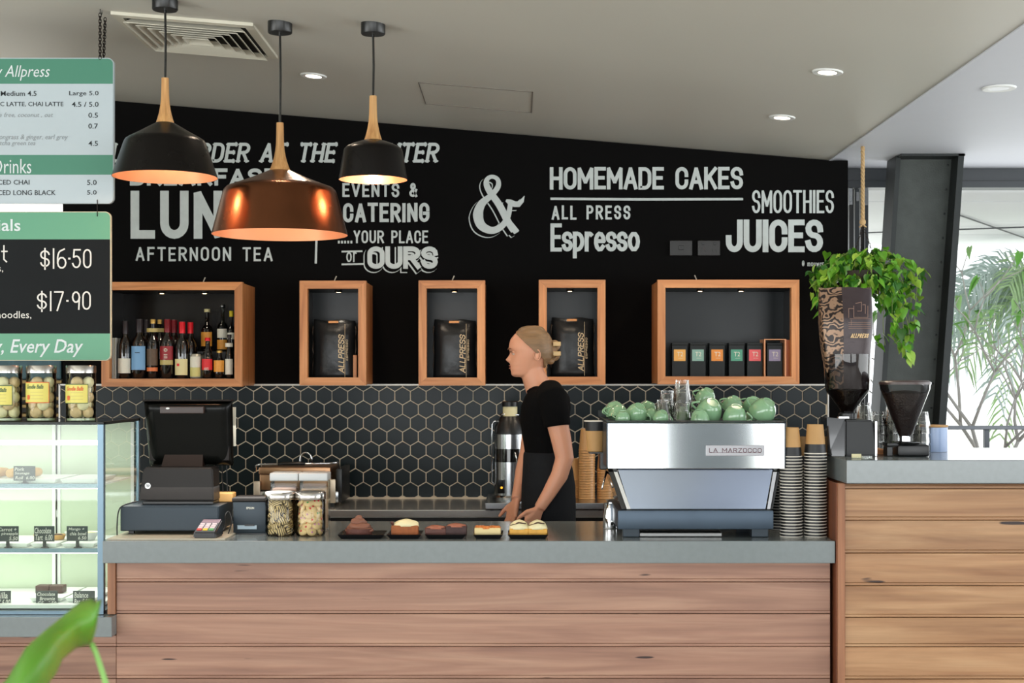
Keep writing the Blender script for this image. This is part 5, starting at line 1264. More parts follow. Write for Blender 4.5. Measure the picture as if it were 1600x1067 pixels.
for x, lab, s_ in ((811, 'yellow cake with domed cream top, left of last pair', 11), (840, 'yellow cake with domed cream top, right of last pair', 12)):
    def t5(mb, w, bh): lumpy(mb, (0, 0, bh-.003), w*1.02, .03, .034, s_, .05)
    o = cake('cream_cake', lab, x, TARTB, 30, 12, t5, CRM, z=zt1)
    mb = MB(); w = 15*Yk/F
    for k in (-1, 0, 1):
        mb.tube([(-w*.8+k*.004, -.012+k*.008, .040), (0, -.026+k*.010, .052-abs(k)*.002), (w*.7, -.02+k*.009, .046)], .0013, 6)
    mb.build('chocolate_drizzle', CHOC, o, True, False)
# ================================================================== ESPRESSO MACHINE
YE = 5.30; Se = YE/F
em = thing('espresso_machine', 'large steel espresso machine on the counter, back panel facing out', 'espresso machine', (X(1087, YE), YE+.25, zc_))
ex0, ex1 = X(950, YE), X(1226, YE)
PANEL = mat('machine_panel', (205, 208, 210), .07, 1)
PAN2 = mat('machine_splash', (140, 148, 162), .12, 1)
mb = MB(); mb.box(ex0, ex1, YE, YE+.004, Z(732, YE), Z(661.5, YE), .0012); mb.build('back_panel', PANEL, em)
mb = MB(); mb.box(ex0-.006, ex1+.006, YE+.0045, YE+.5, Z(731, YE), Z(659.5, YE), .006, 3); mb.build('upper_body', mat('machine_frame', (70, 76, 82), .3, .7), em, 30)
mb = MB()
zr0 = Z(659, YE)+.0005
mb.box(ex0-.008, ex1+.008, YE-.002, YE+.010, zr0, zr0+.004, .001); mb.box(ex0-.008, ex1+.008, YE+.49, YE+.502, zr0, zr0+.03, .001); mb.box(ex0-.008, ex0, YE, YE+.5, zr0, zr0+.006); mb.box(ex1, ex1+.008, YE, YE+.5, zr0, zr0+.006)
mb.build('cup_rail', DMETAL, em)
# lower splash panel leaning forward at the base
ya, yb_ = YE+.046, YE+.026
def tz(x, y): return x
mb = MB(); mb.hexa([(X(986, YE), yb_, Z(796, YE)), (X(1198, YE), yb_, Z(796, YE)), (X(1198, YE), yb_+.01, Z(796, YE)), (X(986, YE), yb_+.01, Z(796, YE)),
                    (X(966, YE), ya, Z(732, YE)), (X(1211, YE), ya, Z(732, YE)), (X(1211, YE), ya+.01, Z(732, YE)), (X(966, YE), ya+.01, Z(732, YE))]); mb.build('splash_panel', PAN2, em)
for (x0, x1, x2, x3, m) in ((958, 964, 980, 986, CHROME), (1213, 1219, 1200, 1205, CHROME), (950, 957, 972, 979, DARKG), (1220, 1224, 1206, 1209, DARKG)):
    mb = MB(); mb.hexa([(X(x2, YE), YE+.02, Z(796, YE)), (X(x3, YE), YE+.02, Z(796, YE)), (X(x3, YE), YE+.40, Z(796, YE)), (X(x2, YE), YE+.40, Z(796, YE)),
                        (X(x0, YE), YE+.05, Z(732, YE)), (X(x1, YE), YE+.05, Z(732, YE)), (X(x1, YE), YE+.40, Z(732, YE)), (X(x0, YE), YE+.40, Z(732, YE))]); mb.build('side_leg', m, em)
mb = MB(); mb.box(X(965, YE), X(1208, YE), YE-.01, YE+.48, Z(826.5, YE), Z(797, YE), .004); mb.build('drip_base', mat('machine_base_blue', (62, 76, 90), .35, .5, var=.2, vscale=10), em, 30)
for x in (974, 1176):
    for y in (YE+.02, YE+.40): mb = MB(); mb.box(X(x, YE), X(x+26, YE), y, y+.05, zc_+.0003, Z(826, YE), .003); mb.build('foot', BLU, em)
mb = MB(); mb.box(X(1000, YE), X(1130, YE), YE+.03, YE+.1, zc_+.0003, zc_+.016, .003); mb.build('drain_tray', STEELD, em)
# badge
bx0, bx1, by0, by1 = 1103, 1194, 695.5, 712
mb = MB(); mb.box(X(bx0, YE), X(bx1, YE), YE-.005, YE-.0003, Z(by1, YE), Z(by0, YE), .0015); bd = mb.build('badge', mat('badge_silver', (160, 160, 164), .35, .3), em)
mb = MB(); fb = plane(YE-.006)
letters(mb.bm, 'LA MARZOCCO', bx0+5, bx1-4, by0+4.5, by1-5, .9, fb, gap=1.5); ribbon(mb.bm, [(bx0+6, by1-4.8), (bx1-5, by1-4.8)], .35, fb); mb.build('badge_lettering', mat('badge_ink', (74, 10, 26), .4), bd)
# left side: dark shoulder bracket, steam wand
mb = MB(); mb.box(X(937, 5.56), X(951, 5.56), 5.52, 5.62, Z(733, 5.56), Z(706, 5.56), .004); mb.box(X(920, 5.56), X(951, 5.56), 5.52, 5.62, Z(708, 5.56), Z(705.5, 5.56), .001); mb.build('side_bracket', DARK, em)
mb = MB(); mb.tube([P(948, 736, 5.55), P(944, 750, 5.5), P(940.5, 764, 5.48)], [.005, .004, .003], 8); mb.tube([P(951, 738, 5.5), P(955, 752, 5.47), P(957, 762, 5.46)], [.004, .004, .003], 8); mb.build('steam_wand', CHROME, em, True)
# steel jug left of the machine
o = thing('milk_jug', 'small steel milk jug at the left foot of the machine', 'jug', (X(953, 5.62), 5.62, zc_+.0005))
r = 11*5.62/F; h = Z(786, 5.62)-zc_
mb = MB(); mb.lathe([(0, 0), (r, 0), (r*1.02, .004), (r*.98, h*.5), (r*.82, h*.8), (r*.9, h), (r*.86, h), (r*.78, h*.8), (r*.93, h*.5), (0, .004)], (0, 0, 0), 28); mb.build('jug_body', CHROME, o, 50, False)
mb = MB(); mb.tube([(r*.9, .01, h*.85), (r*1.6, .03, h*.8), (r*1.6, .03, h*.35), (r*.9, .01, h*.25)], .003, 8); mb.build('handle', CHROME, o, True, False)
# cup in the side bracket
KR = mat('kraft_paper', (184, 142, 88), .6, var=.06, vscale=30); KB = mat('cup_black_band', (24, 25, 27), .45); RIMM = mat('cup_rim_white', (222, 216, 204), .5)
def cupset(h, r0, r1):
    """paper cup: base radius r0 at z=0, mouth r1 at z=h; kraft below, black band near the mouth, rolled rim"""
    k = .68; rk = r0+(r1-r0)*k
    a = MB(); a.lathe([(0, .004), (r0*.95, .004), (r0*.97, 0), (r0, 0), (rk, h*k)], (0, 0, 0), 24)
    b = MB(); b.lathe([(rk, h*k), (r1, h)], (0, 0, 0), 24)
    c = MB(); c.torus((0, 0, h), r1, .0022, None, 24, 6)
    return a.mesh('cup_wall', KR, 60), b.mesh('black_band', KB, 60), c.mesh('rim', RIMM, True)
CH_ = .105
cm = cupset(CH_, .029, .0395)
cup0 = None
def cup(loc, label, group=None, inv=True, sc=1, m=cm):
    global cup0
    o = thing('paper_cup', label, 'paper cup', loc, group)
    o.scale = (sc, sc, sc)
    if inv: o.rotation_euler = (PI, 0, random.uniform(0, 1))
    for nm, me in zip(('cup_wall', 'black_band', 'rim'), m): link(nm, me, o)
    return o
cup(P(931, 705, 5.57), 'single upright kraft paper cup at the left of the machine', inv=False, sc=1.1)
ORD = ['bottom', 'second', 'third', 'fourth', 'fifth', 'sixth', 'seventh', 'eighth', 'ninth', 'tenth', 'eleventh', 'twelfth', 'thirteenth', 'fourteenth', 'fifteenth', 'sixteenth', 'seventeenth', 'eighteenth', 'nineteenth', 'twentieth']
def nth(i, n):
    """place in a stack counted from the nearer end"""
    if i == n-1: return 'topmost'
    if i == 0: return 'bottommost'
    return ORD[i]+' from bottom' if i < n/2 else ORD[n-1-i]+' from top'
def cupstack(px_, Yd, ytop, z0, where, pitch=.0112, m=cm, r=1):
    grp = 'paper cups in the %s' % where; ztop = Z(ytop, Yd); z = z0+CH_+.0025; zs_ = []
    n = max(1, int((ztop-z)/pitch)+1)
    for i in range(n):
        c = cup((X(px_, Yd)+random.uniform(-.0007, .0007), Yd, z+i*pitch), 'paper cup, %s in the %s' % (nth(i, n), where), grp, m=m)
cupstack(1236, 5.34, 665, zc_, 'front stack touching the machine side')
cupstack(1274, 5.34, 659, zc_, 'tallest front stack beside the bar')
cupstack(1219, 5.60, 700, zc_, 'rear stack half hidden by the machine')
cupstack(1255, 5.60, 678, zc_, 'rear stack behind the two front stacks')
# kraft cups behind
a = MB(); a.lathe([(0, .004), (.029, .004), (.029, 0), (.03, 0), (.0395, CH_)], (0, 0, 0), 24); b = MB(); b.lathe([(.0392, CH_-.006), (.0397, CH_-.001)], (0, 0, 0), 24); c = MB(); c.torus((0, 0, CH_), .0395, .002, None, 24, 6)
KR2 = mat('kraft_bright', (204, 156, 100), .4, var=.08, vscale=10)
cm2 = (a.mesh('cup_wall', KR2, 60), b.mesh('black_band', KR2, 60), c.mesh('rim', KR2, True))
def kstack(px_, Yd, ytop, where):
    grp = 'kraft cups in the %s' % where; z = zs+CH_+.0025; ztop = Z(ytop, Yd); i = 0
    n = int((ztop-z)/.0125)+1
    for i in range(n): cup((X(px_, Yd), Yd, z+i*.0125), 'kraft cup, %s in the %s' % (nth(i, n), where), grp, m=cm2)
kstack(917, 7.18, 666, 'tallest kraft stack behind the worker'); kstack(945, 7.2, 700, 'kraft stack half behind the machine'); kstack(896, 7.25, 714, "short kraft stack by the worker's elbow")

# ---------------------------------------------------------------- cups and glasses on top of the machine
CUPG = mat('mint_glaze', (132, 172, 132), .12, coat=.5, var=.05)
zt2 = Z(659.5, YE)+.001
def cup_meshes():
    r, h = .045, .058
    mb = MB(); pr = [(0, .003), (.017, .003), (.018, 0), (.021, 0), (.022, .004)]
    for k in range(1, 9): t = k/8; pr.append((.022+(r-.022)*math.sin(t*PI/2)**.8, .004+(h-.004)*t**1.25))
    pr += [(r-.003, h), (r-.006, h*.6), (r-.018, .012), (0, .009)]
    mb.lathe(pr, (0, 0, 0), 32); body = mb.mesh('cup_bowl', CUPG, 50)
    mb = MB(); pts = [(r*.92+.024*math.sin(PI*t)*1.0, 0, h*.86-h*.62*t) for t in [k/10 for k in range(11)]]; mb.tube(pts, .0045, 8, True, .7)
    return body, mb.mesh('cup_handle', CUPG, True)
cbm = cup_meshes()
def mcup(label, px_, py_, Yd, rot, sc=1.0):
    """px_,py_: where the bowl's middle shows"""
    o = thing('coffee_cup', label, 'coffee cup', (0, 0, 0), 'mint green coffee cups heaped on the machine')
    R_ = Matrix.Rotation(rot[1], 3, 'Y') @ Matrix.Rotation(rot[0], 3, 'X') @ Matrix.Rotation(rot[2], 3, 'Z'); c = P(px_, py_, Yd); off = R_ @ Vector((0, 0, .03*sc)); o.location = c-off; o.rotation_euler = R_.to_euler(); o.scale = (sc,)*3
    link('cup_bowl', cbm[0], o); link('cup_handle', cbm[1], o); return o
D = math.radians
for px_, py_, Yd, rot, sc, lab in (
    (967, 644, 5.48, (D(165), D(8), D(175)), .86, 'mint cup standing upside down at the left end'),
    (960, 638, 5.60, (D(180), D(-14), D(150)), .86, 'mint cup at the back left with handle out to the left'),
    (973, 650, 5.38, (D(200), D(0), D(200)), .62, 'small mint cup low at the front left'),
    (996, 643, 5.42, (D(215), D(18), D(20)), .92, 'large mint cup tipped forward, third from the left'),
    (1013, 637, 5.58, (D(180), D(20), D(120)), .8, 'mint cup behind with handle sticking straight up'),
    (1018, 648, 5.45, (D(165), D(24), D(200)), .72, 'mint cup leaning right beside the glasses'),
    (1034, 650, 5.38, (D(210), D(20), D(0)), .66, 'small mint cup just left of the glasses'),
    (1104, 618, 5.56, (D(205), D(22), D(165)), .86, 'topmost mint cup, right of the glasses'),
    (1110, 638, 5.42, (D(222), D(16), D(180)), 1.08, 'largest mint cup in front, right of the glasses'),
    (1093, 650, 5.37, (D(190), D(-10), D(120)), .78, 'mint cup low beside the glass stack'),
    (1146, 631, 5.55, (D(205), D(24), D(160)), .9, 'mint cup in the middle of the right heap, rear'),
    (1149, 646, 5.40, (D(205), D(6), D(20)), .98, 'mint cup low in the middle of the right heap'),
    (1177, 631, 5.58, (D(200), D(18), D(170)), .85, 'mint cup behind with handle left, right heap'),
    (1195, 638, 5.44, (D(210), D(28), D(185)), 1.12, 'mint cup at the far right end of the heap'),
    (1180, 647, 5.62, (D(180), D(0), D(90)), .9, 'mint cup hidden low at the back right'),
    (1068, 646, 5.66, (D(180), D(0), D(40)), .9, 'mint cup low behind the stacked glasses'),
):
    mcup(lab, px_, py_, Yd, rot, sc)
def tumbler_mesh(r0, r1, h):
    mb = MB(); n = 24; bm = mb.bm; rows = []
    for r, z, fl in ((r0*.7, .0, 0), (r0, .0, 0), (r0*1.02, .01, .04), (r0+(r1-r0)*.5, h*.5, .06), (r1*.97, h*.8, .03), (r1, h, 0), (r1*.95, h, 0), (r1*.9, h*.8, 0), (r0*.9, .014, 0), (r0*.5, .012, 0)):
        rows.append([bm.verts.new((r*(1+(fl if i % 2 else -fl))*math.cos(2*PI*i/n), r*(1+(fl if i % 2 else -fl))*math.sin(2*PI*i/n), z)) for i in range(n)])
    for A, B in zip(rows, rows[1:]):
        for i in range(n): bm.faces.new((A[i], A[(i+1) % n], B[(i+1) % n], B[i]))
    bm.faces.new(rows[0][::-1]); bm.faces.new(rows[-1])
    return mb.mesh('tumbler', TUMB, 25)
tm = tumbler_mesh(.024, .034, .085)
def tum(px_, Yd, zb0, i, pitch, label, grp, sc=1):
    o = link('tumbler', tm); o.location = (X(px_, Yd), Yd, zb0+(.0855*sc if True else 0)+i*pitch); o.rotation_euler = (PI, 0, 0); o.scale = (sc,)*3
    return tag(o, label, 'glass', grp)
for i in range(3): tum(1066, 5.44, zt2, i, .033, 'upside down ridged glass, %s of the tall stack on the machine' % ('lowest', 'middle', 'topmost')[i], 'glasses on the machine')
for i in range(2): tum(1043, 5.52, zt2, i, .030, 'upside down ridged glass, %s of the short left stack on the machine' % ('lower', 'upper')[i], 'glasses on the machine', .96)
tum(1036, 5.44, zt2, 0, 0, 'single upside down ridged glass left of the stacked glasses', 'glasses on the machine', .92)
tum(1087, 5.62, zt2, 0, 0, 'single upside down glass behind the tall glass stack', 'glasses on the machine')

# ================================================================== URN
Yu = 7.2; zu = zs+.0005
o = thing('coffee_urn', 'tall steel insulated urn half behind the worker', 'urn', (X(797, Yu), Yu, zu))
uz = lambda y: Z(y, Yu)-zu
ur = 25*Yu/F
mb = MB(); mb.lathe([(0, 0), (ur*1.1, 0), (ur*1.12, .01), (ur*1.0, .02), (0, .02)], (0, 0, 0), 32); mb.build('base_ring', STEEL, o, 40, False)
for nm, y0, y1, m in (('steel_body', 778, 721, STEEL), ('black_band', 720.5, 701, DARKG), ('steel_collar', 700.5, 678, STEEL)):
    mb = MB(); mb.lathe([(0, uz(y0)), (ur, uz(y0)), (ur, uz(y1)), (0, uz(y1))], (0, 0, 0), 32); mb.build(nm, m, o, 40, False)
mb = MB(); mb.lathe([(ur, uz(677.5)), (ur*.95, uz(665)), (ur*.7, uz(655)), (ur*.6, uz(650)), (0, uz(650))], (0, 0, 0), 32); mb.build('shoulder', DARK, o, 40, False)
mb = MB(); mb.lathe([(ur*.45, uz(650)), (ur*.45, uz(635)), (0, uz(635))], (0, 0, 0), 28); mb.build('white_neck', CREAM, o, 40, False)
mb = MB(); mb.lathe([(ur*.5, uz(635)), (ur*.52, uz(628)), (ur*.45, uz(626.5)), (0, uz(626.5))], (0, 0, 0), 28); mb.build('cap', DARK, o, 40, False)
mb = MB(); s_ = Yu/F; mb.tube([(-16*s_, -.01, uz(648)), (-10*s_, -.02, uz(647)), (14*s_, -.02, uz(648))], .004, 6); mb.tube([(-13*s_, -.02, uz(658)), (-25*s_, -.02, uz(658)), (-28*s_, -.02, uz(663)), (-28.5*s_, -.02, uz(752)), (-24*s_, -.02, uz(757))], .0035, 6); mb.build('bail_handle', CHROME, o, True, False)
mb = MB(); mb.box(-19*s_, -9*s_, -ur*1.02, -ur*.7, uz(769), uz(748), .002); g_ = mb.build('gauge_plate', DARKG, o, None, False)
mb = MB(); mb.ball((-13*s_, -ur*1.03, uz(760)), .006, (1, .3, 1), 12, 8); mb.build('lamp', mat('urn_lamp_amber', (255, 170, 40), .4, emit=1.5), g_, True, False)
mb = MB(); mb.tube([(8*s_, -ur*1.05, uz(705)), (11*s_, -ur*1.05, uz(722))], .004, 6); mb.build('sight_tube', CHROME, o, True, False)

# ================================================================== PANINI PRESS, TAP
Yp = 7.12; zp = .9005; pz = lambda y: Z(y, Yp)
o = thing('sandwich_press', 'steel sandwich press on the back bench behind the jars', 'sandwich press', (X(462, Yp), Yp, zp))
mb = MB(); mb.box(X(398, Yp), X(528, Yp), Yp+.02, Yp+.38, zp+.02, pz(768), .006); mb.build('press_base', STEEL, o, 30)
mb = MB(); mb.box(X(512, Yp), X(524, Yp), Yp-.0, Yp+.02, zp+.02, pz(749), .003); mb.box(X(396, Yp), X(406, Yp), Yp, Yp+.02, zp+.02, pz(752), .003); mb.build('corner_plate', mat('press_plate', (200, 186, 165), .35, .8), o, 30)
mb = MB(); mb.box(X(404, Yp), X(516, Yp), Yp+.0, Yp+.34, pz(741), pz(730), .006); mb.box(X(404, Yp), X(516, Yp), Yp+.03, Yp+.33, pz(766), pz(742), .004); mb.build('upper_plate', mat('press_upper', (190, 150, 116), .3, .9), o, 30)
mb = MB(); mb.tube([P(400, 736, Yp-.03), P(400, 727, Yp-.05), P(406, 725.5, Yp-.06), P(515, 724, Yp-.06), P(528, 722, Yp-.03), P(531, 732, Yp+.02)], .005, 8); mb.build('handle_bar', CHROME, o, True)
mb = MB(); mb.tube([P(434, 725.5, Yp-.06), P(442, 724.5, Yp-.06), P(470, 724, Yp-.06), P(477, 725, Yp-.06)], [.006, .009, .010, .006], 10); mb.build('handle_grip', DARK, o, True)
mb = MB(); mb.box(X(524, Yp), X(533, Yp), Yp+.03, Yp+.37, zp+.02, pz(733), .004); mb.build('side_housing', DARK, o, 30)
mb = MB()
for x in (404, 512): mb.box(X(x, Yp), X(x+8, Yp), Yp+.03, Yp+.06, zp, zp+.02)
mb.build('feet', DARK, o)
mb = MB(); Yt = DW-.07
pts = [P(469, 790, Yt), P(469, 722, Yt)]+[P(478+8.5*math.cos(math.radians(a)), 716-9*math.sin(math.radians(a)), Yt) for a in range(180, -1, -20)]+[P(487, 724, Yt)]
pts[0].z = .9005
mb.tube(pts, .006, 10)
tag(mb.build('tap', CHROME, None, True), 'curved chrome tap spout rising behind the sandwich press', 'tap')

# ================================================================== BAR TOP: GRINDERS ETC.
zb1 = zbar+.0008
Yg = 5.42; gx = lambda x: X(x, Yg); gz = lambda y: Z(y, Yg)
g1 = thing('coffee_grinder', 'tall black grinder with a coffee bag upended in its hopper', 'coffee grinder', (gx(1333), Yg, zb1))
mb = MB(); mb.hexa([(gx(1318), Yg-.03, zb1), (gx(1368), Yg-.03, zb1), (gx(1366), Yg+.2, zb1), (gx(1300), Yg+.2, zb1), (gx(1319), Yg-.02, gz(656)), (gx(1362), Yg-.02, gz(656)), (gx(1360), Yg+.19, gz(656)), (gx(1301), Yg+.19, gz(656))])
bmesh.ops.bevel(mb.bm, geom=mb.bm.edges[:], offset=.005, segments=3, affect='EDGES'); mb.build('grinder_body', mat('grinder_front', (17, 20, 21), .4), g1, 30)
mb = MB(); mb.hexa([(gx(1292), Yg-.01, zb1), (gx(1317), Yg-.03, zb1), (gx(1317), Yg+.12, zb1), (gx(1292), Yg+.12, zb1), (gx(1292), Yg-.0, gz(652)), (gx(1318), Yg-.02, gz(654)), (gx(1318), Yg+.12, gz(654)), (gx(1292), Yg+.12, gz(652))]); mb.build('side_cover', DARKG, g1)
mb = MB(); mb.box(gx(1364), gx(1367), Yg-.034, Yg-.028, zb1, gz(658), .001); mb.box(gx(1308), gx(1324), Yg-.03, Yg-.0, gz(654), gz(650), .002); mb.build('chrome_strip', CHROME, g1)
hx = gx(1330); s_ = Yg/F
mb = MB(); mb.lathe([(0, 0), (14*s_, 0), (14*s_, .02), (9*s_, .026), (9*s_, .045), (0, .045)], (hx, Yg+.06, gz(655)), 24); mb.build('hopper_neck', DARK, g1, 40)
prh = [(9*s_, gz(648)), (12*s_, gz(640)), (33*s_, gz(612)), (35*s_, gz(606)), (37*s_, gz(553))]
mb = MB(); mb.lathe(prh, (hx, Yg+.06, 0), 40); mb.build('clear_hopper', glass('hopper_acrylic', (176, 172, 172), 1, 1.5), g1, 30)
BEAN = mat('coffee_beans', (40, 22, 16), .35, bump=1, bscale=160, var=.6, vscale=130)
mb = MB(); mb.lathe([(0, gz(648)), (8*s_, gz(648)), (11*s_, gz(640)), (31.5*s_, gz(613)), (33*s_, gz(609)), (20*s_, gz(607)), (0, gz(606))], (hx, Yg+.06, 0), 36); tag(mb.build('beans', BEAN, g1, 40), kind='stuff')
# upended bag, squeezed into the hopper
o = thing('coffee_bag', 'large brown and patterned coffee bag upended in the grinder hopper', 'coffee bag', (hx, Yg+.06, gz(608)))
def lbag():
    mb = MB(); bm = mb.bm; nz, n = 22, 32; rows = []; rng = random.Random(9)
    for j in range(nz+1):
        v = j/nz; y = 608-v*(608-449)
        hw = (31 if v < .1 else 33+min(1, (v-.1)/.5)*8.5)*s_; dp = .050*(1 if v < .7 else 1-(v-.7)/.3*.72); row = []
        cxs = hx+(-2-2*v)*s_*(1 if v > .3 else .5)
        for i in range(n):
            a = 2*PI*i/n; ca, sa = math.cos(a), math.sin(a); e = .55
            row.append(bm.verts.new((cxs+hw*math.copysign(abs(ca)**e, ca), Yg+.06+dp*math.copysign(abs(sa)**e, sa)+rng.uniform(-.0012, .0012), gz(y)+(.004*math.sin(a*3) if j == nz else 0))))
        rows.append(row)
    for A, B in zip(rows, rows[1:]):
        for i in range(n): bm.faces.new((A[i], A[(i+1) % n], B[(i+1) % n], B[i]))
    bm.faces.new(rows[0][::-1]); bm.faces.new(rows[-1]); return mb
BAGM = bpy.data.materials.new('bag_patterned'); BAGM.use_nodes = True
nt = BAGM.node_tree; N = nt.nodes; L = nt.links; bs = N['Principled BSDF']; bs.inputs['Roughness'].default_value = .35; bs.inputs['Metallic'].default_value = .25
tc = N.new('ShaderNodeTexCoord'); sp_ = N.new('ShaderNodeSeparateXYZ'); L.new(tc.outputs['Object'], sp_.inputs[0])
vr = N.new('ShaderNodeTexWave'); vr.wave_type = 'RINGS'; vr.inputs['Scale'].default_value = 13; vr.inputs['Distortion'].default_value = 18; vr.inputs['Detail'].default_value = 2; vr.inputs['Detail Scale'].default_value = 1.6; L.new(tc.outputs['Object'], vr.inputs[0])
c1 = N.new('ShaderNodeValToRGB'); c1.color_ramp.elements[0].position = .35; c1.color_ramp.elements[0].color = lin((34, 24, 22)); c1.color_ramp.elements[1].position = .7; c1.color_ramp.elements[1].color = lin((150, 120, 96)); L.new(vr.outputs['Fac'], c1.inputs[0])
gt = N.new('ShaderNodeMath'); gt.operation = 'GREATER_THAN'; gt.inputs[1].default_value = -.026; L.new(sp_.outputs[0], gt.inputs[0])
mx = N.new('ShaderNodeMix'); mx.data_type = 'RGBA'; mx.inputs[7].default_value = lin((62, 52, 54)); L.new(gt.outputs[0], mx.inputs[0]); L.new(c1.outputs[0], mx.inputs[6]); L.new(mx.outputs[2], bs.inputs['Base Color'])
nb = N.new('ShaderNodeTexNoise'); nb.inputs['Scale'].default_value = 30; bp = N.new('ShaderNodeBump'); bp.inputs['Strength'].default_value = .5; bp.inputs['Distance'].default_value = .004; L.new(tc.outputs['Object'], nb.inputs['Vector']); L.new(nb.outputs['Fac'], bp.inputs['Height']); L.new(bp.outputs[0], bs.inputs['Normal'])
lbag().build('bag_body', BAGM, o, 50)
yfr = Yg+.06-.0535
INK2 = mat('bag_linework', (140, 108, 90), .5)
mb = MB(); fq = plane(yfr)
for pl in ([(1334, 478), (1334, 496), (1356, 496), (1356, 478)], [(1337, 474), (1346, 472), (1346, 486), (1340, 486)], [(1328, 498), (1360, 498)], [(1334, 482), (1326, 482), (1326, 496)], [(1330, 500), (1330, 508)], [(1348, 476), (1352, 476), (1352, 490)]): ribbon(mb.bm, pl, .35, fq)
for k in range(4): ribbon(mb.bm, [(1326, 504+k*3), (1360, 504+k*3)], .35, fq)
mb.build('linework', INK2, o)
mb = MB(); letters(mb.bm, 'ALLPRESS', 1329, 1358, 521, 528, 1.3, fq, slant=.3, gap=.5); mb.build('lettering', mat('bag_gold', (214, 180, 130), .4), o)
# grinder 2
Yh = 5.42; hx2 = X(1414, Yh); s_ = Yh/F; hz = lambda y: Z(y, Yh)
g2 = thing('coffee_grinder', 'small black grinder with funnel hopper of ground coffee', 'coffee grinder', (hx2, Yh, zb1))
mb = MB(); mb.box(X(1398, Yh), X(1447, Yh), Yh-.05, Yh+.06, zb1, hz(694), .010, 3); mb.box(X(1382, Yh), X(1400, Yh), Yh-.04, Yh+.04, hz(697), hz(691), .004); mb.build('grinder_body', DARK, g2, 30)
mb = MB(); mb.lathe([(0, 0), (22*s_, 0), (24*s_, .006), (20*s_, .010), (0, .010)], (hx2, Yh, hz(693.5)), 28); mb.build('collar', DARKG, g2, 40)
mb = MB(); mb.box(X(1383, Yh), X(1392, Yh), Yh-.03, Yh+.03, zb1, hz(697), .003); mb.build('outlet', DARK, g2)
mb = MB(); mb.lathe([(0, hz(690)), (8*s_, hz(690)), (8*s_, hz(681)), (0, hz(681))], (hx2, Yh, 0), 24); mb.build('metal_neck', CHROME, g2, 40)
mb = MB(); mb.lathe([(9*s_, hz(682)), (12*s_, hz(676)), (38*s_, hz(608)), (39*s_, hz(600))], (hx2, Yh, 0), 40); mb.build('clear_hopper', glass('hopper_clear', (232, 234, 236), 1, 1.5), g2, 30)
mb = MB(); mb.lathe([(0, hz(681)), (8*s_, hz(681)), (11*s_, hz(676)), (35*s_, hz(614.5)), (18*s_, hz(611)), (0, hz(609.5))], (hx2, Yh, 0), 36); tag(mb.build('beans', BEAN, g2, 40), kind='stuff')
mb = MB(); mb.lathe([(0, hz(594)), (36*s_, hz(594.5)), (40*s_, hz(597)), (40*s_, hz(600.5)), (0, hz(600.5))], (hx2, Yh, 0), 40); mb.build('lid', mat('grinder_lid', (66, 50, 46), .3), g2, 40)
# stacked glasses behind
for c_, (px_, n) in enumerate(((1350, 4), (1373, 3), (1396, 4), (1419, 4), (1440, 3))):
    for i in range(n):
        Yd = 5.68+.01*(c_ % 2)
        o = link('tumbler', tm); o.location = (X(px_, Yd), Yd, zb1+.0855+i*.036); o.rotation_euler = (PI, 0, 0)
        tag(o, 'upside down ridged glass, %s of the stack %s' % (('lowest', 'second', 'third', 'topmost')[i], ('nearest the tall grinder', 'second from the tall grinder', 'left behind the funnel hopper', 'centred behind the funnel hopper', 'nearest the blue tub')[c_]), 'glass', 'glasses stacked behind the grinders')
Yv = 5.75
o = thing('tub', 'pale blue translucent tub with kraft lid at the bar window', 'tub', (X(1459, Yv), Yv, zb1))
r = 21*Yv/F; h = Z(664, Yv)-zb1
mb = MB(); mb.lathe([(0, 0), (r, 0), (r*1.02, h*.3), (r, h*.92), (0, h*.92)], (0, 0, 0), 32); mb.build('tub_body', mat('tub_blue', (150, 172, 208), .3, spec=.6), o, 40, False)
mb = MB(); mb.lathe([(0, h*.93), (r*1.04, h*.93), (r*1.04, h), (0, h+.002)], (0, 0, 0), 32); mb.build('tub_lid', KR, o, 40, False)
mb = MB(); mb.box(X(1366, 5.52), X(1384, 5.52), 5.5, 5.62, zb1, zb1+.02, .003); tag(mb.build('wood_block', OAK), 'low wooden block between the two grinders', 'block')
o = thing('card_holder', 'clear acrylic card holder lying at the bar edge', 'card holder', (X(1345, 5.24), 5.24, zb1))
mb = MB(); mb.box(X(1331, 5.24), X(1357, 5.24), 5.235, 5.25, zb1, zb1+.004, .001); mb.box(X(1346, 5.22), X(1360, 5.22), 5.19, 5.23, zb1, zb1+.012, .002); mb.build('acrylic', GLASS, o)
mb = MB(); mb.box(X(1331, 5.25), X(1346, 5.25), 5.252, 5.255, zb1, zb1+.016, .0005); mb.build('card', CREAM, o)

# ================================================================== HANGING PLANT
hp = P(1348, 560, 7.2); Yn = 7.2
zcl = 2.667
pl = thing('hanging_plant', 'trailing green pothos hanging on a rope beside the steel column', 'hanging plant', (hp.x, Yn, Z(450, Yn)))
ROPE = mat('jute_rope', (196, 164, 118), .8, bump=.6, bscale=200, var=.15)
mb = MB()
for ph in (0, 2*PI/3, 4*PI/3):
    pts = []
    zt0, zt9 = zcl, Z(352, Yn)
    for k in range(60):
        t = k/59; pts.append((hp.x+.005*math.cos(ph+t*40), Yn+.005*math.sin(ph+t*40), zt0+(zt9-zt0)*t))
    mb.tube(pts, .0055, 6)
mb.ball((hp.x, Yn, Z(347, Yn)), .016, (1.0, .9, 1.1), 12, 8)
for k in range(5): mb.tube([(hp.x, Yn, Z(350, Yn)), (hp.x+.018*math.cos(k*1.3), Yn+.018*math.sin(k*1.3), Z(355, Yn))], .003, 5)
mb.build('rope', ROPE, pl, True)
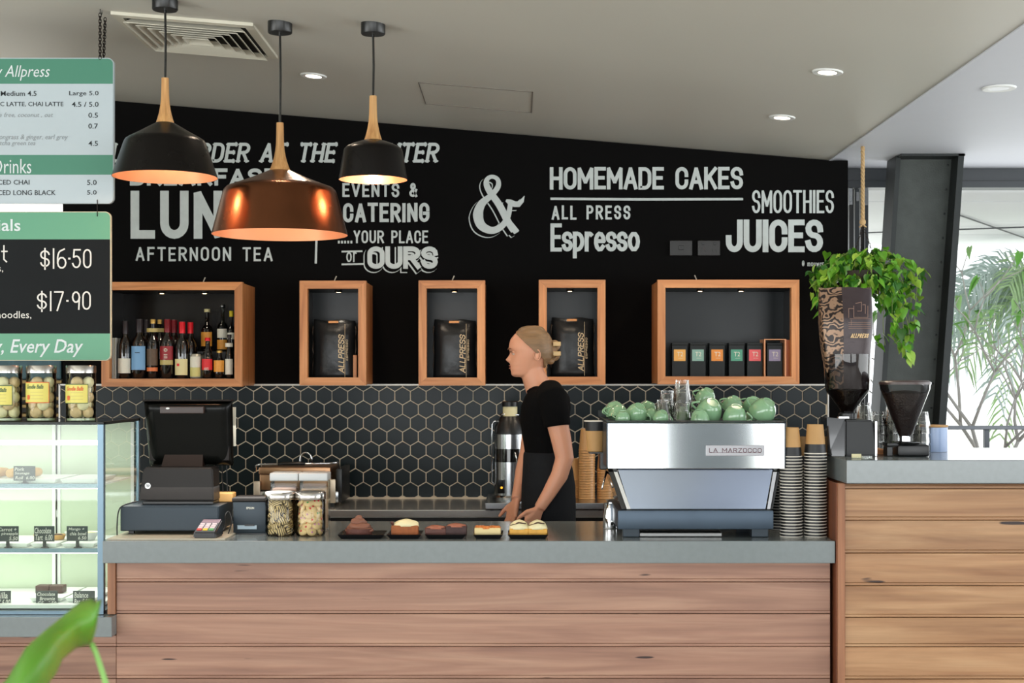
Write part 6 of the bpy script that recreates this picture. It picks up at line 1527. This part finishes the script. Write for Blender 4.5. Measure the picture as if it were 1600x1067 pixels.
for s_ in (-1, 0, 1):
    chain('', (hp.x, Yn, Z(352, Yn)), (hp.x+s_*.05, Yn+(.04 if s_ == 0 else -.02), Z(402, Yn)), 14, .007, pl, 'hanger_chain')
pc = Vector((hp.x+.0, Yn, Z(430, Yn)))
mb = MB(); mb.lathe([(0, -.10), (.06, -.10), (.09, -.02), (.095, .02), (.088, .02), (.08, 0), (0, 0)], pc, 28); mb.build('pot', mat('pot_dark', (48, 40, 32), .7), pl, 40)
LEAFM = [mat('pothos_leaf', (96, 156, 40), .35, spec=.5, var=.35, vscale=25), mat('pothos_leaf_pale', (150, 190, 70), .35, var=.3, vscale=25), mat('pothos_leaf_deep', (48, 104, 30), .35, var=.3, vscale=25)]
def leafmesh(name, m, L_=.06, W_=.045, sub=5, curl=.25):
    mb = MB(); bm = mb.bm; rows = []
    for j in range(sub+1):
        t = j/sub; w = W_/2*math.sin(PI*min(1, (t+.08)**.62))*(1 if t < 1 else 0); w = max(w, .0002 if t > .99 else .002)
        z = -curl*L_*t*t
        rows.append([bm.verts.new((-w, t*L_-(.12*L_*(1-t)**2), z+.18*w)), bm.verts.new((0, t*L_, z-.05*W_)), bm.verts.new((w, t*L_-(.12*L_*(1-t)**2), z+.18*w))])
    for A, B in zip(rows, rows[1:]):
        bm.faces.new((A[0], A[1], B[1], B[0])); bm.faces.new((A[1], A[2], B[2], B[1]))
    return mb.mesh(name, m, True)
lm = [leafmesh('leaf', m, .072, .054) for m in LEAFM]
rng = random.Random(21); vines = MB(); nl = 0
spx = lambda x, y, d=0: P(x, y, Yn+d)
# vines: (control pixels, depth offset)
vin = []
# crown runs over the rim
for k in range(26):
    a = rng.uniform(0, 2*PI); rr = rng.uniform(.08, .22); st = pc+Vector((.05*math.cos(a), .05*math.sin(a), 0))
    mid = pc+Vector((rr*.7*math.cos(a), rr*.6*math.sin(a), rng.uniform(.02, .11))); en = pc+Vector((rr*math.cos(a), rr*.8*math.sin(a), rng.uniform(-.10, .04)))
    vin.append([st, mid, en])
for pxs, d in (([(1360, 420), (1395, 430), (1408, 470), (1412, 520), (1418, 560)], -.05), ([(1365, 420), (1400, 440), (1402, 500), (1410, 545)], .03), ([(1370, 415), (1415, 420), (1432, 440), (1430, 480), (1428, 525)], 0), ([(1360, 430), (1390, 450), (1394, 500)], -.1),
               ([(1375, 420), (1420, 445), (1420, 500), (1416, 532)], .06), ([(1355, 430), (1378, 470), (1380, 510), (1383, 540)], .02), ([(1340, 420), (1300, 425), (1282, 440), (1278, 470)], -.02), ([(1340, 415), (1300, 410), (1275, 425), (1272, 455)], .05),
               ([(1340, 430), (1295, 440), (1290, 480), (1284, 496)], .04), ([(1365, 410), (1400, 405), (1430, 415), (1438, 435)], -.06), ([(1350, 410), (1330, 395), (1310, 405), (1295, 425)], -.08), ([(1350, 410), (1375, 390), (1395, 398), (1405, 420)], .02), ([(1372, 430), (1404, 462), (1418, 505), (1422, 540)], -.03)):
    vin.append([spx(x, y, d*(.3+.7*i/len(pxs))) for i, (x, y) in enumerate(pxs)])
allp = []
for v in vin:
    n = []
    for i in range(len(v)-1):
        p0 = v[max(i-1, 0)]; p1 = v[i]; p2 = v[i+1]; p3 = v[min(i+2, len(v)-1)]
        for k in range(8):
            t = k/8; n.append(.5*((2*p1)+(p2-p0)*t+(2*p0-5*p1+4*p2-p3)*t*t+(3*p1-p0-3*p2+p3)*t**3))
    n.append(v[-1]); vines.tube(n, .0018, 5); allp.append(n)
vines.build('vines', mat('vine_stem', (110, 130, 60), .6), pl, True)
def addleaf(p, yaw, pitch, sc, which):
    o = link('leaf', lm[which], pl); o.location = p-ORG[pl.name]; o.rotation_euler = Euler((pitch, rng.uniform(-.4, .4), yaw)); o.scale = (sc,)*3
while nl < 292:
    n = rng.choice(allp[:26]) if rng.random() < .42 else rng.choice(allp[26:])
    i = rng.randrange(2, len(n)); p = n[i]+Vector((rng.uniform(-.018, .018), rng.uniform(-.03, .03), rng.uniform(-.015, .02)))
    addleaf(p, rng.choice((PI/2, -PI/2, PI, PI, 0))+rng.uniform(-.9, .9), rng.uniform(-1.3, -.2), rng.uniform(.55, .95), rng.choice((0, 0, 0, 1, 1, 2))); nl += 1
fol = [bmesh.new() for _ in range(3)]
allp = allp+[[pc+Vector((x, -.10-.02*k, .03-.02*k)) for k in range(5)] for x in (-.09, -.05, 0, .04, .08, .11)]*2
for k in range(430):
    n = rng.choice(allp[:26]) if rng.random() < .45 else rng.choice(allp[26:])
    i = rng.randrange(2, len(n)); p = n[i]+Vector((rng.uniform(-.03, .03), rng.uniform(-.02, .07), rng.uniform(-.03, .02))); wh = rng.choice((0, 0, 2, 2, 1))
    M_ = Matrix.Translation(p-ORG[pl.name]) @ Euler((rng.uniform(-1.3, -.2), rng.uniform(-.4, .4), rng.uniform(0, 6.3))).to_matrix().to_4x4() @ Matrix.Scale(rng.uniform(.5, .85), 4)
    me = lm[wh].copy(); me.transform(M_); fol[wh].from_mesh(me); bpy.data.meshes.remove(me)
for k in range(3):
    me = bpy.data.meshes.new('foliage'); fol[k].to_mesh(me); me.materials.append(LEAFM[k]); me.shade_smooth(); tag(link('foliage', me, pl), kind='stuff')

# ================================================================== OUTSIDE
RAILM = mat('rail_grey', (120, 124, 130), .4, .3)
o = thing('handrail', 'grey handrail outside the window above the bar', 'railing', (X(1541, 9.5), 9.5, -.12))
mb = MB(); mb.box(1.9, 6.5, 9.47, 9.53, Z(671, 9.5), Z(665, 9.5), .004); mb.build('top_rail', RAILM, o)
for x in (1541, 1780):
    mb = MB(); mb.box(X(x-4, 9.5), X(x+4, 9.5), 9.48, 9.52, -.12, Z(671, 9.5), .003); mb.build('post', mat('rail_post', (90, 94, 100), .4, .3), o)
# palm: arching fronds with leaflets
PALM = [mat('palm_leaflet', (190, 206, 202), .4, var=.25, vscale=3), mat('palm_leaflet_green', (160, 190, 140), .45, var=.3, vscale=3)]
pb = Vector((P(1625, 450, 12.4))); palm = thing('palm_tree', 'pale green palm with drooping fronds outside the window', 'palm tree', (pb.x, 12.4, -.12))
mb = MB(); mb.tube([(pb.x, 12.4, -.12), (pb.x+.03, 12.4, 1.0), (pb.x, 12.4, pb.z)], [.11, .09, .07], 14); mb.build('trunk', mat('palm_trunk', (130, 116, 100), .9, bump=.8, bscale=20), palm, True)
rng = random.Random(5)
for f_ in range(15):
    ang = [175, 150, 200, 165, 185, 215, 140, 195, 120, 230, 100, 300, 20, 60, 260][f_]; a = math.radians(ang); Lf = rng.uniform(.85, 1.15); up = [.15, .45, .2, .3, -.1, .0, .6, .45, .6, -.3, .5, .3, .3, .5, -.5][f_]
    mb = MB(); pts = []
    for k in range(13):
        t = k/12; pts.append(Vector((pb.x+Lf*t*math.cos(a)*.95, 12.4+Lf*t*math.sin(a)*.6*(1 if f_ % 2 else -1), pb.z+up*Lf*t*1.2-1.0*Lf*t*t*.75)))
    mb.tube(pts, [.012*(1-k/14) for k in range(13)], 5)
    for k in range(1, 13):
        d = (pts[k]-pts[k-1]).normalized(); side = d.cross(Vector((0, 1, 0))).normalized()
        for s_ in (-1, 1):
            for q in range(2):
                p = pts[k-1].lerp(pts[k], q/2); ln = .42*(1-abs(k/12-.35)*.7)*rng.uniform(.8, 1.1)
                dr = (side*s_*.75+d*.8+Vector((0, rng.uniform(-.5, .5), rng.uniform(-.25, .1)))).normalized()
                w = d.cross(dr).cross(dr).normalized()*.011
                m1 = p+dr*ln*.5; e = p+dr*ln+Vector((0, 0, -ln*.35))
                v = [mb.bm.verts.new(x) for x in (p-w*.6, p+w*.6, m1+w, m1-w, e)]
                mb.bm.faces.new((v[0], v[1], v[2], v[3])); mb.bm.faces.new((v[3], v[2], v[4]))
    mb.build('frond', PALM[f_ % 3 == 2], palm)
# shrub: bare forked branches with a few leaves
sh = thing('shrub', 'bare branched frangipani shrub with few green leaves outside', 'shrub', (X(1545, 10.6), 10.6, -.12))
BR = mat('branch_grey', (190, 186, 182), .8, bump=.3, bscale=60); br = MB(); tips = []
def branch(p, d, ln, r, dep):
    q = p+d*ln*.5+Vector((rng.uniform(-.02, .02), 0, 0)); e = p+d*ln; br.tube([p, q, e], [r, r*.85, r*.7], 6)
    if dep == 0: tips.append((e, d)); return
    for s_ in (-1, 1):
        nd = Vector((d.x+s_*rng.uniform(.35, .7), d.y+rng.uniform(-.4, .4), d.z+rng.uniform(-.1, .25))).normalized(); branch(e, nd, ln*rng.uniform(.62, .82), r*.68, dep-1)
branch(Vector((X(1545, 10.6), 10.6, -.12)), Vector((.05, 0, 1)), .75, .03, 5); branch(Vector((X(1600, 10.8), 10.8, -.12)), Vector((-.15, 0, 1)), .8, .03, 5); branch(Vector((X(1490, 10.4), 10.4, -.12)), Vector((.1, 0, 1)), .7, .022, 4)
br.build('branches', BR, sh, True)
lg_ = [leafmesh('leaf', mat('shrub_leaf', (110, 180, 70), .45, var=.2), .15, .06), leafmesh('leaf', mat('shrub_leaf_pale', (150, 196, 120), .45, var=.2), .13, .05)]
for i, (e, d) in enumerate(tips):
    for k in range(2):
        if rng.random() < .55: continue
        o = link('leaf', lg_[rng.randrange(2)], sh); o.location = e-ORG[sh.name]; o.rotation_euler = Euler((rng.uniform(-1.2, .4), rng.uniform(-.5, .5), rng.uniform(0, 6.28)))
# low grassy planting
gr = MB()
for i in range(900):
    x = rng.uniform(2.2, 6.5); y = rng.uniform(11.2, 14); h = rng.uniform(.4, 1.15); dx = rng.uniform(-.15, .15); w = .008
    v = [gr.bm.verts.new(q) for q in ((x-w, y, -.12), (x+w, y, -.12), (x+w*.7+dx*.5, y, -.12+h*.6), (x-w*.7+dx*.5, y, -.12+h*.6), (x+dx*1.4, y, -.12+h))]
    gr.bm.faces.new((v[0], v[1], v[2], v[3])); gr.bm.faces.new((v[3], v[2], v[4]))
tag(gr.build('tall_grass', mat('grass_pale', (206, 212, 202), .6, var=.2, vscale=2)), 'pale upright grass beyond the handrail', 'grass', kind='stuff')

# foreground plant leaf
Yl = 1.55
fp = thing('foreground_plant', 'large bright green leaf close to the camera, bottom left', 'plant', P(170, 1200, Yl))
mb = MB(); bm = mb.bm
top = [(-30, 1100), (10, 1062), (40, 1012), (70, 985), (95, 965), (125, 940), (143, 934), (150, 940), (158, 936)]
bot = [(-30, 1180), (20, 1140), (60, 1090), (88, 1052), (98, 1030), (120, 1012), (143, 1007), (150, 985), (158, 936)]
rows = []
for i, (a, b) in enumerate(zip(top, bot)):
    row = []
    for k in range(7):
        t = k/6; x = a[0]+(b[0]-a[0])*t; y = a[1]+(b[1]-a[1])*t
        row.append(bm.verts.new(P(x, y, Yl-.10*(1-i/8)+.03*(t-.5)**2*4*(1 if i < 8 else 0)-.02*math.sin(i))))
    rows.append(row)
for A, B in zip(rows, rows[1:]):
    for k in range(6):
        try: bm.faces.new((A[k], A[k+1], B[k+1], B[k]))
        except ValueError: pass
bmesh.ops.remove_doubles(bm, verts=bm.verts, dist=.0003); bmesh.ops.subdivide_edges(bm, edges=bm.edges[:], cuts=1, use_grid_fill=True); bmesh.ops.smooth_vert(bm, verts=bm.verts, factor=.3)
lf = mb.build('leaf', mat('big_leaf', (78, 132, 30), .5, var=.12, vscale=12), fp, True)
md = lf.modifiers.new('t', 'SOLIDIFY'); md.thickness = .0012
MATS['big_leaf'].node_tree.nodes['Principled BSDF'].inputs['Subsurface Weight'].default_value = .15
mb = MB(); mb.tube([P(143, 1005, Yl), P(150, 1020, Yl), P(160, 1050, Yl), P(172, 1090, Yl), P(180, 1200, Yl+.02)], [.003, .0028, .003, .0034, .004], 8); mb.build('stem', mat('leaf_stem', (130, 180, 90), .5), fp, True)
# ================================================================== WOMAN
YW = 6.22
def w(x, y, d=0.0): return P(x, y, YW)+Vector((0, d, 0))
sw = YW/F
SKIN = mat('skin', (206, 148, 118), .5, var=.06, vscale=8); MATS['skin'].node_tree.nodes['Principled BSDF'].inputs['Subsurface Weight'].default_value = .08
TEE = mat('tee_black', (6, 6, 7), .9, spec=.1, bump=.2, bscale=80); PANT = mat('trousers_charcoal', (26, 28, 31), .9, spec=.15, bump=.3, bscale=60, var=.15); HAIR = mat('hair_blonde', (124, 96, 66), .5, var=.45, vscale=12, aniso=(1, 6, 14)); 
wm = thing('person', 'woman in black tee walking left behind the counter', 'person', (w(856, 590).x, YW, 0))
HT = [(512, 826, 838, .020), (516, 813, 848, .044), (522, 804, 855, .060), (530, 797.5, 859, .069), (538, 795.5, 861, .073), (545, 794.8, 861.5, .0745), (549, 797, 861.5, .074), (552, 798.2, 861, .073), (556, 797.8, 860, .071), (560, 797.5, 859, .068), (566, 797.5, 855, .062), (570, 796.5, 852, .058), (573, 798.3, 850, .055), (576, 796.6, 847, .052), (580, 798.5, 842, .048), (586, 798.8, 832, .040), (589, 804, 824, .024)]
def interp(tab, y):
    for a, b in zip(tab, tab[1:]):
        if a[0] <= y <= b[0]:
            t = (y-a[0])/(b[0]-a[0]); return [p+(q-p)*t for p, q in zip(a, b)]
    return list(tab[0] if y < tab[0][0] else tab[-1])
NOSE = [(512, 0), (547, 0), (552, .004), (557, .011), (561, .022), (563, .0225), (565.5, .013), (567, .002), (569, 0), (600, 0)]
def head(mb, grow=0.0, keep=None):
    n = 140 if keep else 48; m_ = 150 if keep else 46; ys = [512+(589-512)*k/m_ for k in range(m_+1)]; rows = []
    for y in ys:
        _, xf, xb, wd = interp(HT, y); nz = interp(NOSE, y)[1]
        xm = (xf+xb)/2+2; row = []
        for i in range(n):
            a = 2*PI*i/n; c, s_ = math.cos(a), math.sin(a)       # c<0 faces the front
            yy = s_*(wd+grow); rx = ((xm-xf) if c < 0 else (xb-xm))*sw+grow
            e = .9 if c < 0 else 1
            xx = (xm-CX)*sw+rx*math.copysign(abs(c)**e, c)
            if c < 0 and grow == 0:
                xx -= nz*math.exp(-(yy/.0105)**2)
                g = math.exp(-((y-551.5)/3.2)**2)*math.exp(-((abs(yy)-.031)/.013)**2); xx += .009*g
            row.append(mb.bm.verts.new((xx, YW+yy, H-(y-CY)*sw+(grow if y < 516 else 0))))
        rows.append(row)
    fs = []
    for A, B in zip(rows, rows[1:]):
        for i in range(n): fs.append(mb.bm.faces.new((A[i], A[(i+1) % n], B[(i+1) % n], B[i])))
    fs.append(mb.bm.faces.new(rows[0])); fs.append(mb.bm.faces.new(rows[-1][::-1]))
    if keep:
        kill = []
        for f in fs:
            c = f.calc_center_median(); x = CX+c.x/sw; y = CY-(c.z-H)/sw
            if not keep(x, y, c.y-YW): kill.append(f)
        bmesh.ops.delete(mb.bm, geom=kill, context='FACES')
TOR = [(800, 857, 34, .165), (785, 857, 37, .178), (760, 857, 38, .178), (735, 856, 35, .16), (705, 853, 31, .138), (680, 851, 33, .140), (655, 851, 36.5, .152), (635, 853, 37, .162), (620, 855, 33, .165), (611, 855, 27, .14), (604, 853, 20, .09), (598, 850, 15, .055)]
def torso(mb, grow, ya, yb2):
    mb.loft([(X(cx, YW), YW, Z(y, YW), hw*sw+grow, dp+grow) for y, cx, hw, dp in TOR if ya >= y >= yb2], 28)
def hand(mb, wr, d, palm_n, thumb_side, s=1.0, curl=.5):
    """wr wrist point, d direction of the hand, palm_n palm normal, thumb_side: +1/-1 along side axis"""
    d = d.normalized(); nrm = (palm_n-d*palm_n.dot(d)).normalized(); sd = d.cross(nrm)*thumb_side
    pe = wr+d*.085*s
    for k in range(5):      # metacarpal rays make the palm
        off = (k-2)*.0095*s; mb.tube([wr+sd*off*.5, wr+sd*off*.9+d*.03*s, pe+sd*off*2*.9-d*abs(k-2)*.003], [.013*s, .0135*s, .0105*s], 8)
    for k, ln in enumerate((.068, .078, .073, .056)):   # index .. little
        o0 = pe+sd*(1.5-k)*.0195*s; dd = d.copy(); p = [o0-d*.012]; rr = [.0092*s]
        p.append(o0); rr.append(.0092*s)
        for j, fr in enumerate((.45, .32, .23)):
            dd = (dd+nrm*curl*(.35+.3*j)).normalized(); p.append(p[-1]+dd*ln*fr*s); rr.append((.0085, .0078, .0062)[j]*s)
        mb.tube(p, rr, 8); mb.ball(p[-1], rr[-1], u=8, v=6)
    t0 = wr+sd*.016*s+d*.018*s; t1_ = t0+(sd*.75+d*.6+nrm*.2).normalized()*.040*s; t2_ = t1_+(sd*.25+d*.9+nrm*.35).normalized()*.030*s; t3_ = t2_+(d*.9+nrm*.4).normalized()*.022*s
    mb.tube([t0, t1_, t2_, t3_], [.014*s, .0105*s, .0095*s, .0075*s], 8); mb.ball(t3_, .0075*s, u=8, v=6)
body = MB()
head(body)
body.tube([w(828, 562), w(832, 582), w(838, 598), w(846, 614)], [.05, .050, .054, .062], 20)
torso(body, -.004, 800, 598)
LA = [w(862, 620, -.155), w(866, 645, -.175), w(874, 680, -.185), w(880, 712, -.19), w(872, 738, -.195), w(856, 765, -.20), w(842, 787, -.20)]
RA = [w(848, 620, .155), w(840, 650, .18), w(830, 690, .19), w(826, 712, .18), w(818, 740, .14), w(812, 765, .08), w(807, 782, .04)]
rad = [.052, .047, .043, .039, .036, .029, .024]
body.tube(LA, rad, 16); body.tube(RA, rad, 16)
hand(body, LA[-1], Vector((-.55, -.1, -1)), Vector((-.6, .7, 0)), -1, .95, .55)
hand(body, RA[-1], Vector((-.3, -.15, -1)), Vector((-.8, -.5, 0)), 1, .95, .5)
zfl = .09
LEGN = [w(855, 800, -.085), Vector((X(858, YW), YW-.09, .72)), Vector((X(846, YW), YW-.09, .48)), Vector((X(848, YW), YW-.09, .30)), Vector((X(858, YW), YW-.09, .10))]
LEGF = [w(857, 800, .085), Vector((X(862, YW), YW+.09, .72)), Vector((X(868, YW), YW+.09, .48)), Vector((X(880, YW), YW+.09, .30)), Vector((X(896, YW), YW+.09, .10))]
for lg2 in (LEGN, LEGF): body.tube(lg2, [.085, .078, .055, .052, .036], 16)
body_o = remesh(body, 'body', SKIN, .0045, wm, 3)
# ear, eye, brow, lips
for s_ in (-1, 1):
    mb = MB(); c = w(839, 555, s_*.073)
    mb.ball(c, .021, (.62, .3, 1.2), 14, 10, Matrix.Rotation(.15, 4, 'Y')); mb.torus(c+Vector((0, s_*.005, 0)), .018, .0028, Matrix.Rotation(PI/2, 4, 'X') @ Matrix.Diagonal((.75, 1.2, 1, 1)), 16, 8); mb.build('ear', SKIN, wm, True)
    mb = MB(); mb.ball(w(803.4, 551.5, s_*.031), .0098, u=16, v=10); e = mb.build('eye', mat('eye_white', (196, 180, 168), .4), wm, True)
    mb = MB(); mb.ball(w(803.4, 552.2, s_*.031)+Vector((-.0066, 0, 0)), .0048, (.7, 1, 1), 12, 8); mb.build('iris', mat('iris_dark', (60, 48, 40), .4), e, True)
    mb = MB(); mb.ball(w(803.4, 550.6, s_*.031), .0108, (1, 1.15, .8), u=16, v=10); mb.build('lid', SKIN, wm, True)
    mb = MB(); mb.tube([w(797.5, 550.4, s_*.022), w(797.6, 549.2, s_*.031), w(800.5, 550.8, s_*.043)], [.0018, .0022, .0014], 6); mb.build('eyelid', mat('lash_brown', (120, 84, 62), .6), wm, True)
    mb = MB(); mb.tube([w(793.6, 546.2, s_*.016), w(794.6, 544.6, s_*.030), w(798.5, 545.2, s_*.046)], [.002, .0026, .0014], 6); mb.build('eyebrow', mat('brow_brown', (120, 84, 56), .7), wm, True)
mb = MB(); mb.tube([w(800.4, 572, -.020), w(797.3, 571.6, -.009), w(796.0, 571.4, 0), w(797.3, 571.6, .009), w(800.4, 572, .020)], [.001, .0022, .0026, .0022, .001], 8); mb.tube([w(800.2, 573.6, -.018), w(797.2, 574.8, -.008), w(796.3, 575.2, 0), w(797.2, 574.8, .008), w(800.2, 573.6, .018)], [.001, .0026, .0032, .0026, .001], 8); mb.build('lips', mat('lip_rose', (184, 116, 94), .5), wm, True)
# hair: cap behind the hairline, twisted knot, clips
def hk(x, y, dy):
    if y < 522: return x > 806 or y < 517
    line = [(522, 806), (530, 813), (538, 821), (545, 829), (549, 833), (562, 849), (570, 850), (578, 851)]
    if y > 578: return False
    for a, b in zip(line, line[1:]):
        if a[0] <= y <= b[0]: return x > a[1]+(b[1]-a[1])*(y-a[0])/(b[0]-a[0])
    return False
mb = MB(); head(mb, .009, hk); hr = mb.build('hair', HAIR, wm, True)
sm_ = hr.modifiers.new('s', 'SMOOTH'); sm_.factor = .5; sm_.iterations = 12
md = hr.modifiers.new('t', 'SOLIDIFY'); md.thickness = .006; md.offset = -1
mb = MB(); mb.ball(w(863, 548), .026, (.8, 1.1, 1.25), 16, 12); mb.torus(w(866, 540), .015, .011, Matrix.Rotation(1.2, 4, 'X'), 18, 10); mb.torus(w(866, 556), .014, .010, Matrix.Rotation(1.9, 4, 'X'), 18, 10); mb.ball(w(860, 564), .018, (1, 1, .8), 14, 10)
mb.tube([w(852, 566, -.03), w(854, 574, -.028), w(853, 580, -.024)], [.005, .003, .001], 6)
mb.build('hair_knot', mat('hair_knot_brown', (128, 98, 66), .55, var=.5, vscale=30), hr, True)
for y in (537, 552):
    mb = MB(); mb.box(X(864, YW), X(876, YW), YW-.03, YW+.03, Z(y+4, YW), Z(y-3, YW), .003); mb.build('hair_clip', mat('clip_tan', (196, 164, 112), .4), hr, 30)
# tee
tee = MB(); torso(tee, .006, 735, 604)
tee.tube([w(858, 612, -.10), LA[0], LA[1]+Vector((.002, 0, 0)), w(869, 664, -.18)], [.058, .062, .058, .056], 18); tee.tube([w(850, 612, .10), RA[0], RA[1], w(838, 664, .185)], [.058, .062, .058, .056], 18)
tee.loft([(X(846, YW), YW, Z(612, YW), .066, .085), (X(845, YW), YW, Z(606, YW), .060, .068), (X(846, YW), YW, Z(602.5, YW), .056, .062)], 20)
remesh(tee, 'tee_shirt', TEE, .006, wm, 3)
pn = MB(); torso(pn, .012, 800, 705)
for lg2 in (LEGN, LEGF): pn.tube([lg2[0]+Vector((0, 0, .04))]+lg2, [.09, .098, .092, .072, .066, .058], 18)
pn.loft([(X(857, YW), YW, Z(822, YW), 36*sw+.018, .195), (X(857, YW), YW, Z(780, YW), 37*sw+.016, .19), (X(856, YW), YW, Z(735, YW), 36*sw+.01, .172), (X(855, YW), YW, Z(722, YW), 34*sw+.01, .165)], 26)
remesh(pn, 'trousers', PANT, .009, wm, 3)
for i, a in enumerate((LEGN[-1], LEGF[-1])):
    mb = MB(); mb.loft([(a.x-.04, a.y, .002, .12, .042), (a.x-.04, a.y, .03, .118, .044), (a.x-.02, a.y, .07, .085, .04), (a.x, a.y, .11, .052, .045)], 20); mb.build('shoe', DARK, wm, True)
